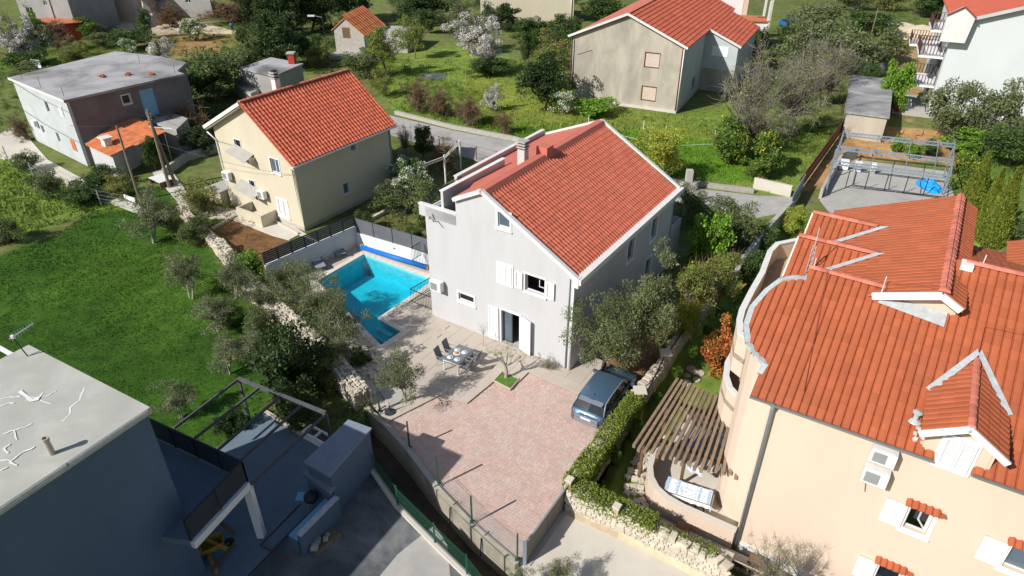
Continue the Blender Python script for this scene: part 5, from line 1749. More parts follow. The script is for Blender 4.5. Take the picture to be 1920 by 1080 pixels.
# ------------------------------------------------------------------ cream house left of the pool
def yellow_house():
 o = P(572, 433)
 t = thing('cream_house', 'cream rendered two storey house with red tiled gable roof behind the pool wall', 'house', tuple(o), R(-33.5))
 F = WFRONT()
 x0 = -8.35; D = 9.75; xa = -4.05
 zr = lambda x: 8.75 - (x - xa) * 0.80 if x > xa else 8.75 - (xa - x) * 0.52
 ops = [(-2.45, -1.55, 4.05, 5.1), (-6.15, -5.45, 5.0, 5.75), (-5.4, -4.8, 2.1, 2.75), (-2.55, -1.45, 0.65, 2.0)]
 wall(t, F, [(x0, 0), (0, 0), (0, 5.35), (xa, 8.6), (x0, 6.3)], ops, m='cream_render')
 rw = [(4.15, 4.75, 1.3, 2.15), (5.4, 5.95, 4.35, 5.35)]
 wall(t, WRIGHT(), [(0.25, 0), (D, 0), (D, 5.35), (0.25, 5.35)], rw, m='cream_render')
 wall(t, WLEFT(x0, D), [(0, 0), (D - 0.25, 0), (D - 0.25, 6.3), (0, 6.3)], m='cream_render')
 wall(t, WBACK(0, D), [(0, 0), (-x0, 0), (-x0, 6.3), (-xa, 8.6), (0, 5.3)], m='cream_render')
 MB().box((x0 + 0.3, 0.3, 2.6), (-0.3, D - 0.3, 2.8)).build('floor_slab', 'interior_dark', t)
 MB().box((-0.002, 0.0, 0.0), (0.03, D + 0.1, 0.28)).build('plinth', 'stone_grey', t)
 MB().box((x0, -0.03, 0.0), (0.0, -0.002, 0.28)).build('plinth', 'stone_grey', t)
 window(t, F, -2.45, -1.55, 4.05, 5.1, mull=1, pane='sky_glass', sw=0.08, sur='white_paint', label='tall white window under the eaves corner')
 window(t, F, -6.15, -5.45, 5.0, 5.75, mull=0, sw=0.06, sur='white_paint')
 window(t, F, -5.4, -4.8, 2.1, 2.75, mull=0, sw=0.06, sur='white_paint')
 window(t, F, -2.55, -1.45, 0.65, 2.0, mull=0, sw=0.08, sur='white_paint', pane='dark_glass', closed=True, label='ground floor window with closed white shutters')
 for a in rw:
  window(t, WRIGHT(), *a, mull=0, sw=0.05, pane='sky_glass')
 # striped awnings / small balconies with pale parapets on the front
 for bx, bz, w in ((-6.2, 4.95, 2.0), (-6.3, 2.15, 2.2)):
  b = MB()
  b.add([(bx, -0.02, bz + 0.45), (bx + w, -0.02, bz + 0.0), (bx + w, -0.9, bz - 0.35), (bx, -0.9, bz + 0.1),
   (bx, -0.02, bz + 0.42), (bx + w, -0.02, bz - 0.03), (bx + w, -0.9, bz - 0.38), (bx, -0.9, bz + 0.07)],
   [(0, 3, 2, 1), (4, 5, 6, 7), (0, 1, 5, 4), (1, 2, 6, 5), (2, 3, 7, 6), (3, 0, 4, 7)])
  aw = b.build('window_awning', 'concrete', t)
  MB().box((bx + w * 0.9, -0.5, bz - 0.55), (bx + w + 0.12, -0.02, bz - 0.2)).build('awning_box', 'concrete_wall', aw)
 ac_unit(t, F, -8.0, -7.25, 2.35, 2.95)
 ac_unit(t, F, -4.2, -3.45, 1.75, 2.35)
 # ground floor balcony with low parapet
 b = MB()
 b.box((-5.7, -1.25, 0.0), (-5.55, -0.03, 0.95)); b.box((-5.7, -1.4, 0.0), (-2.9, -1.25, 0.95)); b.box((-3.05, -1.25, 0.0), (-2.9, -0.03, 0.95))
 pp = b.build('porch_parapet', 'cream_render', t)
 MB().box((-5.54, -1.24, 0.0), (-3.06, -0.04, 0.25)).build('porch_floor', 'concrete_light', pp)
 MB().box((-10.2, -0.6, 0.0), (-8.6, 1.4, 1.1)).build('side_store', 'cream_render', t)
 MB().box((-10.3, -0.7, 1.1), (-8.5, 1.5, 1.2)).build('store_roof', 'concrete', t)
 # roof: two tile planes, the front edge stepped at the ridge
 a = math.atan(0.80); c = math.cos(a)
 xr, zb = 0.42, 8.78 - 0.80 * (0.42 - xa)
 rf = slab3(t, [(xa, -0.55, 8.78), (-2.3, -0.55, 8.78 - 0.8 * (-2.3 - xa)), (-2.3 - 1.4, 0.35, 8.5), (xr, -0.35, zb), (xr, D + 0.3, zb), (xa, D + 0.3, 8.78)], 0.14, 'tile_deep', 'roof') if False else \
  slab3(t, [(xa, -0.4, 8.78), (xr, -0.4, zb), (xr, D + 0.3, zb), (xa, D + 0.3, 8.78)], 0.14, 'tile_deep', 'roof')
 L = (xr - xa) / c
 slab3(t, [(x0 - 0.45, -0.4, 8.78 - 0.52 * (xa - x0 + 0.45)), (xa, -0.4, 8.78), (xa, D + 0.3, 8.78), (x0 - 0.45, D + 0.3, 8.78 - 0.52 * (xa - x0 + 0.45))], 0.14, 'tile_deep', 'rear_roof_slope')
 tri_roof_tiles(t, rf, [((xr, -0.4, zb + 0.02), (0, 1, 0), (-c, 0, math.sin(a)), [(0, 0), (D + 0.7, 0), (D + 0.7, L), (0, L)])], 0.30, 0.36, 0.06, 'tile_deep')
 ridge_caps(rf, (xa, -0.4, 8.86), (xa, D + 0.3, 8.86), r=0.15)
 b = MB(); b.beam((x0 - 0.5, -0.45, 8.72 - 0.52 * (xa - x0 + 0.5)), (xa, -0.45, 8.76), 0.06, 0.24); b.build('barge_board', 'white_trim', t)
 b = MB(); b.beam((x0 - 0.4, -0.2, 8.5 - 0.52 * (xa - x0 + 0.4)), (xa, -0.2, 8.55), 0.4, 0.05); b.build('soffit', 'cream_render', t)
 MB().box((xr - 0.02, -0.5, zb - 0.16), (xr + 0.12, D + 0.35, zb - 0.04)).build('gutter', 'white_trim', t)
 pipe(t, [(0.3, -0.4, zb - 0.1), (-0.12, -0.1, 4.7), (-0.12, -0.1, 0.0)], 0.055, 'white_trim')
 pipe(t, [(x0 - 0.35, -0.35, 5.9), (x0 + 0.1, -0.08, 5.3), (x0 + 0.1, -0.08, 0.0)], 0.055, 'white_trim')
 c = MB().box((xa - 0.9, 3.2, 7.6), (xa - 0.45, 3.65, 9.5)).build('chimney', 'white_trim', t)
 for i in range(3):
  MB().box((xa - 0.95, 3.15, 9.5 + i * 0.2), (xa - 0.40, 3.70, 9.6 + i * 0.2)).build('chimney_cap', 'concrete', c)
  MB().box((xa - 0.85, 3.25, 9.6 + i * 0.2), (xa - 0.50, 3.60, 9.7 + i * 0.2)).build('flue', 'black_metal', c)
yellow_house()

# ------------------------------------------------------------------ concrete rendered gable house
def gable_house():
 o = P(1268, 212)
 t = thing('grey_gable_house', 'stained concrete rendered house with wide red roof beyond the meadow', 'house', tuple(o), R(-26.4))
 F = WFRONT(); x0 = -12.2; D = 24.0; xa = -6.15
 za, ze, kx = 9.55, 6.95, 0.425
 ops = [(-4.0, -2.45, 4.45, 5.9), (-4.0, -2.45, 0.95, 2.4)]
 wall(t, F, [(x0, 0), (0, 0), (0, ze - 0.15), (xa, za - 0.15), (x0, ze - 0.15)], ops, m='old_render')
 for k, (a, b, c, d) in enumerate(ops):
  f = MB(F); f.box((a - 0.02, c - 0.02, -0.12), (b + 0.02, d + 0.02, -0.1))
  w = f.build('window', 'shutter_pink', t, label=('upper' if k == 0 else 'lower') + ' window closed by a pale pink roller shutter')
  for i in range(10):
   MB(F).box((a + 0.02, c + (d - c) * i / 10 + 0.02, -0.1), (b - 0.02, c + (d - c) * (i + 1) / 10 - 0.01, -0.08)).build('shutter_slat', 'shutter_pink', w)
  g = MB(F); ring(g, a, b, c, d, 0.06, -0.1, 0.02); g.build('window_reveal', 'rust_metal', w)
 wall(t, WRIGHT(), [(0.25, 0), (10, 0), (10, ze - 0.15), (0.25, ze - 0.15)], [(6.0, 7.0, 1.0, 2.2)], m='blue_grey_render')
 window(t, WRIGHT(), 6.0, 7.0, 1.0, 2.2, sur='rust_metal', sw=0.05, pane='dark_glass')
 wall(t, WLEFT(x0, D), [(0, 0), (D - 0.25, 0), (D - 0.25, ze - 0.15), (0, ze - 0.15)], m='old_render')
 # side wing
 zw = ze - kx * 3.75
 wall(t, WFRONT(0, 10.0, 0), [(0, 0), (3.75, 0), (3.75, zw - 0.1), (0, ze - 0.1)], [(1.1, 2.4, 0.7, 1.5), (0.9, 2.7, 4.0, 5.1)], m='blue_grey_render')
 w = window(t, WFRONT(0, 10.0, 0), 1.1, 2.4, 0.7, 1.5, sur=None, pane='dark_glass')
 b = MB(WFRONT(0, 10.0, 0)); b.box((0.9, 4.0, -0.05), (2.7, 5.1, 0.03)); b.build('window_shutter', 'shutter_white', t)
 MB(WFRONT(0, 10.0, 0)).box((0.0, 0.0, 0.003), (3.73, 2.55, 0.02)).build('lower_render', 'old_render', t)
 wall(t, WRIGHT(3.75, 10.0), [(0.25, 0), (12, 0), (12, zw - 0.1), (0.25, zw - 0.1)], m='blue_grey_render')
 # roof with rolled joints down the slope
 def zz(x): return za + 0.03 - kx * abs(x - xa)
 poly = [(xa, -0.35), (0.35, -0.35), (0.35, 9.75), (4.05, 9.75), (4.05, 22.4), (0.35, 22.4), (0.35, D), (xa, D)]
 rf = slab3(t, [(x, y, zz(x)) for x, y in poly], 0.15, 'roof_red_flat', 'roof')
 a = math.atan(kx); c = math.cos(a)
 ps = Pieces('roof_tile', 'far_roof_tiles', 'tile_deep', rf, t, [wave_tile(0.5, 0.5, 0.02, 4, 0.06)])
 tile_plane(ps, (xa, -0.35, zz(xa) + 0.02) if False else (4.05, -0.35, zz(4.05) + 0.03), (0, 1, 0), (-c, 0, math.sin(a)),
   [((y + 0.35), (4.05 - x) / c) for x, y in poly], 0.5, 0.5, 0.0)
 ps.finish()
 slab3(t, [(x0 - 0.4, -0.35, zz(x0 - 0.4)), (xa, -0.35, zz(xa)), (xa, D, zz(xa)), (x0 - 0.4, D, zz(x0 - 0.4))], 0.15, 'membrane_red', 'left_roof_slope')
 for p, q in (((x0 - 0.45, -0.4, zz(x0 - 0.45) - 0.02), (xa, -0.4, zz(xa) - 0.02)), ((xa, -0.4, zz(xa) - 0.02), (0.42, -0.4, zz(0.42) - 0.02)), ((0.35, 9.7, zz(0.35)), (4.1, 9.7, zz(4.1)))):
  b = MB(); b.beam(p, q, 0.08, 0.22); b.build('barge_board', 'white_trim', t)
 b = MB(); b.beam((xa, -0.3, zz(xa) + 0.06), (xa, D, zz(xa) + 0.06), 0.3, 0.08); b.build('ridge', 'ridge_red', t)
 pipe(t, [(-0.12, -0.1, ze - 0.3), (-0.12, -0.1, 0)], 0.07, 'rust_metal')
 pipe(t, [(0.02, -0.12, ze - 0.3), (0.02, -0.12, 0)], 0.06, 'white_plastic')
 pipe(t, [(x0 - 0.1, -0.12, ze - 0.3), (x0 - 0.1, -0.12, 0)], 0.07, 'rust_metal')
 pipe(t, [(x0 + 0.12, -0.12, ze - 0.5), (x0 + 0.12, -0.12, 0)], 0.05, 'grey_metal')
 MB().box((x0, -0.25, 0), (0, -0.003, 0.25)).build('plinth', 'concrete_light', t)
 MB().tube([(x0 + 0.6, -0.02, 4.9), (x0 + 2.2, -0.02, 5.5), (x0 + 2.3, -0.02, 5.3)], 0.03, 4).build('wall_cable', 'rust_metal', t)
gable_house()

# ------------------------------------------------------------------ flat roofed grey house, its lean-to and sheds
def flat_house():
 o = P(165, 312)
 t = thing('flat_roof_house', 'unpainted grey two storey house with stained flat concrete roof at the left', 'house', tuple(o), R(-38))
 F = WFRONT(); x0 = -11.0; D = 10.4; H = 5.75
 ops = [(-4.95, -4.3, 3.95, 4.9), (-2.1, -1.3, 4.15, 5.05), (-4.9, -4.35, 1.2, 2.1), (-2.0, -1.15, 1.1, 2.1), (-8.1, -7.5, 1.35, 2.1)]
 wall(t, F, [(x0, 0), (0, 0), (0, H), (x0, H)], ops, m='blue_grey_render')
 for k, a in enumerate(ops):
  window(t, F, *a, mull=0, sw=0.05, sur='white_trim' if k in (1,) else None, sill=False, pane='dark_glass', closed=(k == 3), shm='shutter_orange')
 o2 = MB(F); o2.box((-2.0, 1.1, 0.0), (-1.15, 2.1, 0.04)); o2.build('shutter', 'shutter_orange', t, label='closed rust orange shutter')
 o2 = MB(F); o2.box((-2.0, 4.2, 0.0), (-1.4, 5.0, 0.05)); o2.build('shutter', 'shutter_white', t)
 rops = [(4.5, 5.2, 4.45, 5.2), (6.1, 7.4, 2.9, 5.3)]
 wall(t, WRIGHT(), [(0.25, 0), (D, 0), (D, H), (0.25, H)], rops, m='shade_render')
 window(t, WRIGHT(), *rops[0], mull=0, sw=0.08, pane='dark_glass')
 MB(WRIGHT()).box((6.1, 2.9, -0.1), (7.4, 5.3, -0.05)).build('door', 'door_blue', t)
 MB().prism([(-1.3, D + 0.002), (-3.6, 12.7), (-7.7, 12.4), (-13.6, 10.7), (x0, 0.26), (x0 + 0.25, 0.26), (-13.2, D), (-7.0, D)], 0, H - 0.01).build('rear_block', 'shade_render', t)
 MB().prism([(x0 - 0.25, -0.2), (0.25, -0.2), (0.2, D + 0.15), (-1.2, D + 0.2), (-3.6, 12.95), (-7.8, 12.7), (-13.9, 10.9)], H, H + 0.2).build('roof_slab', 'old_roof_concrete', t)
 b = MB(); b.box((x0 - 0.27, -0.23, H + 0.02), (0.27, -0.2, H + 0.22)); b.build('roof_edge', 'white_trim', t)
 for (x, y) in ((-4.6, 5.2), (-3.3, 7.0), (-1.8, 8.4)):
  q = MB()
  for _ in range(6):
   q.cbox((x + random.uniform(-.3, .3), y + random.uniform(-.25, .25), H + 0.27 + random.uniform(0, .1)), (0.28, 0.16, 0.14), Matrix.Rotation(random.uniform(0, 3), 3, 'Z'))
  q.build('brick_pile', 'terracotta', t)
 for (x, y, h) in ((-9.6, 0.4, 0.8), (-5.4, 0.3, 0.9), (-0.8, 0.3, 0.9), (-7.0, 10.0, 0.9), (-0.4, 10.0, 0.8)):
  MB().tube([(x, y, H + 0.2), (x + 0.05, y, H + 0.2 + h)], 0.02, 4).build('rebar', 'rust_metal', t)
 MB().box((-9.2, -0.35, 1.9), (-8.5, -0.03, 2.4)).build('meter_box', 'white_plastic', t)
 for z in (2.45, 5.1):
  MB().tube([(x0, -0.06, z + 0.5), (-6, -0.1, z), (0, -0.06, z - 0.25)], 0.018, 4).build('wall_cable', 'black_metal', t)
flat_house()

def lean_to():
 t = thing('tool_shed', 'small whitewashed shed with bright orange sloping roof before the flat roofed house', 'shed', (-34.2, 57.0, 0), R(-38))
 # corners measured on the photograph at roof height
 o = WM[t.name].inverted()
 A, B_, C_, D_ = [o @ P(*q) for q in ((160, 270, 2.3), (240, 217, 3.2), (282, 228, 3.0), (208, 293, 2.1))]
 slab3(t, [tuple(A), tuple(D_), tuple(C_), tuple(B_)], 0.1, 'tile_bright', 'roof')
 u = (D_ - A).normalized()
 v = ((B_ - A) - u * (B_ - A).dot(u)).normalized()
 L, Wd = (B_ - A).dot(v), (D_ - A).length
 rf = [c for c in t.children][0]
 ps = Pieces('roof_tile', 'far_roof_tiles', 'tile_bright', rf, t, [wave_tile(0.4, 0.7, 0.05, 6)])
 tile_plane(ps, A + Vector((0, 0, 0.02)), u, v, [(0, 0), (Wd, 0), (Wd + 0.3, L), (0.2, L)], 0.4, 0.7, 0.0)
 ps.finish()
 q = [A, D_, C_, B_]
 c = sum(q, Vector()) / 4
 q = [c + (p - c) * 0.92 for p in q]
 MB().prism([(p.x, p.y) for p in q], 0, 0, z1f=lambda x, y: 2.0 + max(0, min(0.9, (Vector((x, y, 0)) - Vector((A.x, A.y, 0))).dot(v) / L * 0.9)), cap0=False).build('wall', 'white_render', t)
 m = (A + D_) / 2 + v * 0.9
 ch = MB().box((m.x - 0.4, m.y - 0.3, 2.2), (m.x + 0.3, m.y + 0.3, 3.0)).build('chimney', 'white_trim', t)
 MB().box((m.x - 0.55, m.y - 0.45, 3.0), (m.x + 0.45, m.y + 0.45, 3.08)).build('chimney_cap', 'white_trim', ch)
 # annex with flat concrete top and carport side
 E_, F_, G_, H_ = [o @ P(*q) for q in ((285, 228, 2.6), (330, 243, 2.6), (352, 222, 2.6), (308, 205, 2.6))]
 MB().prism([(p.x, p.y) for p in (E_, F_, G_, H_)], 2.4, 2.6).build('annex_roof', 'concrete', t)
 MB().prism([(p.x, p.y) for p in (E_, F_, G_, H_)], 0, 2.39).build('annex', 'grey_render', t)
lean_to()

def small_house_far():
 o = P(678, 85)
 # stone gable house with orange roof
 a, b = P(630, 103), P(679, 88)
 rz = math.atan2((b - a).y, (b - a).x)
 rz = R(-12)
 t = thing('stone_cottage', 'small old stone cottage with orange roof and one dark shutter', 'house', tuple(P(632, 103)), rz)
 F = WFRONT()
 W = 4.3; D = 7.4; H = 3.5; A = 4.9
 wall(t, F, [(0, 0), (W, 0), (W, H - 0.6), (W * 0.42, A), (0, H)], [(1.25, 2.35, 2.3, 3.7)], m='stone_grey')
 MB(F).box((1.25, 2.3, -0.08), (2.35, 3.7, -0.04)).build('shutter', 'wood_brown', t)
 wall(t, WRIGHT(W), [(0.25, 0), (D, 0), (D, H - 0.6), (0.25, H - 0.6)], m='blue_grey_render')
 wall(t, WLEFT(0, D), [(0, 0), (D - 0.25, 0), (D - 0.25, H), (0, H)], m='stone_grey')
 xa = W * 0.42
 rf = slab3(t, [(xa, -0.15, A + 0.1), (W + 0.3, -0.15, H - 0.75), (W + 0.3, D + 0.2, H - 0.75), (xa, D + 0.2, A + 0.1)], 0.12, 'tile_bright', 'roof')
 slab3(t, [(-0.3, -0.15, H - 0.15), (xa, -0.15, A + 0.1), (xa, D + 0.2, A + 0.1), (-0.3, D + 0.2, H - 0.15)], 0.12, 'tile_bright', 'left_roof_slope')
 v = Vector((xa - W - 0.3, 0, A + 0.1 - H + 0.75)); L = v.length
 tri_roof_tiles(t, rf, [((W + 0.3, -0.15, H - 0.72), (0, 1, 0), tuple(v.normalized()), [(0, 0), (D + 0.35, 0), (D + 0.35, L), (0, L)])], 0.75, 1.0, 0.12, 'tile_bright')
 MB().prism([(0, 0), (-0.6, -3.0), (0.0, -3.2), (5.5, -1.0), (5.5, 0)], 0, 0.5).build('stone_terrace', 'stone_grey', t)
 MB().box((W + 0.02, 3.0, 0), (W + 5, D + 2, 2.3)).build('side_shed', 'concrete', t)
small_house_far()

def block(name, label, cat, pts, z0, z1, m, roofm, over=0.15, rt=0.18, extra=None, rname='roof_slab', bevel=None):
 """plain building on a measured footprint"""
 c = sum((Vector(p) for p in pts), Vector((0, 0))) / len(pts)
 t = thing(name, label, cat, (c.x, c.y, z0), 0)
 MB().prism([tuple(p) for p in pts], z0, z1).build('wall', m, t, world=True)
 q = off_poly([tuple(p) for p in pts], over)
 MB().prism(q, z1 + 0.002, z1 + rt).build(rname, roofm, t, world=True)
 return t
def XY(*pts, z=0.0):
 return [tuple(P(u, v, z)[:2]) for u, v in pts]
t = block('concrete_store', 'low concrete store with rough grey roof and red brick chimney behind the cream house', 'store', XY((452, 130), (515, 144), (566, 122), (508, 111), z=3.0), -0.1, 3.0, 'grey_render', 'old_roof_concrete')
c0 = P(549, 122, 3.0)
ch = MB().box((c0.x - 0.35, c0.y - 0.35, 3.1), (c0.x + 0.35, c0.y + 0.35, 4.3)).build('chimney', 'brick_red', t, world=True)
MB().box((c0.x - 0.45, c0.y - 0.45, 4.3), (c0.x + 0.45, c0.y + 0.45, 4.45)).build('chimney_cap', 'concrete', ch, world=True)
MB().prism(XY((440, 160), (470, 175), (520, 150), (450, 128), z=1.2), 0, 1.2).build('lower_annex', 'concrete', t, world=True)

t = block('flat_shed', 'long shed with weathered flat grey roof beside the bare orchard', 'shed', XY((1588, 212), (1664, 222), (1672, 152), (1596, 144), z=2.3), -0.1, 2.3, 'old_render', 'old_roof_concrete')

# top edge: houses partly outside the frame
t = thing('yellow_block', 'yellow house with small green shutters at the top edge', 'house', tuple(P(985, 42)), R(-3))
W, D, H = 15.5, 9.0, 7.0
F = WFRONT(-7.5)
ops = [(0.9, 2.0, 1.2, 2.4), (4.0, 5.1, 1.2, 2.4), (7.2, 8.2, 4.2, 5.4), (12.2, 13.6, 4.2, 5.4)]
wall(t, F, [(0, 0), (W, 0), (W, H), (0, H)], ops, m='cream_render')
for a in ops:
 window(t, F, *a, sur='white_paint', sw=0.1, closed=True, shm='shutter_green')
wall(t, WRIGHT(W - 7.5), [(0.25, 0), (D, 0), (D, H), (0.25, H)], m='cream_render')
wall(t, WLEFT(-7.5, D), [(0, 0), (D - 0.25, 0), (D - 0.25, H), (0, H)], m='cream_render')
slab3(t, [(-7.9, -0.4, H), (W - 7.1, -0.4, H), (W - 7.1, D / 2, H + 1.8), (-7.9, D / 2, H + 1.8)], 0.15, 'tile_deep', 'roof')
pipe(t, [(W - 7.9, -0.1, H), (W - 7.9, -0.1, 0)], 0.08, 'white_trim')

t = thing('grey_corner_house', 'dark grey rendered house at the top left corner', 'house', tuple(P(52, 62)), R(-14))
wall(t, WFRONT(), [(0, 0), (9.6, 0), (9.6, 7), (0, 7)], [(1.3, 2.5, 2.4, 3.9), (5.0, 5.6, 4.3, 5.0)], m='grey_render')
window(t, WFRONT(), 1.3, 2.5, 2.4, 3.9, sur=None, sill=False)
window(t, WFRONT(), 5.0, 5.6, 4.3, 5.0, sur=None, sill=False)
wall(t, WLEFT(0, 9), [(0, 0), (8.75, 0), (8.75, 7), (0, 7)], m='pink_concrete')
wall(t, WRIGHT(9.6), [(0.25, 0), (9, 0), (9, 7), (0.25, 7)], m='grey_render')
slab3(t, [(-0.4, -0.4, 7.0), (10, -0.4, 7.0), (10, 9.4, 7.0), (-0.4, 9.4, 7.0)], 0.2, 'old_roof_concrete', 'roof_slab')
pipe(t, [(6.2, -0.1, 7), (6.2, -0.1, 0)], 0.08, 'concrete')
t = block('garden_shed', 'rust red shed with worn reddish roof at the upper left', 'shed', XY((66, 50), (150, 42), (160, 28), (78, 36), z=2.4), -0.1, 2.4, 'brick_red', 'terracotta', over=0.3, rt=0.1)
t = thing('beige_house', 'plain beige house wall at the top edge above the paved court', 'house', tuple(P(258, 42)), R(-12))
wall(t, WLEFT(0, 0.0), [(-9, 0), (0, 0), (0, 6.5), (-9, 6.5)], m='peach_render')
wall(t, WFRONT(-6.0), [(0, 0), (6.0, 0), (6.0, 6.5), (0, 6.5)], m='peach_render')
wall(t, WRIGHT(0.0), [(0.25, 0), (9, 0), (9, 6.5), (0.25, 6.5)], [(3, 4, 3, 4.2)], m='grey_render')
window(t, WRIGHT(0.0), 3, 4, 3, 4.2, sur=None, sill=False)
slab3(t, [(-6.4, -0.4, 6.5), (0.4, -0.4, 6.5), (0.4, 9, 6.5), (-6.4, 9, 6.5)], 0.2, 'roof_red_flat', 'roof')
t = thing('beige_house_annex', 'grey rendered wing with one window behind the outdoor fireplace', 'house', tuple(P(330, 32)), R(-8))
wall(t, WFRONT(-6), [(0, 0), (13, 0), (13, 5), (0, 5)], [(3.0, 3.8, 2.4, 3.4), (8.5, 9.4, 2.4, 3.4)], m='grey_render')
window(t, WFRONT(-6), 3.0, 3.8, 2.4, 3.4, sur=None, sill=False)
window(t, WFRONT(-6), 8.5, 9.4, 2.4, 3.4, sur=None, sill=False)
slab3(t, [(-6.4, -0.4, 5), (7.4, -0.4, 5), (7.4, 7, 5.8), (-6.4, 7, 5.8)], 0.2, 'roof_red_flat', 'roof')

# outdoor fireplace
p = P(280, 45)
t = thing('outdoor_fireplace', 'white masonry barbecue with tapered chimney beside the beige wall', 'fireplace', tuple(p))
MB().box((-1.2, -0.6, 0), (1.2, 0.6, 1.7)).build('hearth', 'white_render', t)
MB().lathe([(1.0, 1.7), (0.9, 2.2), (0.32, 3.2), (0.28, 3.9)], n=4).build('hood', 'stone_pale', t)
MB().box((-0.5, -0.5, 3.9), (0.5, 0.5, 4.05)).build('chimney_cap', 'white_paint', t)

def white_building():
 t = thing('white_house', 'white gabled house with brown railed balconies at the upper right', 'house', (43.35, 70.97, 0), R(-25.3))
 F = WFRONT()
 outline = [(0.4, 0), (14, 0), (14, 14.2), (1.3, 9.9), (0.4, 9.5)]
 wall(t, F, outline, m='pale_wall')
 wall(t, WLEFT(0.4, 16), [(0, 0), (15.75, 0), (15.75, 9.4), (0, 9.4)], [(9.2, 14.6, 0.4, 2.5), (9.2, 14.6, 3.3, 5.4)], m='pale_wall')
 for z in (0.4, 3.3):
  MB(WLEFT(0.4, 16)).box((9.2, z, -0.15), (14.6, z + 2.1, -0.1)).build('glass_doors', 'sky_glass', t)
 # roof
 s = 4.3 / 12.7
 slab3(t, [(0.0, -0.5, 9.5), (14.3, -0.5, 14.4), (14.3, 17, 14.4), (0.0, 17, 9.5)], 0.2, 'roof_red_flat', 'roof')
 b = MB(); b.beam((0.2, -0.55, 9.4), (14.3, -0.55, 14.25), 0.1, 0.3); b.build('barge_board', 'blue_grey_render', t)
 # box dormer hanging at the corner
 bx = MB(F).prism([(-0.6, 7.7), (1.55, 7.7), (1.75, 10.0), (0.6, 10.9), (-0.6, 10.1)], 0.01, 0.9)
 bx.build('bay', 'white_trim', t)
 b = MB(F); b.beam((-0.7, 10.15, 1.0), (0.6, 11.0, 1.0), 0.1, 0.12); b.beam((0.6, 11.0, 1.0), (1.85, 10.05, 1.0), 0.1, 0.12)
 b.build('bay_trim', 'rust_metal', t)
 # balconies on the left, one above the other
 for z, x0, y0, y1 in ((2.9, -1.9, 1.0, 6.4), (5.8, -1.9, 1.2, 6.4), (5.8, -2.6, 6.6, 9.5), (8.4, -1.5, 0.8, 5.4)):
  sl = MB().box((x0, y0, z - 0.2), (0.38, y1, z)).build('balcony_slab', 'white_paint', t)
  railing(sl, [(0.3, y0 + 0.05, z), (x0 + 0.05, y0 + 0.05, z), (x0 + 0.05, y1 - 0.05, z), (0.3, y1 - 0.05, z)], 1.0, 'brown_rail', step=0.28, r=0.035, post=0.04)
 MB().prism([(-2.9, -0.6), (14, -0.6), (14, -0.25), (0.2, -0.25), (0.2, 6), (-2.9, 6)], 0, 0.5).build('plinth', 'concrete', t)
 MB().box((-2.9, 0.3, 0.5), (-1.2, 3.0, 1.1)).build('outside_step', 'blue_grey_render', t)
white_building()

def frame_top_house():
 t = thing('half_open_house', 'white house with open pillared porch behind the red roofed house', 'house', tuple(P(1405, 92)), R(-8))
 wall(t, WFRONT(-11.5, 4), [(0, 0), (11, 0), (11, 8), (0, 8)], [(1.6, 2.8, 4.6, 6.0)], m='peach_render')
 MB().box((-3.6, 0.0, 0.0), (1.9, 4.0, 3.7)).build('porch_base', 'white_paint', t)
 MB().box((-3.8, -0.2, 3.71), (2.1, 3.9, 3.9)).build('porch_floor', 'terracotta', t)
 MB().box((-5.6, 3.95, 3.0), (-1.2, 3.98, 7.2)).build('porch_wall', 'white_paint', t)
 for x in (1.9,):
  for y in (0.0, 3.6):
   MB().box((x - 0.2, y - 0.15, 3.9), (x + 0.1, y + 0.15, 6.8)).build('pillar', 'pale_wall', t)
 MB().box((-2.0, -0.3, 6.8), (2.3, 0.1, 7.1)).build('beam', 'pale_wall', t)
 MB().box((1.7, -0.3, 6.81), (2.1, 4.2, 7.08)).build('beam', 'pale_wall', t)
 MB().box((1.85, -0.2, 0.0), (2.15, 0.1, 6.79)).build('pillar', 'stone_pale', t)
frame_top_house()

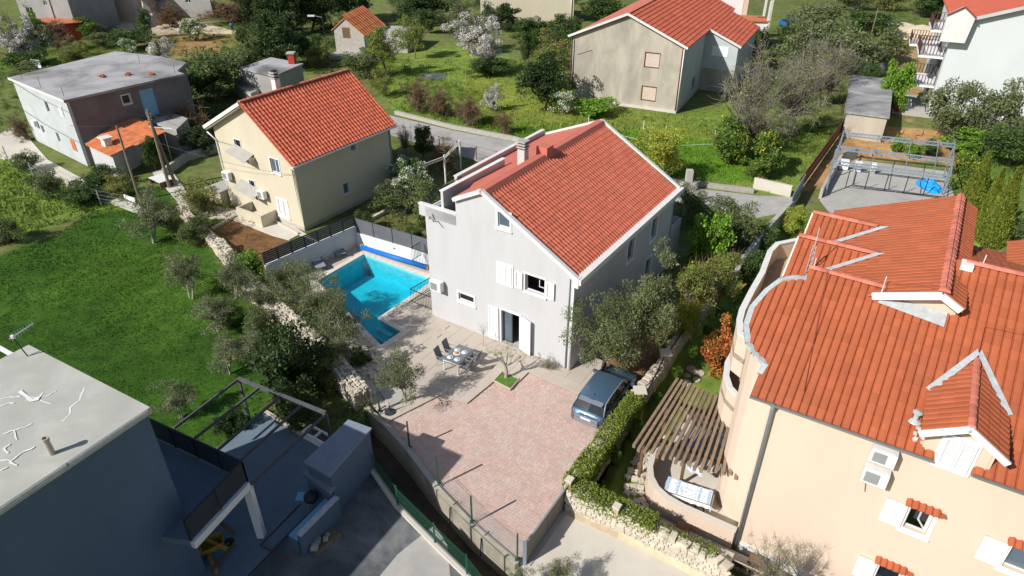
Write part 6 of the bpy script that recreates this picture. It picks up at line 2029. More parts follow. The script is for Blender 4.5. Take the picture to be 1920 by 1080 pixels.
# ------------------------------------------------------------------ the cube house with shade in its dark blue colour, its balcony, pergola and kitchen shed
def cube_house():
 c1 = P(272, 765, 8.3)
 C1 = Vector((c1.x, c1.y)); c2 = P(50, 650, 8.3); C2 = Vector((c2.x, c2.y))
 e1 = (C2 - C1).normalized()               # along the far edge, to the left
 e2 = Vector((e1.y, -e1.x)); e2 = e2 if e2.y < 0 else -e2    # towards the camera
 L1, L2 = 6.4, 13.0
 q = [C1, C1 + e2 * L2, C1 + e2 * L2 + e1 * 11, C1 + e1 * 11]
 q = [C1, C1 + e1 * L1, C1 + e1 * L1 + e2 * L2, C1 + e2 * L2]
 t = thing('cube_house', 'tall flat roofed house with pale roof and blue shaded wall at the lower left', 'house', (*((q[0] + q[2]) / 2), 0.0))
 MB().prism([tuple(p) for p in q], -0.3, 8.05).build('wall', 'cube_shade_render', t, world=True)
 MB().prism(off_poly([tuple(p) for p in q], 0.10), 8.051, 8.3).build('roof_slab', 'roof_screed', t, world=True)
 b = MB()
 for i in range(5):
  p, q_ = C1 + e2 * (L2 * i / 5) - e1 * 0.12, C1 + e2 * (L2 * (i + 0.98) / 5) - e1 * 0.12
  b.beam((p.x, p.y, 8.22), (q_.x, q_.y, 8.22), 0.03, 0.12)
 b.build('edge_trim', 'flashing', t, world=True, kind='stuff')
 # sealant runs over cracks in the roof
 runs = [[(158, 725), (150, 750), (132, 765), (130, 778), (116, 790)], [(40, 733), (60, 745), (95, 757)], [(70, 750), (82, 735)], [(85, 745), (105, 733)],
   [(0, 748), (20, 745), (38, 744)], [(0, 762), (12, 757), (28, 755)], [(5, 814), (28, 806), (45, 803), (60, 795)], [(26, 808), (32, 825)],
   [(20, 832), (8, 842), (16, 850)], [(0, 864), (22, 864), (40, 850), (65, 838)], [(18, 866), (32, 873)], [(0, 883), (14, 877)], [(38, 733), (58, 752), (74, 748)], [(48, 752), (55, 748)]]
 for i, r in enumerate(runs):
  b = MB()
  pts = []
  for (u0, v0), (u1, v1) in zip(r[:-1], r[1:]):
   for k in range(3):
    pts.append(P(u0 + (u1 - u0) * k / 3 + random.uniform(-1, 1), v0 + (v1 - v0) * k / 3 + random.uniform(-1, 1), 8.306))
  pts.append(P(*r[-1], 8.306))
  vs, fs = [], []
  for k, p in enumerate(pts):
   d = (pts[min(k + 1, len(pts) - 1)] - pts[max(k - 1, 0)]).normalized()
   s = Vector((-d.y, d.x, 0)) * (0.022 if i != 12 else 0.07) * random.uniform(0.6, 1.5)
   vs += [p + s + Vector((0, 0, 0.002 * i)), p - s + Vector((0, 0, 0.002 * i))]
  for k in range(len(pts) - 1):
   fs.append((2 * k, 2 * k + 1, 2 * k + 3, 2 * k + 2))
  b.add(vs, fs)
  b.build('sealant_strip', 'sealant', t, world=True)
 p = P(98, 851, 8.3)
 v = MB().lathe([(0.09, 0.0), (0.085, 0.52), (0.11, 0.53), (0.11, 0.62), (0.07, 0.62), (0.07, 0.3)], tuple(p), 14)
 v.build('vent_pipe', 'old_render', t, world=True, smooth=False)
 # aerial on the roof corner
 a = thing('roof_aerial', 'silver television aerial on a thin mast at the pale roof corner', 'aerial', tuple(P(52, 668, 8.3)))
 h = 0.75
 b = MB(); b.tube([(0, 0, 0), (-0.30, 0.10, h)], 0.02, 6); b.tube([(0, 0, 0), (0.42, 0.28, 0.01)], 0.015, 5)
 b.build('mast', 'black_metal', a)
 b = MB(); d = Vector((0.72, 0.55, 0.35)).normalized(); s = Vector((-0.55, 0.8, 0)).normalized(); o = Vector((-0.30, 0.10, h))
 b.beam(o - d * 0.12, o + d * 0.75, 0.03, 0.03)
 for k in range(8):
  c = o + d * (k * 0.1); w = 0.28 - k * 0.014
  b.tube([c - s * w, c + s * w], 0.008, 4)
 b.tube([o, o - d * 0.12 + Vector((0, 0, 0.1))], 0.02, 4)
 b.build('dipole_array', 'chrome', a)
 b = MB(); b.cbox(tuple(o), (0.1, 0.08, 0.12)); b.build('junction_box', 'white_plastic', a)
 # white metal arm at the left margin
 b = MB(); b.beam(P(-30, 636, 7.6), P(24, 666, 7.6), 0.12, 0.12)
 single('metal_outrigger', 'white square metal arm reaching past the roof edge at the left margin', 'bracket', b, 'white_paint')
 # balcony: slab, white front beams, post, slatted parapet
 zt, zs = 4.3, 3.3
 K1 = P(453, 866, zt); K2 = P(345, 977, zt); K0 = P(276, 784, zt)
 bal = thing('balcony', 'dark slatted balcony with white edge beam and one white column', 'balcony', (K1.x, K1.y, 0.32))
 fl = [(K0.x, K0.y), (K1.x, K1.y), (K2.x, K2.y), (K2.x - 3.2, K2.y + 0.5)]
 MB().prism(fl, zs - 0.28, zs).build('slab', 'terrace_blue_shade', bal, world=True)
 for a_, b_ in ((K0, K1), (K1, K2)):
  A_, B_ = Vector((a_.x, a_.y, 0)), Vector((b_.x, b_.y, 0))
  n = int((B_ - A_).length / 1.2)
  for k in range(9):
   z = zs + 0.08 + k * 0.115
   b = MB(); b.beam(A_ + Vector((0, 0, z)), B_ + Vector((0, 0, z)), 0.03, 0.085); b.build('slat', 'anthracite', bal, world=True)
  b = MB(); b.beam(A_ + Vector((0, 0, zt + 0.02)), B_ + Vector((0, 0, zt + 0.02)), 0.07, 0.04); b.build('top_rail', 'black_metal', bal, world=True)
  for k in range(n + 1):
   p = A_.lerp(B_, k / n)
   b = MB(); b.box((p.x - 0.03, p.y - 0.03, zs), (p.x + 0.03, p.y + 0.03, zt)); b.build('rail_post', 'black_metal', bal, world=True)
 b = MB(); b.beam(Vector((K1.x, K1.y, zs - 0.15)) + Vector((0.03, -0.05, 0)), Vector((K2.x, K2.y, zs - 0.15)) + Vector((0.03, -0.05, 0)), 0.18, 0.32); b.build('edge_beam', 'white_paint', bal, world=True)
 MB().box((K1.x - 0.16, K1.y - 0.2, 0.32), (K1.x + 0.12, K1.y + 0.08, zs - 0.31)).build('column', 'white_paint', bal, world=True)
 # steel pergola over the lower terrace
 zp = 2.55
 back = [(447, 711), (488, 726), (528, 741), (568, 757), (611, 776)]
 front = [(326, 803), (365, 822), (408, 844), (451, 863), (472, 908)]
 pg = thing('steel_pergola', 'dark steel pergola frame over the blue shaded terrace', 'pergola', (*P(530, 790, 0.32)[:2], 0.32))
 for (a_, b_) in zip(back, front):
  b = MB(); b.beam(P(*a_, zp), P(*b_, zp), 0.07, 0.12); b.build('rafter', 'steel_dark', pg, world=True)
 A_, B_ = P(*back[0], zp), P(*back[-1], zp)
 b = MB(); b.beam(A_ + Vector((0, 0, 0.05)), B_ + Vector((0, 0, 0.05)), 0.14, 0.14); b.build('header_beam', 'steel_dark', pg, world=True)
 for p in (A_, B_):
  MB().box((p.x - 0.06, p.y - 0.06, 0.0), (p.x + 0.06, p.y + 0.06, zp)).build('post', 'steel_dark', pg, world=True)
cube_house()

def outbuilding():
 q = [P(*p, 2.5) for p in ((653, 787), (697, 803), (617, 893), (570, 866))]
 c = sum(q, Vector()) / 4
 t = thing('kitchen_shed', 'narrow outdoor kitchen shed with thin grey slab roof above the driveway', 'shed', (c.x, c.y, 0.32))
 MB().prism([(p.x, p.y) for p in q], 2.42, 2.52).build('roof_slab', 'outbuilding_roof', t, world=True)
 w = [c + (p - c) * 0.93 for p in q]
 MB().prism([(p.x, p.y) for p in w], 0.0, 2.419).build('wall', 'cube_shade_render', t, world=True)
 s = [P(*p, 1.75) for p in ((568, 885), (585, 880), (628, 912), (620, 925))]
 MB().prism([(p.x, p.y) for p in s], 1.68, 1.75).build('lower_slab', 'outbuilding_roof', t, world=True)
 cc = sum(s, Vector()) / 4
 MB().prism([tuple((cc + (p - cc) * 0.85)[:2]) for p in s], 0.3, 1.679).build('lower_wall', 'cube_shade_render', t, world=True)
 a, b_ = P(632, 932, 1.35), P(560, 1005, 1.35)
 b = MB(); b.beam((a.x, a.y, 0.75), (b_.x, b_.y, 0.75), 0.16, 1.2); b.build('parapet', 'cube_shade_render', t, world=True)
 b = MB(); b.beam((a.x, a.y, 1.38), (b_.x, b_.y, 1.38), 0.24, 0.05); b.build('parapet_coping', 'flashing', t, world=True)
 d = (b_ - a).normalized(); n = Vector((d.y, -d.x, 0)); n = n if n.x < 0 else -n
 b = MB(); b.beam(Vector((a.x, a.y, 1.02)) + n * 0.36, Vector((b_.x, b_.y, 1.02)) + n * 0.36, 0.46, 0.06); b.build('worktop', 'door_blue', t, world=True)
 b = MB(); b.beam(Vector((a.x, a.y, 0.65)) + n * 0.36, Vector((b_.x, b_.y, 0.65)) + n * 0.36, 0.4, 0.66); b.build('counter', 'cube_shade_render', t, world=True)
 # kettle grill
 g = P(584, 935, 1.1)
 k = thing('kettle_grill', 'round black kettle grill standing beside the blue worktop', 'grill', (g.x, g.y, 0.33))
 MB().lathe([(0.05, 0.62), (0.2, 0.66), (0.28, 0.78), (0.3, 0.86), (0.28, 0.96), (0.2, 1.06), (0.05, 1.11)], n=16).build('bowl', 'black_metal', k, smooth=True)
 for i in range(3):
  a0 = i * 2.094
  MB().tube([(0.2 * math.cos(a0), 0.2 * math.sin(a0), 0.7), (0.32 * math.cos(a0), 0.32 * math.sin(a0), 0.0)], 0.015, 5).build('leg', 'grey_metal', k)
 MB().cbox((-0.42, 0.1, 0.8), (0.4, 0.42, 0.03)).build('side_shelf', 'door_blue', k)
outbuilding()

# ------------------------------------------------------------------ walls and fences of the plots
def pool_walls():
 A, B_, C_ = Vector((-15.37, 36.79)), Vector((-10.80, 42.12)), Vector((-2.35, 37.25))
 t = thing('pool_side_wall', 'white wall with dark horizontal slat fence on top beside the sun loungers', 'garden wall', (A.x, A.y, 0))
 b = MB(); b.beam((A.x, A.y, 0.7), (B_.x, B_.y, 0.7), 0.2, 1.5); b.build('wall', 'white_render', t, world=True)
 b = MB(); b.beam((A.x, A.y, 1.47), (B_.x, B_.y, 1.47), 0.26, 0.05); b.build('coping', 'white_trim', t, world=True)
 L = (B_ - A).length; n = 7
 for k in range(n + 1):
  p = A.lerp(B_, k / n)
  MB().box((p.x - 0.035, p.y - 0.035, 1.5), (p.x + 0.035, p.y + 0.035, 2.35)).build('fence_post', 'anthracite', t, world=True)
 for z in (1.60, 1.74, 1.88, 2.02, 2.16, 2.30):
  b = MB(); b.beam((A.x, A.y, z), (B_.x, B_.y, z), 0.02, 0.115); b.build('slat', 'anthracite', t, world=True)
 D_ = Vector((-13.4, 34.4))
 b = MB(); b.beam((A.x, A.y, 0.5), (D_.x, D_.y, 0.1), 0.16, 1.5); b.build('side_wall', 'white_render', t, world=True)
 t = thing('pool_rear_wall', 'white wall topped by grey windbreak mesh behind the pool', 'garden wall', (B_.x, B_.y, 0))
 b = MB(); b.beam((B_.x, B_.y, 0.5), (C_.x, C_.y, 0.5), 0.2, 1.1); b.build('wall', 'white_paint', t, world=True)
 n = 6
 for k in range(n):
  p, q = B_.lerp(C_, k / n), B_.lerp(C_, (k + 1) / n - 0.003)
  b = MB(); b.beam((p.x, p.y, 1.6), (q.x, q.y, 1.6), 0.02, 1.05); b.build('mesh_panel', 'grey_mesh', t, world=True)
  MB().box((p.x - 0.03, p.y - 0.03, 1.0), (p.x + 0.03, p.y + 0.03, 2.16)).build('fence_post', 'anthracite', t, world=True)
 for f in (0.35, 0.72):
  p = B_.lerp(C_, f) + Vector((-0.06, -0.11))
  MB().box((p.x - 0.05, p.y - 0.03, 0.7), (p.x + 0.05, p.y + 0.03, 0.8)).build('wall_lamp', 'grey_metal', t, world=True)
 # blue roller cover at the wall foot
 d = (C_ - B_).normalized(); n = Vector((d.y, -d.x)); n = n if n.y < 0 else -n
 p, q = B_ + d * 0.75 + n * 0.38, B_ + d * 6.2 + n * 0.38
 c = thing('pool_cover_roller', 'rolled blue pool cover lying along the foot of the white rear wall', 'pool cover', (p.x, p.y, 0))
 b = MB().tube([(p.x, p.y, 0.22), (q.x, q.y, 0.22)], 0.17, 12); b.build('rolled_cover', 'blue_cover', c, world=True, smooth=True)
 for e in (p, q):
  MB().box((e.x - 0.12, e.y - 0.05, 0.0), (e.x + 0.12, e.y + 0.05, 0.45)).build('roller_foot', 'grey_metal', c, world=True)
 # railings
 def rail(name, label, pts, h=0.95):
  b0 = pts[0]
  t = thing(name, label, 'railing', tuple(b0))
  b = MB()
  for a, e in zip(pts[:-1], pts[1:]):
   a, e = Vector(a), Vector(e)
   k = max(2, int((e - a).length / 0.12))
   for i in range(k + 1):
    p = a.lerp(e, i / k)
    MB().beam(p + Vector((0, 0, 0.08)), p + Vector((0, 0, h)), 0.018, 0.018).build('baluster', 'black_metal', t, world=True)
   MB().beam(a + Vector((0, 0, h)), e + Vector((0, 0, h)), 0.04, 0.03).build('top_rail', 'black_metal', t, world=True)
   MB().beam(a + Vector((0, 0, 0.09)), e + Vector((0, 0, 0.09)), 0.03, 0.03).build('bottom_rail', 'black_metal', t, world=True)
 X_ = Vector((math.cos(R(-33.5)), math.sin(R(-33.5)), 0)); Y_ = Vector((-X_.y, X_.x, 0))
 c1 = P(771, 567, 0)
 rail('stair_railing', 'black metal railing standing on the terrace against the house corner', [c1 + Y_ * 2.2 + X_ * 0.2, c1, c1 + X_ * 1.9])
 c2 = P(773, 490, 0.9)
 rail('wall_railing', 'black metal railing on the white wall end beside the house', [c2 + Y_ * 0.9, c2, c2 + X_ * 1.9], 1.0)
pool_walls()

def stone_path_wall():
 line = [(-25.2, 47.3), (-20.1, 41.4), (-15.6, 35.3), (-12.3, 31.5), (-9.0, 27.6), (-7.3, 25.4)]
 t = thing('dry_stone_wall', 'broad pale dry stone wall between the dark green field and the pool plot', 'stone wall', (-15.6, 35.3, 0))
 core = MB()
 ps = Pieces('stone', 'small_stones', 'stone_pale', t, t, STONES)
 inv = WM[t.name].inverted()
 h = [0.35, 0.5, 0.8, 0.95, 1.05, 0.95]
 w = [0.5, 0.7, 0.85, 0.9, 0.9, 0.7]
 class Q:
  def put(self, T, k=0): ps.put(inv @ T, k)
 pq = Q()
 for i in range(len(line) - 1):
  a, b = Vector(line[i]), Vector(line[i + 1])
  d = (b - a).normalized(); n = Vector((d.y, -d.x));
  wd = (w[i] + w[i + 1]) / 2
  core.add([(*(a + n * w[i] / 2), -0.1), (*(b + n * w[i + 1] / 2), -0.1), (*(b - n * w[i + 1] / 2), -0.1), (*(a - n * w[i] / 2), -0.1),
    (*(a + n * w[i] / 2), h[i]), (*(b + n * w[i + 1] / 2), h[i + 1]), (*(b - n * w[i + 1] / 2), h[i + 1]), (*(a - n * w[i] / 2), h[i])],
    [(0, 3, 2, 1), (4, 5, 6, 7), (0, 1, 5, 4), (1, 2, 6, 5), (2, 3, 7, 6), (3, 0, 4, 7)])
  wall_stones(pq, a - n * wd / 2, b - n * wd / 2, h[i], h[i + 1], -n, 0.15, 0.22, 0.10)
  wall_stones(pq, a + n * wd / 2, b + n * wd / 2, h[i], h[i + 1], n, 0.15, 0.22, 0.10)
  top_stones(pq, a, b, wd, (h[i] + h[i + 1]) / 2 + 0.02, 0.2)
 core.build('core', 'wall_mortar', t, world=True)
 ps.finish()
stone_path_wall()

def villa_wall():
 """stone boundary of the villa garden: along the yard and along the road"""
 t = thing('garden_wall', 'pale rubble stone wall between the villa garden and the paved yard', 'stone wall', (4.2, 22.5, -1.0))
 inv = WM[t.name].inverted()
 ps = Pieces('stone', 'small_stones', 'stone_pale', t, t, STONES)
 class Q:
  def put(self, T, k=0): ps.put(inv @ T, k)
 pq = Q()
 A = [(2.45, 19.75), (4.2, 22.7), (6.05, 25.6), (7.85, 28.2), (9.8, 31.6), (12.2, 34.9), (13.6, 38.6)]
 top = [0.75, 0.75, 0.70, 0.60, 0.5, 0.35, 0.1]
 core = MB()
 for i in range(len(A) - 1):
  a, b = Vector(A[i]), Vector(A[i + 1])
  d = (b - a).normalized(); n = Vector((d.y, -d.x))
  q = [a + n * 0.2, b + n * 0.2, b - n * 0.2, a - n * 0.2]
  core.add([(*p, -1.3) for p in q] + [(*q[0], top[i]), (*q[1], top[i + 1]), (*q[2], top[i + 1]), (*q[3], top[i])],
    [(0, 3, 2, 1), (4, 5, 6, 7), (0, 1, 5, 4), (1, 2, 6, 5), (2, 3, 7, 6), (3, 0, 4, 7)])
  wall_stones(pq, a + n * 0.2, b + n * 0.2, top[i] + 1.1, top[i + 1] + 1.1, n, 0.2, 0.32, 0.10, z0=-1.1)
  wall_stones(pq, a - n * 0.2, b - n * 0.2, top[i] + 0.15, top[i + 1] + 0.15, -n, 0.26, 0.4, 0.10, z0=-0.15)
  top_stones(pq, a, b, 0.44, (top[i] + top[i + 1]) / 2 + 0.03, 0.3)
 core.build('core', 'wall_mortar', t, world=True)
 ps.finish()
 for k, (u, v, z) in enumerate(((1200, 733, 1.0), (1248, 662, 0.95), (1292, 598, 0.9))):
  p = P(u, v, z)
  MB().box((p.x - 0.24, p.y - 0.24, -0.9), (p.x + 0.24, p.y + 0.24, z)).build('pier', 'stone_warm', t, world=True)
  MB().box((p.x - 0.3, p.y - 0.3, z), (p.x + 0.3, p.y + 0.3, z + 0.08)).build('pier_cap', 'concrete_light', t, world=True)
 # black rail on top of the wall
 rail = MB()
 for (u0, v0, u1, v1) in ((1205, 752, 1245, 672), (1255, 660, 1290, 608), (1150, 835, 1195, 765)):
  a, b = P(u0, v0, 0.9), P(u1, v1, 0.9)
  for dz in (0.0, 0.12):
   rail.beam(a + Vector((0, 0, dz)), b + Vector((0, 0, dz)), 0.03, 0.03)
 rail.build('wall_rail', 'black_metal', t, world=True)
 # front wall along the road
 f = thing('road_wall', 'tall pale stone wall under the hedge along the light concrete road', 'stone wall', (4.5, 18.5, -0.25))
 inv2 = WM[f.name].inverted()
 ps = Pieces('stone', 'small_stones', 'stone_pale', f, f, STONES)
 class Q2:
  def put(self, T, k=0): ps.put(inv2 @ T, k)
 pq = Q2()
 B_ = [(2.35, 19.45), (4.4, 18.25), (6.3, 17.05), (8.0, 15.9)]
 core = MB(); tp = [0.80, 0.85, 0.75, 0.7]
 for i in range(3):
  a, b = Vector(B_[i]), Vector(B_[i + 1])
  d = (b - a).normalized(); n = Vector((d.y, -d.x))
  if n.y > 0: n = -n
  q = [a + n * 0.2, b + n * 0.2, b - n * 0.22, a - n * 0.22]
  core.add([(*p, -1.3) for p in q] + [(*q[0], tp[i]), (*q[1], tp[i + 1]), (*q[2], tp[i + 1]), (*q[3], tp[i])],
    [(0, 3, 2, 1), (4, 5, 6, 7), (0, 1, 5, 4), (1, 2, 6, 5), (2, 3, 7, 6), (3, 0, 4, 7)])
  wall_stones(pq, a + n * 0.2, b + n * 0.2, tp[i] + 0.3, tp[i + 1] + 0.3, n, 0.15, 0.24, 0.06, z0=-0.3)
  top_stones(pq, a, b, 0.44, (tp[i] + tp[i + 1]) / 2, 0.3)
 core.build('core', 'wall_mortar', f, world=True)
 # warm plaster foot of the wall
 b = MB()
 for i in range(3):
  a, e = Vector(B_[i]), Vector(B_[i + 1]); d = (e - a).normalized(); n = Vector((d.y, -d.x)); n = n if n.y < 0 else -n
  p, q = a + n * 0.38, e + n * 0.40
  b.add([(*p, -0.25), (*q, -0.25), (*(e + n * 0.18), 0.0), (*(a + n * 0.18), 0.02)], [(0, 1, 2, 3)])
 b.build('wall_foot', 'stone_warm', f, world=True)
 ps.finish()
 # hedge of ivy over the wall corner
 h = thing('ivy_hedge', 'bright green ivy hedge over the stone wall corner beside the parked car', 'hedge', (2.7, 20.4, 0.0))
 cb = MB(); cb.beam((2.55, 19.95, 0.55), (6.0, 25.2, 0.5), 0.55, 0.75); cb.beam((2.6, 19.6, 0.7), (7.3, 16.6, 0.6), 0.55, 0.5)
 cb.build('branches', 'bark_dark', h, world=True)
 ivy(h, (2.55, 19.85), (6.05, 25.3), 0.72, 0.05, 0.98, 850)
 ivy(h, (2.45, 19.65), (5.6, 17.7), 0.72, 0.55, 1.0, 850)
 ivy(h, (5.4, 17.8), (7.6, 16.4), 0.45, 0.5, 0.9, 480)
 for (u, v, w_) in ((1068, 898, 0.30), (1157, 948, 0.30)):
  p = P(u, v, 1.22)
  MB().cbox((p.x, p.y, 1.2), (w_, w_, 0.09), Matrix.Rotation(R(-33), 3, 'Z')).build('pier_cap', 'concrete_light', h, world=True)
  MB().cbox((p.x, p.y, 0.6), (w_ * 0.8, w_ * 0.8, 1.1), Matrix.Rotation(R(-33), 3, 'Z')).build('pier', 'stone_warm', h, world=True)
villa_wall()

# patio of the villa: curved parapet, floor, flagstones, pergola
def villa_patio():
 V = frame(VP, VR)
 t = thing('villa_patio', 'sunken tiled patio enclosed by a curved peach parapet beside the villa', 'patio', tuple((V @ Vector((-2.4, 1.0, -1.0)))))
 inv = WM[t.name].inverted() @ V
 path = [(-4.42, 3.2), (-4.45, 1.9), (-4.30, 1.1), (-4.0, 0.5), (-3.55, 0.05), (-2.95, -0.22), (-2.2, -0.32), (-0.02, -0.32)]
 q = [Vector(p) for p in path]
 inn = []
 for i, p in enumerate(q):
  d = (q[min(i + 1, len(q) - 1)] - q[max(i - 1, 0)]).normalized()
  inn.append(p + Vector((-d.y, d.x)) * 0.2)
 MB(inv).prism([tuple(p) for p in q] + [tuple(p) for p in reversed(inn)], -1.3, 0.28).build('parapet', 'peach_render', t)
 MB(inv).prism(off_poly([tuple(p) for p in q] + [tuple(p) for p in reversed(inn)], 0.03), 0.281, 0.33).build('parapet_coping', 'concrete_light', t)
 MB(inv).prism([tuple(p) for p in inn] + [(-0.02, 5.6), (-4.3, 5.6)], -1.2, -0.62).build('patio_floor', 'concrete_light', t)
 # irregular flagstones round the outside
 fl = Pieces('flagstone', 'small_flagstones', 'stone_pale', t, t, STONES, cap=200)
 for i in range(len(q) - 1):
  L = (q[i + 1] - q[i]).length
  d = (q[i + 1] - q[i]) / L; n = Vector((d.y, -d.x))
  k = max(1, int(L / 0.28))
  for j in range(k):
   for r in range(3):
    c = q[i] + d * (L * (j + 0.5) / k) + n * (0.2 + r * 0.30)
    T = inv @ Matrix.Translation((c.x, c.y, -0.95 + random.uniform(0, 0.02))) @ Matrix.Rotation(random.uniform(0, 3), 4, 'Z') @ Matrix.Diagonal((0.33, 0.3, 0.12, 1))
    fl.put(T, random.randrange(6))
 fl.finish()
 # pergola: sixteen beams over two cross beams
 g = thing('timber_pergola', 'weathered timber pergola with laundry hanging beneath between hedge and tower', 'pergola', tuple(V @ Vector((-2.8, 3.0, -1.0))))
 gi = WM[g.name].inverted() @ V
 n = 17
 for i in range(n):
  f = i / (n - 1)
  x0, y0 = -4.85 + 4.2 * f, 0.40 + 0.45 * f + (0.15 if i % 3 == 0 else 0)
  x1, y1 = -4.85 + 3.5 * f, 5.75 - 0.35 * f
  if i >= n - 4:
   y0, x0 = y0 + 0.25, x0
  b = MB(gi); b.beam((x0, y0, 1.62), (x1, y1, 1.66), 0.125, 0.18)
  b.build('rafter', 'wood_grey', g)
 for (x0, y0, x1, y1) in ((-4.9, 1.55, -0.6, 1.9), (-4.9, 4.3, -1.5, 4.4)):
  b = MB(gi); b.beam((x0, y0, 1.5), (x1, y1, 1.5), 0.12, 0.16); b.build('cross_beam', 'wood_brown', g)
 for (x, y) in ((-4.75, 1.55), (-4.75, 4.3), (-2.9, 1.7), (-2.7, 4.35)):
  b = MB(gi); b.beam((x, y, -0.95), (x, y, 1.42), 0.12, 0.12); b.build('post', 'wood_brown', g)
 # laundry lines under the pergola
 k = 0
 for (x0, y, m_, w_, lab) in ((-3.2, 2.5, 'cloth_navy', 0.75, 'navy and white striped towel hanging on the left line under the pergola'),
      (-2.0, 3.3, 'cloth_purple', 0.85, 'mauve towel hanging near the middle under the pergola'),
      (-1.55, 4.5, 'cloth_blue', 0.6, 'pale blue cloth hanging at the back of the pergola near the tower'),
      (-2.7, 1.1, 'cloth_white', 0.8, 'white sheet hanging at the front edge of the pergola'),
      (-2.2, 3.9, 'cloth_white', 0.55, 'white towel hanging deep under the pergola'),
      (-3.9, 2.9, 'cloth_white', 0.45, 'small white cloth hanging at the left under the pergola')):
  p = V @ Vector((x0, y, 1.35))
  b = MB(); vs, fs = [], []
  for r in range(2):
   for c in range(9):
    vs.append(V @ Vector((x0 + w_ * c / 8, y + (0.22 if r else 0) + 0.05 * math.sin(c * 1.7), 1.36 - r * 0.62)))
  for r in range(2):
   for c in range(9):
    q0 = vs[r * 9 + c]; vs.append(q0 + Vector((0.01, 0.01, 0.004)))
  for c in range(8):
   fs.append((c, c + 1, 9 + c + 1, 9 + c)); fs.append((18 + c + 1, 18 + c, 27 + c, 27 + c + 1))
  b.add(vs, fs)
  single('laundry', lab, 'laundry', b, m_, 'laundry under the pergola')
  if k < 3:
   b = MB(); b.tube([V @ Vector((-4.5, y, 1.37)), V @ Vector((-0.7, y, 1.37))], 0.006, 4)
   single('clothes_line', ('front', 'middle', 'rear')[k] + ' washing line stretched under the timber pergola', 'clothes line', b, 'grey_metal', 'washing lines under the pergola')
  k += 1
 # patio table with patterned cloth
 c = V @ Vector((-2.3, 0.85, 0))
 tb = thing('patio_table', 'long patio table under a blue and white patterned cloth in the sun', 'table', (c.x, c.y, -0.62), VR + R(8))
 MB().box((-1.0, -0.4, 0.70), (1.0, 0.4, 0.74)).build('tabletop', 'wood_brown', tb)
 for x in (-0.6, 0.6):
  b = MB(); b.beam((x - 0.3, -0.35, 0), (x + 0.1, 0.3, 0.7), 0.05, 0.05); b.beam((x + 0.2, -0.35, 0), (x - 0.1, 0.3, 0.7), 0.05, 0.05)
  b.build('trestle', 'wood_brown', tb)
 cl = thing('table_cloth', 'blue and white patterned cloth spread over the patio table', 'tablecloth', (c.x, c.y, 0.14), VR + R(8))
 b = MB(); vs, fs = [], []
 nx, ny = 24, 12
 for j in range(ny + 1):
  for i in range(nx + 1):
   x, y = -1.12 + 2.24 * i / nx, -0.56 + 1.12 * j / ny
   z = 0.02
   if abs(x) > 1.0: z -= 0.22
   if abs(y) > 0.42: z -= 0.24 + 0.03 * math.sin(i * 1.9)
   vs.append((max(-1.03, min(1.03, x)), max(-0.44, min(0.44, y)), z))
 for j in range(ny):
  for i in range(nx):
   fs.append((j * (nx + 1) + i, j * (nx + 1) + i + 1, (j + 1) * (nx + 1) + i + 1, (j + 1) * (nx + 1) + i))
 b.add(vs, fs); b.build('cloth', 'cloth_white', cl)
 for i, x in enumerate((-0.98, -0.5, 0.42, 0.78)):
  w = (0.14, 0.08, 0.07, 0.12)[i]
  MB().box((x, -0.41, 0.024), (x + w, 0.41, 0.03)).build('cloth_stripe', 'cloth_blue', cl)
 pt = Pieces('cloth_motif', 'small_motifs', 'cloth_blue', cl, cl, [(MB().lathe([(0.0, 0), (0.03, 0.002)], n=6).v, MB().lathe([(0.0, 0), (0.03, 0.002)], n=6).f)], cap=60)
 for _ in range(60):
  pt.put(Matrix.Translation((random.uniform(-0.7, 0.7), random.uniform(-0.38, 0.38), 0.032)))
 pt.finish()
 # two potted plants by the wall
 for k, (u, v) in enumerate(((1375, 930), (1366, 949))):
  p = P(u, v, -0.6)
  pot = thing('potted_plant', ('round leafy plant in the pot nearer the pergola', 'round leafy plant in the pot nearer the downpipe')[k], 'potted plant', tuple(p), 0, 'potted plants on the patio')
  MB().lathe([(0.08, 0), (0.12, 0.2), (0.13, 0.22), (0.10, 0.22)], n=12).build('pot', 'terracotta', pot)
  V4 = leaf_quads([(0, 0, 0.3)], 260, 0.17, 0.07, 0.5); link('leaves', quads_mesh('leaves', V4, M['leaf_green']), pot)
villa_patio()

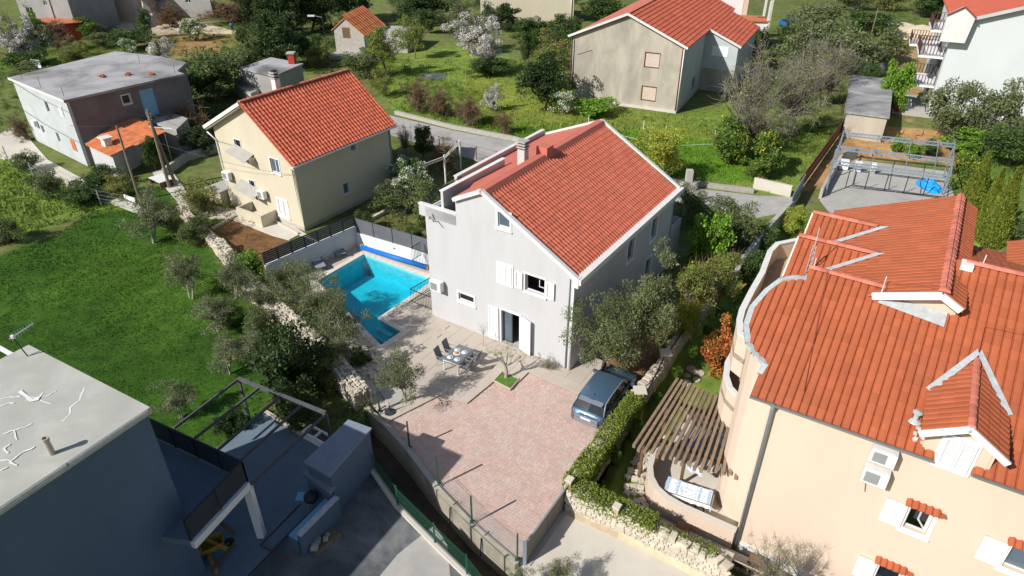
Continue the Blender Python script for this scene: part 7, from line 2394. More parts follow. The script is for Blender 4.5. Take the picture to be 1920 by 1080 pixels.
def villa_front():
 """steps, low piers and rails below the villa front at the bottom edge"""
 V = frame(VP, VR)
 t = thing('entrance_terrace', 'beige stone entrance terrace with tiled strip below the villa front', 'terrace', tuple(V @ Vector((-0.6, -0.9, -1.0))))
 inv = WM[t.name].inverted() @ V
 MB(inv).box((-3.4, -0.95, -1.3), (8.0, -0.36, -0.72)).build('tiled_strip', 'stone_pale', t)
 for i in range(26):
  MB(inv).box((-2.6 + i * 0.3, -0.93, -0.719), (-2.6 + i * 0.3 + 0.28, -0.66, -0.70)).build('strip_tile', 'stone_warm', t)
 MB(inv).box((-3.4, -1.02, -0.72), (8.0, -0.97, -0.52)).build('edge_rail', 'brown_rail', t)
 for k, x in enumerate((-2.2, 0.75, 3.4)):
  MB(inv).box((x, -0.95, -0.7), (x + 0.5, -0.5, -0.25)).build('letter_box', 'wood_brown', t)
 g = thing('black_fence', 'low black bar fence between stone piers at the bottom edge', 'fence', tuple(V @ Vector((-0.6, -1.8, -0.8))))
 gi = WM[g.name].inverted() @ V
 for a, b_ in ((-2.3, -0.25), (0.35, 3.2)):
  k = int((b_ - a) / 0.13)
  for i in range(k + 1):
   x = a + (b_ - a) * i / k
   MB(gi).box((x - 0.01, -1.72, -0.6), (x + 0.01, -1.70, 0.35)).build('bar', 'black_metal', g)
  MB(gi).box((a, -1.74, 0.35), (b_, -1.68, 0.40)).build('top_rail', 'chrome', g)
 for x in (-0.22, 3.25):
  MB(gi).box((x, -1.95, -0.8), (x + 0.5, -1.5, 0.5)).build('pier', 'stone_pale', g)
villa_front()

# ------------------------------------------------------------------ alleys and other grey walls, fences
struct('alley', MB().prism([(-12.9, 71.0), (-6.0, 66.3), (0.0, 63.0), (7.0, 56.0), (13.8, 52.3), (19.6, 50.5), (22.4, 50.2), (22.0, 47.8), (18.6, 46.5), (14.5, 48.6), (9.0, 52.0), (4.8, 53.4), (-1.5, 57.0), (-5.0, 59.5), (-11.9, 65.0), (-14.5, 67.5)], -0.4, 0.03), 'road_grey')
struct('court', MB().prism(XY((200, 42), (330, 34), (425, 54), (460, 64), (380, 62), (290, 48), (235, 58)), -0.3, 0.03), 'sand')
struct('side_path', MB().prism([(-30.0, 56.4), (-26.0, 50.6), (-23.5, 48.8), (-19.5, 47.0), (-15.2, 43.9), (-15.8, 42.9), (-17.2, 43.6), (-21.0, 46.2), (-24.5, 46.6), (-27.2, 50.4), (-31.2, 55.5)], -0.3, 0.035), 'concrete_light')
struct('house_path', MB().prism([tuple(p) for p in XY((402, 355), (418, 345), (600, 455), (560, 440))], -0.3, 0.04), 'concrete_light')
struct('left_lane', MB().prism(XY((0, 252), (30, 232), (90, 300), (200, 360), (280, 395), (262, 402), (150, 360), (60, 315), (-20, 290)), -0.3, 0.03), 'concrete_light')
struct('canopy_yard', MB().prism(XY((1537, 375), (1563, 322), (1605, 300), (1775, 322), (1810, 440), (1640, 460), (1560, 405)), -0.3, 0.035), 'concrete')

def low_wall(name, label, pts, h, w, m, z0=-0.2, cat='wall'):
 t = thing(name, label, cat, (pts[0][0], pts[0][1], z0))
 for i in range(len(pts) - 1):
  a, b = Vector((*pts[i], 0)), Vector((*pts[i + 1], 0))
  b_ = MB(); z = (z0 + h) / 2
  b_.beam((a.x, a.y, z), (b.x, b.y, z), w, h - z0)
  b_.build('wall_length', m, t, world=True)
 return t
low_wall('alley_wall', 'low stone kerb wall between the alley and the yellow flowered meadow', [(-12.4, 71.6), (-6.0, 66.9), (0.2, 63.5), (7.2, 56.4), (14.0, 52.9), (19.6, 51.1)], 0.35, 0.35, 'stone_grey', cat='kerb wall')
low_wall('concrete_parapet', 'light concrete parapet beside the blue gate at the meadow corner', XY((1412, 352), (1482, 368)), 0.9, 0.25, 'concrete_light', cat='wall')
low_wall('lane_wall', 'long grey block wall running from the blue gate down to the villa garden', XY((1484, 392), (1440, 440), (1392, 500), (1368, 545)), 0.9, 0.3, 'concrete', cat='wall')
low_wall('yard_wall', 'concrete wall around the sunken corner of the canopy yard', XY((1537, 372), (1575, 305), (1604, 296)), 0.9, 0.22, 'concrete', cat='wall')
low_wall('vegetable_bed_kerb', 'pale concrete kerb between the lawn and the brown vegetable bed', XY((398, 430), (470, 392), (560, 440)), 0.15, 0.15, 'concrete_light', cat='kerb')
low_wall('path_wall', 'concrete wall between the cream house path and the dark store yard', XY((310, 330), (352, 300), (412, 283)), 0.7, 0.3, 'concrete', cat='wall')
low_wall('garden_kerb', 'short white kerb among shrubs behind the grey mesh fence', XY((698, 412), (735, 392), (760, 400)), 0.25, 0.25, 'concrete_light', cat='kerb')

def wire_fence(name, label, pts, h, m, step=2.2, mesh=True, group=None):
 t = thing(name, label, 'fence', (*pts[0], 0))
 for i in range(len(pts) - 1):
  a, b = Vector((*pts[i], 0)), Vector((*pts[i + 1], 0))
  k = max(1, round((b - a).length / step))
  for j in range(k + (i == len(pts) - 2)):
   p = a.lerp(b, j / k)
   MB().box((p.x - 0.035, p.y - 0.035, -0.1), (p.x + 0.035, p.y + 0.035, h)).build('post', m, t, world=True)
  w = MB()
  for z in (0.3, 0.6, 0.9, h - 0.05):
   w.beam(a + Vector((0, 0, z)), b + Vector((0, 0, z)), 0.012, 0.012)
  if mesh:
   n = int((b - a).length / 0.25)
   for j in range(n):
    p = a.lerp(b, j / n)
    w.beam(p + Vector((0, 0, 0.05)), p + Vector((0, 0, h - 0.05)), 0.006, 0.006)
  w.build('wire', m, t, world=True, kind='stuff')
wire_fence('alley_fence', 'rusty thin wire fence along the near side of the alley', [(-12.0, 65.0), (-5.0, 59.6), (-1.4, 57.1), (5.0, 53.5)], 1.3, 'rust_metal')
wire_fence('field_fence', 'thin wire fence between the lane and the weedy field on the left', XY((15, 300), (90, 350), (190, 385), (270, 400)), 1.3, 'grey_metal', 3.0, False)
def rusty_fence():
 a, b = P(1494, 365), P(1596, 222)
 t = thing('rusty_fence', 'long rust brown slatted fence between orchard and orange soil bed', 'fence', tuple(a))
 n = 34
 for i in range(n):
  p, q = a.lerp(b, i / n), a.lerp(b, (i + 0.86) / n)
  bb = MB(); bb.beam(p + Vector((0, 0, 0.75)), q + Vector((0, 0, 0.75)), 0.04, 1.3); bb.build('fence_board', 'rust_metal', t, world=True)
 for z in (0.4, 1.2):
  bb = MB(); bb.beam(a + Vector((0.06, 0.03, z)), b + Vector((0.06, 0.03, z)), 0.05, 0.06); bb.build('fence_rail', 'rust_metal', t, world=True)
rusty_fence()
def blue_gate():
 a, b = P(1480, 398), P(1503, 358)
 t = thing('blue_gate', 'pale blue metal garden gate standing open at the end of the lane wall', 'gate', tuple(a))
 for i in range(9):
  p = a.lerp(b, i / 8)
  bb = MB(); bb.beam(p, p + Vector((0, 0, 1.5)), 0.05, 0.05); bb.build('gate_bar', 'galv_blue', t, world=True)
 for z in (0.1, 0.8, 1.5):
  bb = MB(); bb.beam(a + Vector((0, 0, z)), b + Vector((0, 0, z)), 0.05, 0.05); bb.build('gate_rail', 'galv_blue', t, world=True)
 bb = MB(); bb.beam(a + Vector((0.03, 0.02, 0.75)), b + Vector((0.03, 0.02, 0.75)), 0.012, 1.3); bb.build('gate_sheet', 'galv_blue', t, world=True)
blue_gate()

def canopy():
 """steel lattice canopy frame over the concrete yard"""
 zt = 2.7
 L_, R_ = [P(1570, 340, zt), P(1572, 312, zt), P(1584, 256, zt)], [P(1782, 380, zt), P(1785, 335, zt), P(1790, 290, zt)]
 L_ = [P(1562, 308, zt), P(1568, 280, zt), P(1580, 254, zt)]; R_ = [P(1780, 336, zt), P(1786, 306, zt), P(1788, 276, zt)]
 t = thing('steel_canopy', 'pale blue grey steel lattice canopy frame over the concrete yard', 'canopy frame', (*P(1670, 370, 0)[:2], 0))
 for a, b in zip(L_, R_):
  for dz in (0.0, 0.28):
   q = MB(); q.beam(a + Vector((0, 0, dz)), b + Vector((0, 0, dz)), 0.10, 0.08); q.build('truss_chord', 'galv_blue', t, world=True)
  w = MB(); n = 26
  for i in range(n):
   p, q = a.lerp(b, i / n), a.lerp(b, (i + 0.5) / n)
   r = a.lerp(b, (i + 1) / n)
   w.beam(p, q + Vector((0, 0, 0.28)), 0.05, 0.05); w.beam(q + Vector((0, 0, 0.28)), r, 0.03, 0.03)
  w.build('truss_lacing', 'galv_blue', t, world=True, kind='stuff')
  for e in (a, b):
   q = MB(); q.beam((e.x, e.y, 0), (e.x, e.y, zt), 0.09, 0.09); q.build('column', 'galv_blue', t, world=True)
 for S_ in (L_, R_):
  q = MB(); q.beam(S_[0] + Vector((0, 0, 0.3)), S_[-1] + Vector((0, 0, 0.3)) + (S_[-1] - S_[0]) * 0.06, 0.09, 0.09); q.build('side_rail', 'galv_blue', t, world=True)
 for f in (0.33, 0.62, 0.86):
  q = MB(); q.beam(L_[0].lerp(R_[0], f) + Vector((0, 0, 0.33)), L_[2].lerp(R_[2], f) + Vector((0, 0, 0.33)), 0.05, 0.05); q.build('purlin', 'galv_blue', t, world=True)
 # dark frame of posts standing at the rear of the yard
 r = thing('dark_post_frame', 'thin black post and rail frame standing on the concrete yard under the canopy', 'frame', (*P(1600, 330, 0)[:2], 0))
 a, b = P(1585, 352, 0), P(1768, 370, 0)
 for i in range(6):
  p = a.lerp(b, i / 5)
  q = MB(); q.beam(p, p + Vector((0, 0, 1.5)), 0.05, 0.05); q.build('post', 'black_metal', r, world=True)
 q = MB(); q.beam(a + Vector((0, 0, 0.03)), b + Vector((0, 0, 0.03)), 0.06, 0.06); q.build('bottom_rail', 'black_metal', r, world=True)
 # blue tarpaulin heap
 p = P(1742, 352)
 b = MB(); vs, fs = [], []
 rr = random.Random(4); n = 12
 for j in range(7):
  for i in range(n):
   a0 = 2 * math.pi * i / n
   rad = (0.95 - j * 0.15) * rr.uniform(0.75, 1.15)
   vs.append((p.x + math.cos(a0) * rad * 1.0, p.y + math.sin(a0) * rad * 1.4, 0.03 + (j / 6) ** 0.8 * 0.75 * rr.uniform(0.8, 1.1)))
 for j in range(6):
  for i in range(n):
   fs.append((j * n + i, j * n + (i + 1) % n, (j + 1) * n + (i + 1) % n, (j + 1) * n + i))
 fs.append(tuple(6 * n + i for i in range(n)))
 b.add(vs, fs)
 single('tarpaulin', 'crumpled bright blue tarpaulin heaped under the canopy frame', 'tarpaulin', b, 'blue_tarp')
 for k, (u, v) in enumerate(((1580, 318), (1606, 322), (1634, 325))):
  p = P(u, v)
  b = MB().cbox((p.x, p.y, 0.5), (0.7 - 0.15 * k, 0.5, 0.8), Matrix.Rotation(R(-20), 3, 'Z'))
  single('white_crate', ('largest white crate at the left end of the canopy yard', 'middle white crate standing under the canopy', 'right hand white crate standing under the canopy')[k], 'crate', b, 'white_paint', 'white crates at the back of the canopy yard')
canopy()

# ------------------------------------------------------------------ poles, lamp, clothes posts, trellis
def pole(name, label, cat, u, vb, vt, r, m, group=None, lean=0.0, arm=None):
 b0 = P(u, vb); h = top_z(b0, vt)
 t = thing(name, label, cat, tuple(b0), 0, group)
 MB().tube([(0, 0, -0.1), (lean, 0, h)], [r, r * 0.7], 8).build('shaft', m, t)
 return t, h
def wire(label, pts, r=0.012):
 b = MB()
 for a, c in zip(pts[:-1], pts[1:]):
  a, c = Vector(a), Vector(c)
  q = [a.lerp(c, i / 12) - Vector((0, 0, 0.5 * 4 * (i / 12) * (1 - i / 12))) for i in range(13)]
  b.tube(q, r, 4, caps=False)
 single('overhead_wire', label, 'wire', b, 'black_metal')
t1, h1 = pole('utility_pole', 'slender dark wooden pole in front of the orange roofed shed', 'pole', 262, 375, 236, 0.11, 'wood_pole')
t2, h2 = pole('utility_pole', 'thick weathered double pole between shed and cream house', 'pole', 318, 352, 205, 0.14, 'wood_pole')
MB().tube([(0.45, 0.3, -0.1), (-0.1, 0.0, h2 * 0.97)], [0.13, 0.1], 8).build('brace_pole', 'wood_pole', t2)
for k in range(3):
 MB().cbox((0, 0, h2 - 0.3 - k * 0.25), (0.35, 0.08, 0.06)).build('insulator_arm', 'grey_metal', t2)
t3, h3 = pole('street_lamp', 'grey street lamp with white head behind the cream house roof', 'street lamp', 616, 118, 28, 0.09, 'black_metal')
MB().tube([(0, 0, h3 - 0.3), (-1.0, 0, h3 - 0.1)], 0.04, 6).build('lamp_arm', 'grey_metal', t3)
MB().cbox((-1.4, 0, h3 - 0.1), (0.9, 0.3, 0.18)).build('lamp_head', 'white_plastic', t3)
t4, h4 = pole('utility_pole', 'tall grey pole among dark trees beside the flat shed', 'pole', 1622, 108, 16, 0.10, 'wood_pole')
p2 = WM[t2.name] @ Vector((0, 0, h2 - 0.3)); p1 = WM[t1.name] @ Vector((0, 0, h1 - 0.1))
wire('thin overhead wire from the double pole to the grey house corner', [p2, P(130, 235, 4.5)])
wire('thin overhead wire from the dark pole to the cream house front', [p1, P(560, 330, 4.3)])
wire('thin overhead wire from the double pole across to the cream house front', [p2, P(560, 300, 5.3)])
for k, (u, vb, vt) in enumerate(((1103, 230, 214), (1245, 266, 232), (1338, 262, 240), (1206, 236, 222))):
 t, h = pole('clothes_post', ('white post of the drying line nearest the grey gable house corner', 'tallest white post in the middle of the drying line', 'white post at the right end of the drying line', 'white post of the drying line just above the yellow shrub')[k], 'post', u, vb + 8, vt + 4, 0.05, 'white_plastic', 'white posts of the drying line in the meadow')
b = MB(); b.tube([P(1103, 238, 1.2), P(1245, 274, 1.5), P(1338, 270, 1.3)], 0.015, 4); b.tube([P(1206, 244, 1.0), P(1245, 274, 1.0)], 0.015, 4)
single('drying_line', 'white drying line strung between posts in the meadow', 'clothes line', b, 'white_plastic')
for k, (u, vb, vt) in enumerate(((186, 300, 245), (1283, 372, 350))):
 pass
def vine_trellis():
 t = thing('vine_trellis', 'white lattice beam carried by three white posts behind the pool house', 'trellis', (*P(835, 345)[:2], 0))
 pts = [(788, 360, 308), (836, 345, 290), (864, 318, 262)]
 q = []
 for u, vb, vt in pts:
  b0 = P(u, vb); h = top_z(b0, vt); q.append(b0 + Vector((0, 0, h)))
  MB().tube([b0, q[-1]], 0.08, 8).build('post', 'white_trim', t, world=True)
 for a, c in zip(q[:-1], q[1:]):
  for dz in (-0.15, -0.35):
   b = MB(); b.beam(a + Vector((0, 0, dz)), c + Vector((0, 0, dz)), 0.05, 0.04); b.build('lattice_chord', 'white_trim', t, world=True)
  b = MB()
  for i in range(10):
   b.beam(a.lerp(c, i / 10) + Vector((0, 0, -0.15)), a.lerp(c, (i + 0.5) / 10) + Vector((0, 0, -0.35)), 0.03, 0.03)
   b.beam(a.lerp(c, (i + 0.5) / 10) + Vector((0, 0, -0.35)), a.lerp(c, (i + 1) / 10) + Vector((0, 0, -0.15)), 0.03, 0.03)
  b.build('lattice_bracing', 'white_trim', t, world=True, kind='stuff')
vine_trellis()
def antenna():
 b0 = P(322, 300)
 t = thing('garden_antenna', 'white T shaped antenna mast beside the dark store', 'antenna', tuple(b0))
 MB().tube([(0, 0, 0), (0, 0, 3.0)], 0.04, 6).build('mast', 'white_plastic', t)
 MB().beam((-1.3, 0.2, 3.0), (1.0, -0.3, 3.0), 0.08, 0.06).build('crossarm', 'white_plastic', t)
antenna()
b0 = P(1288, 360)
single('stone_post', 'short square stone post on the alley edge beside blossom', 'post', MB().box((b0.x - .25, b0.y - .25, 0), (b0.x + .25, b0.y + .25, 1.9)), 'stone_grey')

# ------------------------------------------------------------------ furniture by the pool and on the terrace
def lounger(p, rz, label):
 t = thing('sun_lounger', label, 'sun lounger', tuple(p), rz, 'sun loungers on the pool deck')
 b = MB(); b.box((-0.33, -0.95, 0.30), (0.33, 0.20, 0.33)); b.build('seat', 'lounger_fabric', t)
 b = MB(); b.add([(-0.33, 0.2, 0.30), (0.33, 0.2, 0.30), (0.33, 0.78, 0.82), (-0.33, 0.78, 0.82), (-0.33, 0.2, 0.33), (0.33, 0.2, 0.33), (0.33, 0.76, 0.85), (-0.33, 0.76, 0.85)],
    [(0, 3, 2, 1), (4, 5, 6, 7), (0, 1, 5, 4), (1, 2, 6, 5), (2, 3, 7, 6), (3, 0, 4, 7)])
 b.build('backrest', 'lounger_fabric', t)
 for x in (-0.35, 0.35):
  b = MB(); b.beam((x, -1.0, 0.31), (x, 0.25, 0.31), 0.04, 0.04); b.beam((x, 0.2, 0.31), (x, 0.80, 0.86), 0.04, 0.04); b.build('side_rail', 'anthracite', t)
  for y in (-0.8, 0.45):
   b = MB(); b.beam((x, y, 0), (x, y + 0.12, 0.3), 0.035, 0.035); b.build('leg', 'anthracite', t)
 b = MB(); b.beam((0.3, 0.6, 0.0), (0.3, 0.7, 0.75), 0.03, 0.03); b.build('back_strut', 'anthracite', t)
 w = WM[t.name] @ Vector((0, 0.12, 0.335))
 tw = MB(frame(w, rz)).box((-0.27, -0.13, 0), (0.27, 0.13, 0.07))
 return tw
a = R(-33.5)
tw = lounger(P(596, 497, 0.03), R(29), 'left sun lounger with grey sling, the one nearer the olive trees')
single('towel', 'folded white towel on the left sun lounger', 'towel', tw, 'towel', 'folded towels')
tw = lounger(P(633, 473, 0.03), R(29), 'right sun lounger with grey sling, the one nearer the rear wall')
single('towel', 'folded white towel on the right sun lounger', 'towel', tw, 'towel', 'folded towels')
p = P(611, 487, 0.03)
t = thing('side_table', 'small white slatted side table between the two sun loungers', 'side table', tuple(p), a)
for i in range(5):
 MB().box((-0.22 + i * 0.09, -0.22, 0.40), (-0.145 + i * 0.09, 0.22, 0.43)).build('slat', 'white_plastic', t)
for x in (-0.2, 0.2):
 for y in (-0.2, 0.2):
  MB().box((x - 0.015, y - 0.015, 0), (x + 0.015, y + 0.015, 0.4)).build('leg', 'grey_metal', t)

def dining():
 c = (P(829, 673, .75) + P(892, 660, .75)) / 2
 c = Vector((-2.83, 28.7, 0.0))
 rz = math.atan2(29.57 - 28.27, -2.92 + 3.64)
 t = thing('dining_table', 'grey glass garden dining table with pale frame laid for four', 'table', tuple(c), rz)
 MB().box((-0.75, -0.45, 0.72), (0.75, 0.45, 0.74)).build('tabletop', 'table_glass', t)
 f = MB(); f.box((-0.76, -0.46, 0.67), (0.76, -0.42, 0.715)); f.box((-0.76, 0.42, 0.67), (0.76, 0.46, 0.715)); f.box((-0.76, -0.42, 0.67), (-0.72, 0.42, 0.715)); f.box((0.72, -0.42, 0.67), (0.76, 0.42, 0.715))
 f.build('table_frame', 'white_plastic', t)
 for x in (-0.73, 0.73):
  for y in (-0.43, 0.43):
   MB().box((x - 0.025, y - 0.025, 0), (x + 0.025, y + 0.025, 0.67)).build('leg', 'white_plastic', t)
 W = WM[t.name]
 labs = ['white plate setting at the near left of the dining table', 'white plate setting at the far left beside the fruit', 'white plate setting at the near right of the dining table', 'white plate setting at the far right of the dining table']
 for k, (x, y) in enumerate(((-0.45, 0.22), (0.25, 0.22), (-0.45, -0.22), (0.25, -0.22))):
  q = W @ Vector((x, y, 0.742))
  pt = thing('dinner_plate', labs[k], 'plate', tuple(q), 0, 'plate settings on the dining table')
  MB().lathe([(0.0, 0.0), (0.12, 0.0), (0.17, 0.02), (0.165, 0.028), (0.12, 0.01), (0.0, 0.01)], n=20).build('plate', 'white_plastic', pt, smooth=True)
  MB().lathe([(0.0, 0.012), (0.08, 0.012), (0.11, 0.03), (0.0, 0.022)], n=16).build('bowl', 'towel', pt, smooth=True)
 q = W @ Vector((-0.02, 0.08, 0.742))
 bw = thing('fruit_platter', 'platter heaped with orange fruit and bread in the middle of the table', 'platter', tuple(q))
 MB().lathe([(0.0, 0.0), (0.14, 0.0), (0.2, 0.03), (0.19, 0.035), (0.0, 0.012)], n=16).build('platter', 'white_plastic', bw)
 for i in range(9):
  a0, r0 = random.uniform(0, 6.28), random.uniform(0, 0.12)
  MB().lathe([(0.0, -0.045), (0.032, -0.03), (0.045, 0.0), (0.032, 0.03), (0.0, 0.045)], (r0 * math.cos(a0), r0 * math.sin(a0), 0.06 + 0.04 * (i % 2)), 8).build('fruit', 'orange_food', bw, smooth=True)
 def chair(x, y, rz_, label):
  q = W @ Vector((x, y, 0))
  ch = thing('garden_chair', label, 'chair', (q.x, q.y, 0), rz + rz_, 'grey sling chairs round the dining table')
  MB().box((-0.23, -0.22, 0.42), (0.23, 0.24, 0.445)).build('seat', 'sling_grey', ch)
  b = MB(); b.add([(-0.23, -0.22, 0.44), (0.23, -0.22, 0.44), (0.23, -0.42, 1.02), (-0.23, -0.42, 1.02), (-0.23, -0.25, 0.44), (0.23, -0.25, 0.44), (0.23, -0.45, 1.02), (-0.23, -0.45, 1.02)],
     [(0, 1, 2, 3), (4, 7, 6, 5), (0, 4, 5, 1), (1, 5, 6, 2), (2, 6, 7, 3), (3, 7, 4, 0)])
  b.build('backrest', 'sling_grey', ch)
  for sx in (-0.25, 0.25):
   for sy in (-0.22, 0.22):
    b = MB(); b.beam((sx, sy, 0.43), (sx * 1.08, sy * 1.2, 0), 0.022, 0.022); b.build('leg', 'grey_metal', ch)
   b = MB(); b.beam((sx, -0.28, 0.64), (sx, 0.22, 0.64), 0.03, 0.02); b.beam((sx, 0.2, 0.64), (sx, 0.22, 0.43), 0.022, 0.022); b.build('armrest', 'grey_metal', ch)
 chair(-0.38, 0.72, math.pi, 'front left chair with tall back facing the house wall side of the table')
 chair(0.38, 0.72, math.pi, 'rear left chair with tall back next to the fruit platter')
 chair(-0.38, -0.68, 0, 'near right chair tucked in on the sunny side of the table')
 chair(0.38, -0.68, 0, 'far right chair tucked in on the side towards the door')
dining()
# drain lids on the terrace
for k, (u, v) in enumerate(((818, 628), (833, 612))):
 p = P(u, v, 0.012)
 b = MB().cbox((p.x, p.y, 0.02), (0.45, 0.45, 0.035), Matrix.Rotation(R(-33), 3, 'Z'))
 single('drain_lid', ('square pale drain lid nearer the pool', 'square pale drain lid nearer the house wall')[k], 'drain lid', b, 'terrace_slab', 'drain lids on the terrace')
# parasol foot and the dark slab beside the wall
p = P(731, 773, 0.0)
t = thing('parasol_stand', 'empty parasol stand with dark round base by the terrace edge', 'parasol stand', tuple(p))
MB().lathe([(0.0, 0), (0.26, 0), (0.26, 0.05), (0.05, 0.09), (0.03, 0.45), (0.0, 0.45)], n=16).build('base', 'anthracite', t)
MB().tube([(0, 0, 0.4), (0.02, 0, 0.62)], 0.025, 8).build('tube', 'grey_metal', t)
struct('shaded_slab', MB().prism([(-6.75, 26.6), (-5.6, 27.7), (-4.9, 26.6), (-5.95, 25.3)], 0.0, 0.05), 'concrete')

# ------------------------------------------------------------------ the parked car
def car(loc, rz, label, paint='car_paint', silver='car_silver', name='parked_car', simple=False):
 t = thing(name, label, 'car', loc, rz)
 Lh, Wd = 2.22, 0.90
 # lower body: cross sections along x (rear -x, front +x): x, half width, sill z, belt z, top centre z
 sec = [(-2.22, 0.62, 0.42, 0.72, 0.74), (-2.16, 0.80, 0.30, 0.90, 0.92), (-1.95, 0.88, 0.24, 0.98, 1.02), (-1.3, 0.91, 0.22, 1.00, 1.04), (-0.4, 0.91, 0.22, 0.97, 1.02),
  (0.6, 0.91, 0.22, 0.95, 1.00), (1.1, 0.90, 0.22, 0.93, 1.00), (1.7, 0.87, 0.24, 0.84, 0.90), (2.08, 0.78, 0.30, 0.70, 0.76), (2.20, 0.60, 0.40, 0.60, 0.62)]
 vs, fs = [], []
 for x, w, z0, zb, zc in sec:
  ring_ = [(-w * 0.9, z0), (-w, z0 + 0.14), (-w * 1.0, (z0 + zb) / 2), (-w * 0.965, zb - 0.05), (-w * 0.88, zb), (-w * 0.45, zc), (0, zc + 0.015),
    (w * 0.45, zc), (w * 0.88, zb), (w * 0.965, zb - 0.05), (w * 1.0, (z0 + zb) / 2), (w, z0 + 0.14), (w * 0.9, z0)]
  vs += [(x, y, z) for y, z in ring_]
 m = 13
 for i in range(len(sec) - 1):
  for k in range(m - 1):
   fs.append((i * m + k, i * m + k + 1, (i + 1) * m + k + 1, (i + 1) * m + k))
  fs.append((i * m + m - 1, i * m, (i + 1) * m, (i + 1) * m + m - 1))
 fs.append(tuple(range(m))); fs.append(tuple((len(sec) - 1) * m + k for k in reversed(range(m))))
 b = MB(); b.add(vs, [f[::-1] for f in fs]); b.build('body', paint, t, smooth=True)
 # glasshouse
 gs = [(-2.02, 0.74, 0.98, 0.99), (-1.60, 0.68, 1.44, 1.02), (-0.9, 0.66, 1.53, 1.0), (0.0, 0.66, 1.54, 0.99), (0.45, 0.64, 1.48, 0.98), (1.18, 0.76, 0.99, 0.98)]
 vs, fs = [], []
 for x, w, zt, zb in gs:
  wb = 0.80
  vs += [(x, -wb, min(zb, zt)), (x, -w, zt - 0.02), (x, 0, zt + 0.02), (x, w, zt - 0.02), (x, wb, min(zb, zt))]
 for i in range(len(gs) - 1):
  for k in range(4):
   fs.append((i * 5 + k, (i + 1) * 5 + k, (i + 1) * 5 + k + 1, i * 5 + k + 1))
 fs.append((0, 1, 2, 3, 4)[::1]); fs.append((25, 26, 27, 28, 29)[::-1])
 b = MB(); b.add(vs, fs); b.build('windows', 'dark_glass', t)
 # roof panel and pillars over the glass
 rp = [(-1.66, 0.64, 1.42), (-1.45, 0.67, 1.49), (-0.9, 0.68, 1.555), (0.0, 0.68, 1.565), (0.40, 0.66, 1.515)]
 vs, fs = [], []
 for x, w, z in rp:
  vs += [(x, -w - 0.02, z - 0.06), (x, -w * 0.9, z), (x, 0, z + 0.03), (x, w * 0.9, z), (x, w + 0.02, z - 0.06)]
 for i in range(len(rp) - 1):
  for k in range(4):
   fs.append((i * 5 + k, (i + 1) * 5 + k, (i + 1) * 5 + k + 1, i * 5 + k + 1))
 b = MB(); b.add(vs, fs); b.build('roof', paint, t, smooth=True)
 b = MB(); b.add([(-1.62, -0.62, 1.455), (-1.62, 0.62, 1.455), (-1.85, 0.60, 1.40), (-1.85, -0.60, 1.40), (-1.62, -0.62, 1.42), (-1.62, 0.62, 1.42), (-1.85, 0.60, 1.37), (-1.85, -0.60, 1.37)],
     [(0, 1, 2, 3), (7, 6, 5, 4), (0, 3, 7, 4), (1, 5, 6, 2), (2, 6, 7, 3)])
 b.build('roof_spoiler', silver, t)
 for s in (-1, 1):
  b = MB(); b.tube([(-2.0, s * 0.80, 1.0), (-1.62, s * 0.70, 1.42), (-0.9, s * 0.69, 1.50), (0.0, s * 0.69, 1.51), (0.42, s * 0.67, 1.46), (1.15, s * 0.80, 1.0)], 0.035, 6); b.build('roof_frame', silver, t, smooth=True)
  b = MB(); b.beam((-0.35, s * 0.81, 1.0), (-0.35, s * 0.70, 1.48), 0.07, 0.03); b.build('door_pillar', 'black_metal', t)
  b = MB(); b.beam((-1.5, s * 0.86, 1.01), (1.05, s * 0.86, 0.98), 0.03, 0.03); b.build('window_trim', 'chrome', t)
  b = MB(); b.cbox((0.85, s * 1.02, 1.02), (0.14, 0.20, 0.13)); b.build('door_mirror', paint, t)
  for x in (-1.32, 1.36):
   w = thing_part_wheel(t, x, s * 0.80)
  b = MB(); b.cbox((-2.08, s * 0.68, 0.84), (0.14, 0.24, 0.12), Matrix.Rotation(s * R(-18), 3, 'Z')); b.build('tail_light', 'tail_red', t)
  b = MB(); b.cbox((2.02, s * 0.62, 0.68), (0.2, 0.28, 0.1), Matrix.Rotation(s * R(-25), 3, 'Z')); b.build('headlight', 'chrome', t)
  for x in (-0.75, 0.3):
   b = MB(); b.cbox((x, s * 0.915, 0.86), (0.16, 0.02, 0.03)); b.build('door_handle', 'chrome', t)
 b = MB(); b.box((-2.245, -0.6, 0.36), (-2.12, 0.6, 0.60)); b.build('rear_bumper', silver, t)
 b = MB(); b.box((-2.235, -0.6, 0.60), (-2.10, 0.6, 0.80)); b.build('tailgate', silver, t)
 b = MB(); b.box((-2.25, -0.26, 0.62), (-2.238, 0.26, 0.73)); b.build('number_plate', 'white_plastic', t)
 b = MB(); b.cbox((-2.24, 0, 0.77), (0.01, 0.09, 0.05)); b.build('badge', 'chrome', t)
 for s in (-1, 1):
  b = MB()
  for x, z0, z1 in ((-1.28, 0.55, 0.98), (-0.38, 0.30, 0.98), (0.78, 0.35, 0.97)):
   b.box((x - 0.006, s * 0.905 - 0.012, z0), (x + 0.006, s * 0.905 + 0.012, z1))
  b.build('door_gap', 'black_metal', t)
 b = MB(); b.box((-2.238, -0.62, 0.595), (-2.10, 0.62, 0.61)); b.build('tailgate_gap', 'black_metal', t)
 b = MB(); b.tube([(-1.35, 0, 1.53), (-1.5, 0, 1.62)], [0.03, 0.01], 5); b.build('roof_fin', paint, t)
 b = MB(); b.beam((1.10, -0.5, 1.04), (0.85, 0.15, 1.16), 0.02, 0.02); b.beam((1.14, 0.1, 1.03), (0.88, 0.6, 1.14), 0.02, 0.02); b.build('wiper', 'black_metal', t)
 b = MB(); b.box((1.06, -0.72, 0.97), (1.22, 0.72, 1.012)); b.build('scuttle', 'black_metal', t)
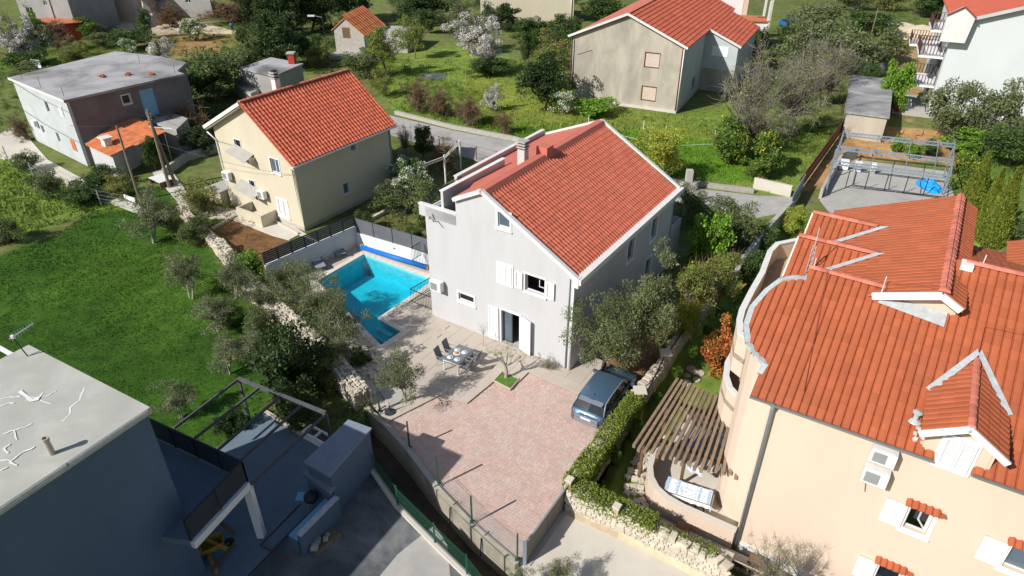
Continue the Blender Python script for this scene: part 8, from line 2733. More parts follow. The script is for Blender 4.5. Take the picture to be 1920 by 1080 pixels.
def thing_part_wheel(t, x, y):
 b = MB(); s = 1 if y > 0 else -1
 prof = []
 vs, fs = [], []
 n = 18
 for (r, yy) in ((0.20, 0.0), (0.31, 0.0), (0.33, s * 0.03), (0.33, s * 0.12), (0.31, s * 0.15), (0.20, s * 0.15)):
  for k in range(n):
   a0 = 2 * math.pi * k / n
   vs.append((x + r * math.cos(a0), y + yy - s * 0.02, 0.33 + r * math.sin(a0)))
 for i in range(5):
  for k in range(n):
   fs.append((i * n + k, i * n + (k + 1) % n, (i + 1) * n + (k + 1) % n, (i + 1) * n + k))
 b.add(vs, fs); w = b.build('wheel', 'rubber', t)
 c = MB(); vs = [(x + 0.21 * math.cos(2 * math.pi * k / n), y + s * 0.11, 0.33 + 0.21 * math.sin(2 * math.pi * k / n)) for k in range(n)]
 c.add(vs, [tuple(range(n))]);
 for k in range(5):
  a0 = 2 * math.pi * k / 5
  c.beam((x, y + s * 0.125, 0.33), (x + 0.2 * math.cos(a0), y + s * 0.125, 0.33 + 0.2 * math.sin(a0)), 0.05, 0.02, up=(0, 1, 0))
 c.build('rim', 'car_silver', w)
 return w
ca = P(1136, 762, 0.75)
car((4.62, 25.82, -0.10), math.atan2(27.7 - 23.75, 5.72 - 3.26), 'blue grey metallic hatchback parked against the ivy hedge')
car((*P(500, 14)[:2], 0.0), R(150), 'dark car parked in the shade at the top left corner')
car((*P(1478, 52)[:2], 0.0), R(95), 'blue car parked beside the porch pillar at the top', paint='blue_cover')

# ------------------------------------------------------------------ things in the lower left
def planter_box():
 p = P(598, 826, 0.32)
 t = thing('planter', 'white rectangular planter box with two soil compartments at the terrace edge', 'planter', tuple(p), R(-33))
 MB().prism([(-0.75, -0.28), (0.75, -0.28), (0.75, 0.28), (-0.75, 0.28)], 0, 0.42, holes=[[(-0.68, -0.21), (-0.04, -0.21), (-0.04, 0.21), (-0.68, 0.21)], [(0.04, -0.21), (0.68, -0.21), (0.68, 0.21), (0.04, 0.21)]]).build('box', 'white_paint', t)
 MB().box((-0.7, -0.24, 0.02), (0.7, 0.24, 0.3)).build('soil_fill', 'dark_soil', t)
planter_box()
def hose():
 b = MB(); b.tube([P(563, 945, 0.35), P(488, 1022, 0.35), P(540, 1048, 0.35)], 0.03, 6)
 single('floor_pipe', 'rust red pipe laid in an L on the blue shaded terrace', 'pipe', b, 'rust_metal')
hose()
def pallet():
 p = P(605, 1015, 0.2)
 t = thing('pallet', 'worn wooden pallet lying on the driveway below the kitchen wall', 'pallet', tuple(p), R(50))
 for i in range(7):
  MB().box((-0.6, -0.4 + i * 0.117, 0.11), (0.6, -0.4 + i * 0.117 + 0.09, 0.135)).build('board', 'wood_grey', t)
 for y in (-0.36, 0.0, 0.36):
  MB().box((-0.6, y - 0.05, 0.0), (0.6, y + 0.05, 0.10)).build('bearer', 'wood_grey', t)
 W = WM[t.name]
 labs = ['largest pale rubble stone on the pallet', 'flat grey rubble stone at the pallet corner', 'round rubble stone beside the largest on the pallet', 'small rubble stone at the lower end of the pallet', 'angular rubble stone hanging over the pallet edge']
 for k in range(5):
  q = W @ Vector((-0.45 + 0.17 * k, -0.15 + 0.12 * (k % 3), 0.14))
  v, f = stone_shape(40 + k)
  s = 0.30 - 0.03 * k
  b = MB(Matrix.Translation(q + Vector((0, 0, s * 0.3))) @ Matrix.Rotation(k * 1.1, 4, 'Z') @ Matrix.Diagonal((s, s * 0.85, s * 0.6, 1))); b.add(v, f)
  single('rubble_stone', labs[k], 'stone', b, 'stone_grey', 'rubble stones on the pallet')
pallet()
def timber_pile():
 p = P(400, 1035, 0.32)
 t = thing('wheelbarrow', 'yellow wheelbarrow half hidden among timber under the balcony', 'wheelbarrow', (p.x, p.y, 0.32), R(30))
 b = MB(); b.add([(-0.3, -0.22, 0.3), (0.3, -0.18, 0.3), (0.3, 0.18, 0.3), (-0.3, 0.22, 0.3), (-0.42, -0.32, 0.55), (0.48, -0.28, 0.6), (0.48, 0.28, 0.6), (-0.42, 0.32, 0.55)],
     [(0, 3, 2, 1), (0, 1, 5, 4), (1, 2, 6, 5), (2, 3, 7, 6), (3, 0, 4, 7)]); b.build('tray', 'yellow_paint', t)
 for y in (-0.22, 0.22):
  MB().tube([(0.6, y * 0.3, 0.2), (0.0, y, 0.28), (-1.0, y * 1.1, 0.5)], 0.02, 6).build('handle', 'wood_yellow', t)
  MB().tube([(-0.25, y, 0.28), (-0.35, y, 0.0)], 0.018, 5).build('leg', 'black_metal', t)
 v = [(0.62 + 0.18 * math.cos(a0), s, 0.2 + 0.18 * math.sin(a0)) for s in (-0.04, 0.04) for a0 in [2 * math.pi * k / 12 for k in range(12)]]
 b = MB(); b.add(v, [tuple(range(12)), tuple(range(23, 11, -1))] + [(k, (k + 1) % 12, 12 + (k + 1) % 12, 12 + k) for k in range(12)]); b.build('wheel', 'rubber', t)
 q = P(395, 1000, 0.32)
 d = P(438, 1012, 0.6)
 lab = ['long dark plank leaning across the timber pile under the balcony', 'yellow plank at the bottom of the timber pile', 'short rust brown plank beside the wheelbarrow', 'orange brown plank crossing over the wheelbarrow handles']
 for k, (a0, b_, m_) in enumerate((((395, 965, 1.1), (440, 1000, 0.6), 'wood_brown'), ((372, 1000, 0.45), (408, 1075, 0.4), 'wood_yellow'), ((440, 1020, 0.6), (395, 1070, 0.45), 'wood_brown'), ((385, 1010, 0.9), (425, 1030, 0.7), 'wood_yellow'))):
  b = MB(); b.beam(P(*a0), P(*b_), 0.14, 0.04); single('plank', lab[k], 'plank', b, m_, 'planks under the balcony')
timber_pile()

# ------------------------------------------------------------------ a person and small things far away
def person():
 p = P(437, 62)
 t = thing('person', 'person in a bright blue top walking on the far garden path', 'person', tuple(p), R(30))
 def skin_body(name, joints, edges, radii, m, parent):
  me = bpy.data.meshes.new(name)
  me.from_pydata(joints, edges, [])
  o = bpy.data.objects.new(name, me); COL.objects.link(o); o.parent = parent
  s = o.modifiers.new('Skin', 'SKIN'); s.use_smooth_shade = True
  for i, r in enumerate(radii):
   sv = me.skin_vertices[0].data[i]; sv.radius = (r[0], r[1]) if isinstance(r, tuple) else (r, r)
   sv.use_root = (i == 0)
  sub = o.modifiers.new('Subdivision', 'SUBSURF'); sub.levels = sub.render_levels = 1
  me.materials.append(M[m])
  return o
 J = [(0, 0, 0.95), (0, 0, 1.2), (0, 0, 1.42), (0, 0.02, 1.52), (0, 0.03, 1.66), (0.19, 0, 1.40), (0.27, 0.03, 1.14), (0.28, 0.12, 0.92), (-0.19, 0, 1.40), (-0.27, -0.05, 1.14), (-0.28, -0.02, 0.90),
  (0.10, 0, 0.90), (0.11, 0.10, 0.50), (0.11, 0.06, 0.08), (0.11, 0.2, 0.04), (-0.10, 0, 0.90), (-0.11, -0.02, 0.50), (-0.11, -0.2, 0.10), (-0.11, -0.08, 0.04)]
 E = [(0, 1), (1, 2), (2, 3), (3, 4), (2, 5), (5, 6), (6, 7), (2, 8), (8, 9), (9, 10), (0, 11), (11, 12), (12, 13), (13, 14), (0, 15), (15, 16), (16, 17), (17, 18)]
 r = [(0.15, 0.1), (0.14, 0.1), (0.16, 0.1), 0.055, 0.10, 0.065, 0.045, 0.035, 0.065, 0.045, 0.035, 0.09, 0.062, 0.042, 0.035, 0.09, 0.062, 0.042, 0.035]
 skin_body('body', J, E, r, 'jeans', t)
 skin_body('jacket', [(0, 0, 1.0), (0, 0, 1.2), (0, 0, 1.42), (0.20, 0, 1.40), (0.28, 0.03, 1.14), (0.28, 0.11, 0.97), (-0.20, 0, 1.40), (-0.28, -0.05, 1.14), (-0.28, -0.03, 0.95)],
   [(0, 1), (1, 2), (2, 3), (3, 4), (4, 5), (2, 6), (6, 7), (7, 8)], [(0.18, 0.13), (0.17, 0.13), (0.18, 0.12), 0.085, 0.062, 0.052, 0.085, 0.062, 0.052], 'shirt_blue', t)
 MB().lathe([(0.0, -0.02), (0.08, 0.0), (0.105, 0.06), (0.10, 0.13), (0.06, 0.18), (0.0, 0.2)], (0, -0.005, 1.6), 12).build('hair', 'hair', t, smooth=True)
 MB().lathe([(0.0, 0.0), (0.06, 0.02), (0.085, 0.09), (0.08, 0.15), (0.0, 0.2)], (0, 0.03, 1.545), 12).build('face', 'skin', t, smooth=True)
person()
def far_things():
 # washing on a line at the upper left
 a, b_ = P(38, 108, 1.7), P(74, 112, 1.7)
 lab = ['white sheet on the far left washing line', 'teal cloth on the far left washing line', 'second white sheet on the far left washing line', 'small pale towel at the right end of the far washing line']
 for k in range(4):
  p, q = a.lerp(b_, k / 4), a.lerp(b_, (k + 0.85) / 4)
  b = MB(); b.beam(p + Vector((0, 0, -0.6)), q + Vector((0, 0, -0.6)), 0.02, 1.1); single('laundry', lab[k], 'laundry', b, 'teal_cloth' if k == 1 else 'cloth_white', 'washing on the far left line')
 # sand heap
 def heap(u, v, r, h, m, label, seed):
  p = P(u, v); rr = random.Random(seed); vs, fs = [], []; n = 22
  for j in range(9):
   f = j / 8
   for i in range(n):
    a0 = 2 * math.pi * i / n
    w = r * (1 - f ** 1.3) * (1 + 0.18 * math.sin(3 * a0 + seed) + rr.uniform(-0.05, 0.05))
    vs.append((p.x + w * math.cos(a0) * 1.3, p.y + w * math.sin(a0), h * f ** 0.8 - 0.05 + rr.uniform(-0.04, 0.04)))
  for j in range(8):
   for i in range(n):
    fs.append((j * n + i, j * n + (i + 1) % n, (j + 1) * n + (i + 1) % n, (j + 1) * n + i))
  b = MB(); b.add(vs, fs); single('sand_heap', label, 'sand heap', b, m, smooth=True)
 heap(1725, 66, 3.6, 1.6, 'sand', 'large sand coloured earth heap before the white house', 3)
 heap(1688, 55, 2.4, 1.2, 'stone_pale', 'paler smaller heap of rubble sand left of the large heap', 8)
 # black bins beside the shed
 for k, (u, v) in enumerate(((1602, 228), (1628, 232))):
  p = P(u, v); b = MB().lathe([(0.0, 0), (0.5, 0), (0.6, 0.9), (0.45, 1.1), (0.0, 1.15)], tuple(p), 12)
  single('black_bin', ('left black barrel before the flat roofed shed', 'right rounder black barrel before the flat roofed shed')[k], 'barrel', b, 'rubber', 'barrels before the shed')
 for k, (u, v) in enumerate(((1620, 140), (1645, 143))):
  p = P(u, v); b = MB().lathe([(0.0, 0), (0.6, 0), (0.7, 0.6), (0.6, 1.3), (0.2, 1.6), (0.0, 1.62)], tuple(p), 12)
  single('grey_sack', ('left bulging grey sack behind the flat roofed shed', 'right bulging grey sack behind the flat roofed shed')[k], 'sack', b, 'grey_mesh', 'sacks behind the shed')
 # small white picket pallet by the pole and a white sign board
 p = P(305, 345, 0.03)
 t = thing('slatted_crate', 'white slatted bench like crate on the path beside the pole', 'crate', tuple(p), R(-38))
 for i in range(7):
  MB().box((-0.9, -0.6 + i * 0.17, 0.5), (0.9, -0.6 + i * 0.17 + 0.1, 0.55)).build('slat', 'white_paint', t)
 for x in (-0.8, 0.8):
  MB().box((x - 0.05, -0.6, 0), (x + 0.05, 0.55, 0.5)).build('end_frame', 'wood_brown', t)
 p = P(246, 378)
 b = MB(); b.beam(p + Vector((-0.55, 0.2, 0.35)), p + Vector((0.55, -0.35, 0.25)), 0.06, 0.4); single('white_board', 'white board lying on its edge at the corner of the dark field', 'board', b, 'white_paint')
 # burnt circle in the meadow
 p = P(812, 143)
 b = MB().lathe([(0.0, 0.0), (1.7, 0.0), (1.6, 0.06), (0.8, 0.10), (0.0, 0.08)], (p.x, p.y, -0.02), 20)
 single('ash_circle', 'round grey ash patch in the meadow grass', 'ash patch', b, 'asphalt')
 # yellow box and pipe frame by the grey house
 p = P(172, 305)
 b = MB().cbox((p.x, p.y, 0.9), (0.7, 0.5, 0.7)); single('yellow_box', 'yellow box hanging before the shed wall on the left', 'box', b, 'yellow_paint')
 # long pale plank leaning over the lane wall
 b = MB(); b.beam(P(1372, 556, 0.9), P(1398, 532, 0.9), 0.16, 0.05); single('plank', 'yellow brown plank leaning on the lane wall behind the pool house', 'plank', b, 'wood_yellow')
 # red barbecue cart near the shed
 p = P(1680, 215)
 t = thing('red_wheelbarrow', 'small red wheelbarrow beside the flat shed corner', 'wheelbarrow', tuple(p), R(20))
 MB().lathe([(0.3, 0.4), (0.5, 0.8), (0.48, 0.8), (0.28, 0.42)], n=6).build('tray', 'tail_red', t)
 MB().tube([(0.3, 0.2, 0.5), (-1.0, 0.3, 0.6)], 0.03, 5).build('handle', 'grey_metal', t)
 MB().tube([(0.5, -0.05, 0.2), (0.5, 0.05, 0.2)], 0.2, 12).build('wheel', 'rubber', t)
 # lattice of bean poles in the soil bed by the white house
 # stepping stones
 lab = ['largest round stepping stone beside the pergola corner', 'stepping stone below the red shrub', 'stepping stone nearest the peach low wall', 'small stepping stone between the boxwood balls', 'stepping stone right at the pergola end']
 for k, (u, v, r) in enumerate(((1296, 692, 0.30), (1312, 700, 0.27), (1306, 712, 0.22), (1288, 705, 0.2), (1285, 718, 0.33))):
  p = P(u, v, -0.98); b = MB().lathe([(0.0, 0), (r, 0), (r * 0.95, 0.05), (0.0, 0.06)], tuple(p), 9)
  single('stepping_stone', lab[k], 'stepping stone', b, 'stone_pale', 'stepping stones in the villa garden')
 V = frame(VP, VR)
 w = [(-4.2, 5.7), (-3.5, 6.1), (-2.6, 6.2), (-1.6, 6.0)]
 q = [V @ Vector((x, y, 0)) for x, y in w]
 t = low_wall('garden_parapet', 'low curved peach garden wall with white ball below the red shrub', [(p.x, p.y) for p in q], 0.0, 0.2, 'peach_render', z0=-1.1, cat='wall')
 MB().lathe([(0, -0.12), (0.09, -0.08), (0.12, 0), (0.09, 0.08), (0, 0.12)], (*q[0][:2], 0.12), 12).build('stone_ball', 'white_trim', t, world=True)
far_things()

# ------------------------------------------------------------------ trees, shrubs, hedges: kind, u0, u1, top row, foot row, name, label
T_, B_, S_ = ('olive_tree', 'tree'), ('shrub', 'shrub'), ('tree', 'tree')
PL = [
# olives on the pool plot
('olive', 492, 600, 488, 585, 'olive_tree', 'leftmost big olive tree at the corner of the slatted pool wall'),
('olive', 556, 662, 528, 650, 'olive_tree', 'middle big olive tree overhanging the left side of the pool'),
('olive_thin', 600, 690, 575, 672, 'olive_tree', 'smaller olive tree by the lower corner of the pool'),
('olive_thin', 705, 800, 655, 752, 'olive_tree', 'airy olive tree on the terrace beside the parasol stand'),
('olive', 1072, 1212, 565, 712, 'olive_tree', 'round olive tree at the house corner in front of the parked car'),
('olive', 1150, 1282, 492, 675, 'olive_tree', 'tall olive tree close to the shaded right wall of the pool house'),
# field edge row
('olive_thin', 225, 335, 368, 455, 'olive_tree', 'sparse olive tree at the upper end of the row on the dark field'),
('olive_thin', 300, 385, 470, 560, 'olive_tree', 'sparse olive tree second in the row along the stone wall'),
('olive_thin', 355, 455, 560, 620, 'olive_tree', 'low sparse olive tree third in the row along the stone wall'),
('olive_thin', 392, 470, 478, 560, 'olive_tree', 'silvery olive tree leaning over the dry stone wall'),
('olive_thin', 420, 520, 620, 690, 'olive_tree', 'pale wiry olive tree left of the big dark shrub'),
('olive_thin', 285, 368, 722, 785, 'olive_tree', 'small pale olive bush alone on the field before the steel pergola'),
('olive_thin', 385, 470, 640, 700, 'olive_tree', 'ghostly pale olive bush on the field above the steel pergola'),
('dark', 482, 615, 615, 750, 'laurel_bush', 'big dark glossy laurel bush behind the steel pergola'),
('green', 512, 602, 738, 792, 'laurel_bush', 'lower green laurel bush at the back edge of the shaded terrace'),
('dark', 408, 462, 768, 812, 'shrub', 'dark low shrub in the pergola shade'),
('brush_green', 560, 650, 660, 720, 'shrub', 'rusty yellow shrub between stone wall and terrace'),
('shrub_olive', 400, 450, 565, 610, 'shrub', 'small grey green shrub on the field side of the stone wall'),
('bright', 430, 500, 480, 530, 'shrub', 'green shrub at the edge of the vegetable bed'),
('brush_green', 330, 410, 340, 398, 'young_tree', 'rusty leaved young tree on the lawn of the cream house'),
('green', 655, 700, 655, 700, 'shrub', 'green shrub in the shaded gap by the stone wall end'),
('shrub_olive', 335, 398, 405, 455, 'shrub', 'grey green shrub leaning on the upper part of the dry stone wall'),
('shrub_olive', 452, 520, 575, 628, 'shrub', 'grey green shrub covering the dry stone wall beside the pool trees'),
('olive_thin', 440, 510, 520, 590, 'olive_tree', 'thin olive tree growing through the dry stone wall below the slat fence'),
('brush_green', 300, 352, 395, 440, 'shrub', 'tawny shrub by the upper end of the dry stone wall'),
('shrub_olive', 585, 655, 640, 690, 'shrub', 'small grey shrub at the lower end of the dry stone wall'),
('blossom_green', 730, 800, 300, 372, 'blossom_tree', 'lower cream blossoming tree before the white lattice trellis'),
('green', 665, 705, 395, 430, 'shrub', 'small green shrub by the corner of the windbreak mesh'),
# between cream house and pool house
('blossom_green', 712, 790, 285, 348, 'blossom_tree', 'cream blossoming tree at the rear corner of the cream house'),
('shrub_olive', 700, 765, 345, 400, 'shrub', 'rounded yellowish olive shrub beside the cream house wall'),
('shrub_olive', 755, 830, 320, 425, 'olive_tree', 'bushy olive tree left of the pool house terrace'),
('green', 772, 815, 232, 300, 'shrub', 'green climbing shrub beside the alley fence'),
('brush', 800, 860, 262, 325, 'shrub', 'brown bare shrub between the trellis posts'),
('bare', 742, 775, 235, 290, 'bare_tree', 'small bare fig tree at the alley corner behind the cream house'),
('green', 745, 800, 425, 465, 'shrub', 'low green shrub behind the grey windbreak mesh'),
# meadow
('fresh', 682, 760, 50, 142, 'tree', 'fresh green tree with open crown at the left meadow edge'),
('fresh', 748, 802, 32, 110, 'tree', 'smaller fresh green tree behind the first one at the meadow edge'),
('blossom', 838, 935, 20, 100, 'blossom_tree', 'large white blossoming tree at the top of the meadow'),
('blossom', 880, 945, 50, 135, 'blossom_tree', 'pinkish half leafed blossom tree with dark trunk in the meadow'),
('blossom', 905, 942, 155, 210, 'blossom_tree', 'tiny white blossoming tree alone in the meadow'),
('dark', 980, 1065, 95, 205, 'holm_oak', 'dark rounded evergreen left of the grey gable house'),
('green', 975, 1010, 50, 125, 'conifer', 'slim dark conifer behind the dark evergreen'),
('blossom_green', 1030, 1085, 165, 212, 'shrub', 'white flowering shrub at the left foot of the grey gable house'),
('bright', 1080, 1160, 185, 215, 'shrub', 'low bright green plants along the wall of the grey gable house'),
('brush', 755, 810, 150, 210, 'shrub', 'leftmost brown shrub of the row along the alley'),
('brush', 800, 850, 165, 218, 'shrub', 'second brown shrub of the row along the alley'),
('brush', 850, 905, 180, 235, 'shrub', 'third reddish brown shrub of the row along the alley'),
('brush', 928, 965, 210, 250, 'shrub', 'lone small brown shrub behind the red membrane roof'),
('green', 870, 960, 105, 140, 'shrub', 'wide green shrub under the half leafed blossom tree'),
('mimosa', 1182, 1285, 230, 345, 'willow_shrub', 'tall yellow green feathery shrub right behind the red tiled roof'),
('citrus', 1335, 1415, 225, 305, 'orange_tree', 'dark round orange tree left of its twin in the meadow'),
('citrus', 1405, 1475, 245, 325, 'orange_tree', 'right hand round orange tree nearer the rusty fence'),
('citrus', 1395, 1440, 298, 342, 'lemon_bush', 'small lemon bush below the two orange trees'),
('bare', 1355, 1480, 90, 275, 'bare_tree', 'big bare grey tree before the right wing of the gable house'),
('bare', 1440, 1560, 80, 255, 'bare_tree', 'tangled bare walnut tree in the middle of the orchard'),
('bare', 1500, 1610, 70, 200, 'bare_tree', 'pale bare fig tree beside the flat grey shed'),
('bare', 1365, 1470, 170, 290, 'bare_tree', 'low spreading bare tree over the orchard grass'),
('olive_far', 1450, 1560, 40, 130, 'olive_tree', 'broad olive tree behind the bare orchard'),
('olive_far', 1530, 1650, 50, 135, 'olive_tree', 'dense dark olive tree beside the tall grey pole'),
('olive_far', 1600, 1700, 50, 120, 'olive_tree', 'grey olive tree between pole and sand heap'),
('olive_far', 1480, 1600, 5, 75, 'olive_tree', 'far silver olive tree at the top right of the orchard'),
('green', 1580, 1680, 20, 65, 'tree', 'green far tree left of the sand heap'),
('bright', 1660, 1710, 100, 210, 'fig_tree', 'bright green leafed tree on bare soil before the white house'),
('green', 1610, 1660, 118, 150, 'shrub', 'green shrub behind the flat shed'),
('blossom', 1265, 1310, 340, 385, 'blossom_bush', 'white blossoming bush beside the stone post'),
# behind the pool house, right
('bright', 1298, 1372, 385, 495, 'fig_tree', 'vivid lime green leafy tree right of the pool house'),
('shrub_olive', 1335, 1425, 365, 455, 'shrub', 'grey green bushy shrub above the lane wall'),
('shrub_olive', 1270, 1330, 350, 420, 'shrub', 'dark grey shrub at the rear corner of the pool house'),
('brush_green', 1262, 1345, 480, 600, 'shrub', 'olive brown thicket beside the stone garden wall'),
('brush_green', 1320, 1395, 470, 560, 'shrub', 'tawny thicket below the lime green tree'),
('mimosa', 1255, 1310, 555, 640, 'shrub', 'yellow green shrub between tall olive and garden wall'),
('green', 1370, 1440, 470, 540, 'shrub', 'green weeds bush at the foot of the lane wall'),
('mimosa', 1462, 1535, 385, 450, 'pampas_grass', 'feathery grass clump beside the blue gate'),
('green', 1395, 1470, 420, 480, 'shrub', 'low green thicket between the lane wall and the balcony'),
('red', 1313, 1388, 612, 700, 'photinia', 'red and orange leafed shrub below the lower balcony'),
# right side
('olive_far', 1745, 1850, 150, 270, 'olive_tree', 'left airy olive tree in front of the white house wall'),
('olive_far', 1820, 1925, 155, 275, 'olive_tree', 'right airy olive tree in front of the white house wall'),
('green', 1850, 1960, 235, 310, 'hedge_bush', 'dense green laurel hedge at the right edge'),
('bright', 1780, 1870, 245, 285, 'shrub', 'green shrub row behind the lemon tree'),
('citrus', 1788, 1845, 285, 358, 'lemon_tree', 'yellow fruited lemon tree beside the canopy frame'),
('shrub_olive', 1815, 1870, 420, 470, 'shrub', 'grey lavender bush below the cypresses'),
('shrub_olive', 1865, 1930, 400, 450, 'shrub', 'grey green bush at the right edge below the cypresses'),
('bright', 1672, 1700, 255, 285, 'vegetable_plant', 'left bean plant on the orange soil'),
('bright', 1700, 1730, 265, 295, 'vegetable_plant', 'middle bean plant on the orange soil'),
('green', 1728, 1765, 262, 292, 'vegetable_plant', 'right bean plant on the orange soil'),
# top left
('blossom', -10, 66, 20, 120, 'blossom_tree', 'big white blossoming tree at the left edge of the picture'),
('blossom_green', 40, 90, 40, 112, 'blossom_tree', 'half leafed blossom tree next to the one at the left edge'),
('bright', 50, 85, 25, 80, 'tree', 'yellow green tree behind the left blossom tree'),
('brush', 72, 130, 35, 95, 'shrub', 'brown bare thicket before the rust red shed'),
('citrus', 140, 190, 32, 72, 'orange_tree', 'round yellow green citrus tree right of the rust red shed'),
('olive_far', 165, 215, 60, 90, 'shrub', 'blue grey garden shrub below the citrus tree'),
('brush_green', 105, 170, 72, 118, 'shrub', 'brown green low tree behind the flat roof'),
('green', 205, 290, 50, 92, 'shrub', 'long dark green shrub beside the sandy court'),
('blossom_green', 225, 258, 68, 112, 'blossom_tree', 'small cream blossoming tree behind the flat roof'),
('blossom', 268, 330, 68, 125, 'blossom_tree', 'grey white blossoming tree behind the flat roof corner'),
('blossom_green', 340, 390, 32, 75, 'blossom_tree', 'cream blossoming tree on the dry garden plot'),
('brush', 285, 350, 5, 50, 'shrub', 'brown thicket behind the masonry barbecue'),
('brush', 385, 468, 0, 42, 'shrub', 'brown thicket behind the walking person'),
('blossom_green', 345, 400, -10, 25, 'blossom_tree', 'pale blossoming tree at the top edge behind the barbecue'),
('green', 255, 285, 15, 72, 'young_tree', 'slender young tree on the dry garden plot'),
('shrub_olive', 330, 480, 85, 180, 'shrub', 'wide olive green thicket right of the flat roofed house'),
('green', 350, 440, 110, 190, 'shrub', 'fresh green thicket in front of the dark store'),
('shrub_olive', 420, 500, 80, 130, 'shrub', 'grey green thicket left of the low concrete store'),
('blossom_green', 292, 345, 160, 222, 'blossom_tree', 'white blossoming tree against the shaded grey house wall'),
('brush', 315, 385, 195, 262, 'tree', 'rusty leafless tree beside the flat store roof'),
('dark', 350, 400, 230, 290, 'shrub', 'dark shrub in the shade behind the cream house corner'),
('green', 265, 300, 255, 320, 'shrub', 'green shrub against the orange roofed shed'),
# dark pines top
('dark', 462, 560, 20, 130, 'pine_tree', 'dark dense pine in front, just left of the street lamp'),
('dark', 480, 560, -40, 70, 'pine_tree', 'tall dark pine at the top edge left of the lamp'),
('dark', 530, 620, -60, 60, 'pine_tree', 'tall dark pine at the top edge behind the lamp'),
('dark', 600, 700, -60, 40, 'pine_tree', 'dark pine at the top edge left above the cottage'),
('dark', 430, 500, -50, 40, 'pine_tree', 'dark pine at the top edge above the walking person'),
('dark', 760, 850, -20, 45, 'pine_tree', 'dark tree in the shade right of the cottage'),
('green', 540, 600, 60, 120, 'tree', 'green tree in the shade beside the street lamp'),
('brush_green', 575, 625, 80, 125, 'shrub', 'yellowish shrub at the foot of the street lamp'),
('green', 490, 530, 10, 60, 'tree', 'lighter green tree among the dark pines'),
('olive_far', 815, 885, 5, 65, 'olive_tree', 'grey olive tree left of the large white blossoming tree'),
('green', 780, 825, 15, 62, 'tree', 'dark green tree between cottage and olive'),
('shrub_olive', 640, 720, 95, 145, 'shrub', 'grey shrub below the stone cottage'),
('brush_green', 690, 740, 130, 180, 'shrub', 'brown green shrub at the corner of the red tiled roof'),
('green', 960, 1040, 30, 80, 'hedge_bush', 'left dark green bush below the yellow house'),
('green', 1030, 1100, 25, 90, 'hedge_bush', 'right dark green bush between yellow and grey gable house'),
('dark', 905, 975, 5, 55, 'hedge_bush', 'dark bush at the left corner of the yellow house'),
('green', 1080, 1180, -10, 40, 'tree', 'green tree line behind the grey gable house'),
('brush_green', 990, 1070, 60, 130, 'shrub', 'mixed thicket left of the grey gable house eaves'),
('green', 1405, 1440, 45, 110, 'shrub', 'small shrub at the corner behind the red roof'),
('green', 1455, 1500, 40, 90, 'tree', 'green tree right of the white porch'),
('green', 1700, 1790, -20, 30, 'tree', 'green tree at the top edge above the sand heap'),
('brush_green', 1630, 1700, -25, 20, 'shrub', 'brown green thicket at the top edge'),
('olive_far', 1560, 1640, -30, 20, 'olive_tree', 'silver tree at the very top edge'),
# weedy field left
('shrub_olive', 50, 120, 318, 370, 'shrub', 'grey weed clump in the upper left field'),
('shrub_olive', -30, 40, 405, 455, 'shrub', 'blue grey bush at the left edge of the field'),
('green', 110, 200, 345, 378, 'shrub', 'dark green weeds before the field fence'),
('green', 150, 230, 315, 352, 'shrub', 'bright weeds at the foot of the whitewashed shed'),
('brush_green', 190, 250, 330, 370, 'shrub', 'reddish dry brush beside the dark pole'),
('shrub_olive', 20, 70, 280, 320, 'shrub', 'grey green weeds near the left lane'),
('green', 0, 90, 95, 130, 'shrub', 'low green garden bushes left behind the flat roof'),
('shrub_olive', 10, 110, 120, 160, 'shrub', 'grey thicket left of the flat roofed house'),
('brush', 20, 62, 215, 262, 'shrub', 'brown creeper at the grey house corner by the lane'),
# bottom
('olive_thin', 1012, 1080, 1050, 1100, 'olive_tree', 'small olive bush at the bottom edge on the road'),
('olive_thin', 950, 1000, 1062, 1110, 'olive_tree', 'tiny olive bush at the bottom edge by the wall end'),
('bare', 1405, 1500, 1020, 1120, 'bare_tree', 'bare branched shrub before the peach wall at the bottom edge'),
]
for k_, u0, u1, vt, vb, nm, lab in PL:
 cat = {'shrub': 'shrub', 'laurel_bush': 'shrub', 'hedge_bush': 'shrub', 'vegetable_plant': 'plant', 'photinia': 'shrub', 'lemon_bush': 'shrub', 'willow_shrub': 'shrub', 'blossom_bush': 'shrub', 'pampas_grass': 'plant'}.get(nm, 'tree')
 plant_px(k_, u0, u1, vt, vb, nm, lab, cat)
# boxwood balls along the garden wall
for i, (u, v, d, lab) in enumerate(((1350, 585, .62, 'topmost boxwood ball by the garden wall'), (1328, 618, .66, 'second boxwood ball from the top along the garden wall'), (1299, 657, .7, 'third boxwood ball from the top along the garden wall'),
  (1268, 697, .68, 'boxwood ball beside the stepping stones'), (1232, 745, .62, 'boxwood ball level with the top of the pergola'), (1195, 797, .66, 'dark boxwood ball left of the pergola in shade'), (1155, 852, .6, 'lowest boxwood ball in the shade of the hedge'))):
 b0 = P(u, v, 0.12); b0.z = -1.0
 plant('ball', b0, d * 0.95, 1.42, 'boxwood_ball', lab, 'shrub', group='clipped boxwood balls in the villa garden')
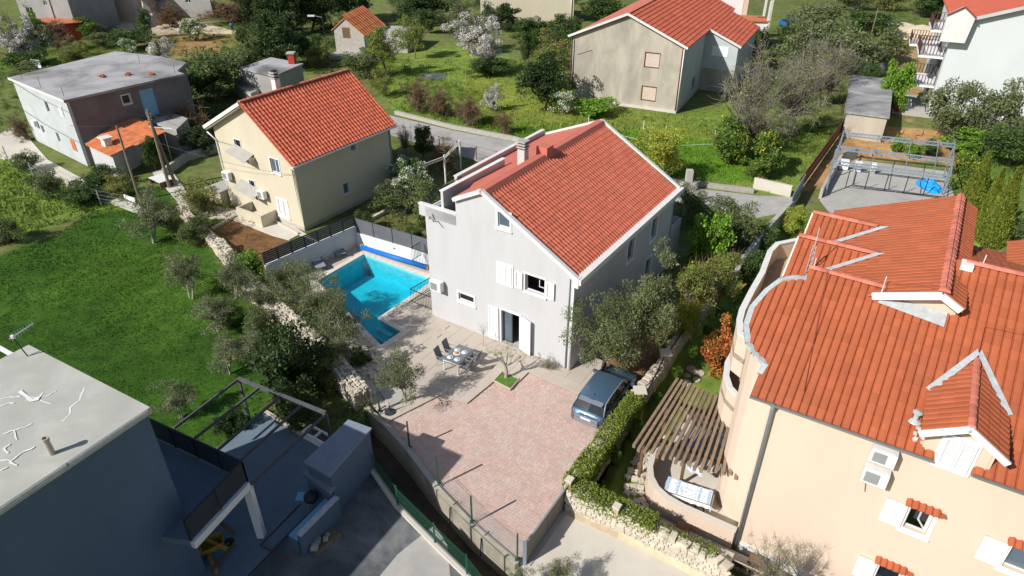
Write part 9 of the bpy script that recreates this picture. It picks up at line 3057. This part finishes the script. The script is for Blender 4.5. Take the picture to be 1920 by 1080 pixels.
# bonsai like tree in the planting square, young tree at the wall
def bonsai():
 p = P(949, 707, 0.03)
 t = thing('pruned_tree', 'gnarled pruned young tree with sparse yellow green tips in the turf square', 'tree', tuple(p))
 b = MB()
 b.tube([(0, 0, -0.05), (0.02, 0, 0.35), (-0.04, 0.03, 0.75)], [0.11, 0.09, 0.08], 9)
 tips = []
 for (m_, e) in (((-0.25, 0.15, 1.0), (-0.75, 0.35, 1.35)), ((-0.12, -0.1, 1.1), (-0.25, -0.25, 1.75)), ((0.2, 0.0, 0.95), (0.35, -0.1, 1.5)), ((0.3, 0.15, 0.8), (0.75, 0.2, 1.15)), ((0.05, 0.2, 1.05), (0.1, 0.5, 1.55)), ((-0.35, 0.05, 1.15), (-0.55, -0.15, 1.6))):
  b.tube([(-0.04, 0.03, 0.72), m_, e], [0.06, 0.04, 0.015], 6); tips.append(e)
  for _ in range(7):
   q = (e[0] + random.uniform(-.25, .25), e[1] + random.uniform(-.25, .25), e[2] + random.uniform(-.1, .28))
   b.tube([e, q], [0.012, 0.003], 4, caps=False); tips.append(q)
 b.build('trunk', 'bark_pale', t)
 V4 = leaf_quads(tips, 17, 0.10, 0.055, 0.4); link('crown', quads_mesh('crown', V4, M['leaf_fresh']), t)
bonsai()
def sapling():
 p = P(906, 648, 0.02)
 t = thing('sapling', 'thin bare sapling standing before the terrace door shutter', 'tree', tuple(p))
 b = MB(); b.tube([(0, 0, 0), (0.02, 0, 0.8)], [0.02, 0.015], 6); tips = []
 for i in range(14):
  q = (random.uniform(-.35, .35), random.uniform(-.35, .35), 0.95 + random.uniform(0, 0.5)); b.tube([(0.02, 0, 0.7 + 0.02 * i), q], [0.008, 0.003], 4, caps=False); tips.append(q)
 b.build('trunk', 'bark_pale', t)
 V4 = leaf_quads(tips, 14, 0.10, 0.04, 0.4); link('crown', quads_mesh('crown', V4, M['leaf_rust']), t)
sapling()
p = P(1028, 692, 0.01)
plant('bare', p, 0.9, 0.7, 'dry_shrub', 'low dry shrub against the house wall right of the door', 'shrub')
cypress(1856, 435, 287, 66, 'leftmost and largest cone cypress beside the canopy yard')
cypress(1883, 448, 318, 44, 'smaller middle cone cypress between its two neighbours')
cypress(1914, 460, 315, 62, 'right hand cone cypress at the picture edge')
COVER += [TERR, YARD, XY((0, 252), (30, 232), (90, 300), (200, 360), (280, 395), (262, 402), (150, 360), (60, 315), (-20, 290)),
  [(-12.9, 71.0), (0.0, 63.0), (7.0, 56.0), (13.8, 52.3), (22.4, 50.2), (22.0, 47.8), (14.5, 48.6), (4.8, 53.4), (-11.9, 65.0)],
  XY((1537, 375), (1563, 322), (1605, 300), (1775, 322), (1810, 440), (1640, 460), (1560, 405))]

W_ = lambda *p: XY(*p)
undergrowth('undergrowth', [W_((200, 60), (480, 40), (640, 60), (620, 120), (470, 190), (350, 120), (230, 105)), W_((1380, 60), (1700, 20), (1760, 60), (1640, 140), (1580, 230), (1480, 290), (1360, 230)),
   W_((690, 120), (760, 200), (900, 235), (980, 190), (860, 165), (760, 110)), W_((-40, 120), (60, 110), (30, 250), (-40, 260)), W_((960, 40), (1080, 20), (1080, 200), (1000, 200)),
   W_((1790, 230), (1960, 250), (1960, 330), (1800, 320)), W_((660, 400), (780, 340), (860, 420), (800, 450))], 0.9, 0.45, 0.5, 60, 0.13, 'leaf_green', 3)
undergrowth('dry_brush', [W_((270, 0), (480, 0), (480, 50), (280, 40)), W_((1360, 120), (1600, 80), (1580, 220), (1440, 270)), W_((760, 170), (980, 230), (960, 250), (760, 200)), W_((0, 60), (240, 60), (200, 110), (0, 110)),
   W_((250, 330), (420, 340), (640, 690), (580, 700))], 0.7, 0.5, 0.5, 45, 0.12, 'leaf_rust', 20)
undergrowth('undergrowth_and_shade_fill', [W_((420, -60), (700, -60), (640, 90), (460, 120)), W_((700, -40), (1100, -60), (1080, 10), (900, 20), (760, 60)), W_((300, 200), (440, 170), (400, 300), (320, 290)), W_((1700, -50), (1920, -60), (1800, 20)),
   W_((560, 640), (690, 780), (640, 800), (480, 770)), W_((1255, 390), (1330, 395), (1385, 500), (1330, 560), (1275, 600), (1262, 520))], 0.7, 0.9, 1.2, 110, 0.17, 'leaf_dark', 40)  # last patch: dark leaves put in for deep shade behind the pool house
undergrowth('weeds', [W_((0, 285), (180, 350), (260, 385), (100, 430), (-60, 480), (-100, 280)), W_((340, 400), (420, 500), (560, 690), (470, 740), (300, 430)), W_((1240, 560), (1400, 430), (1500, 400), (1480, 440), (1380, 560), (1290, 660)), [(3.3, 19.9), (9.5, 29.6), (13.0, 35.0), (14.5, 39.0), (14.8, 38.0), (10.2, 30.0), (3.9, 19.8)]], 1.6, 0.28, 0.3, 26, 0.10, 'leaf_fresh', 70)
make_grass()
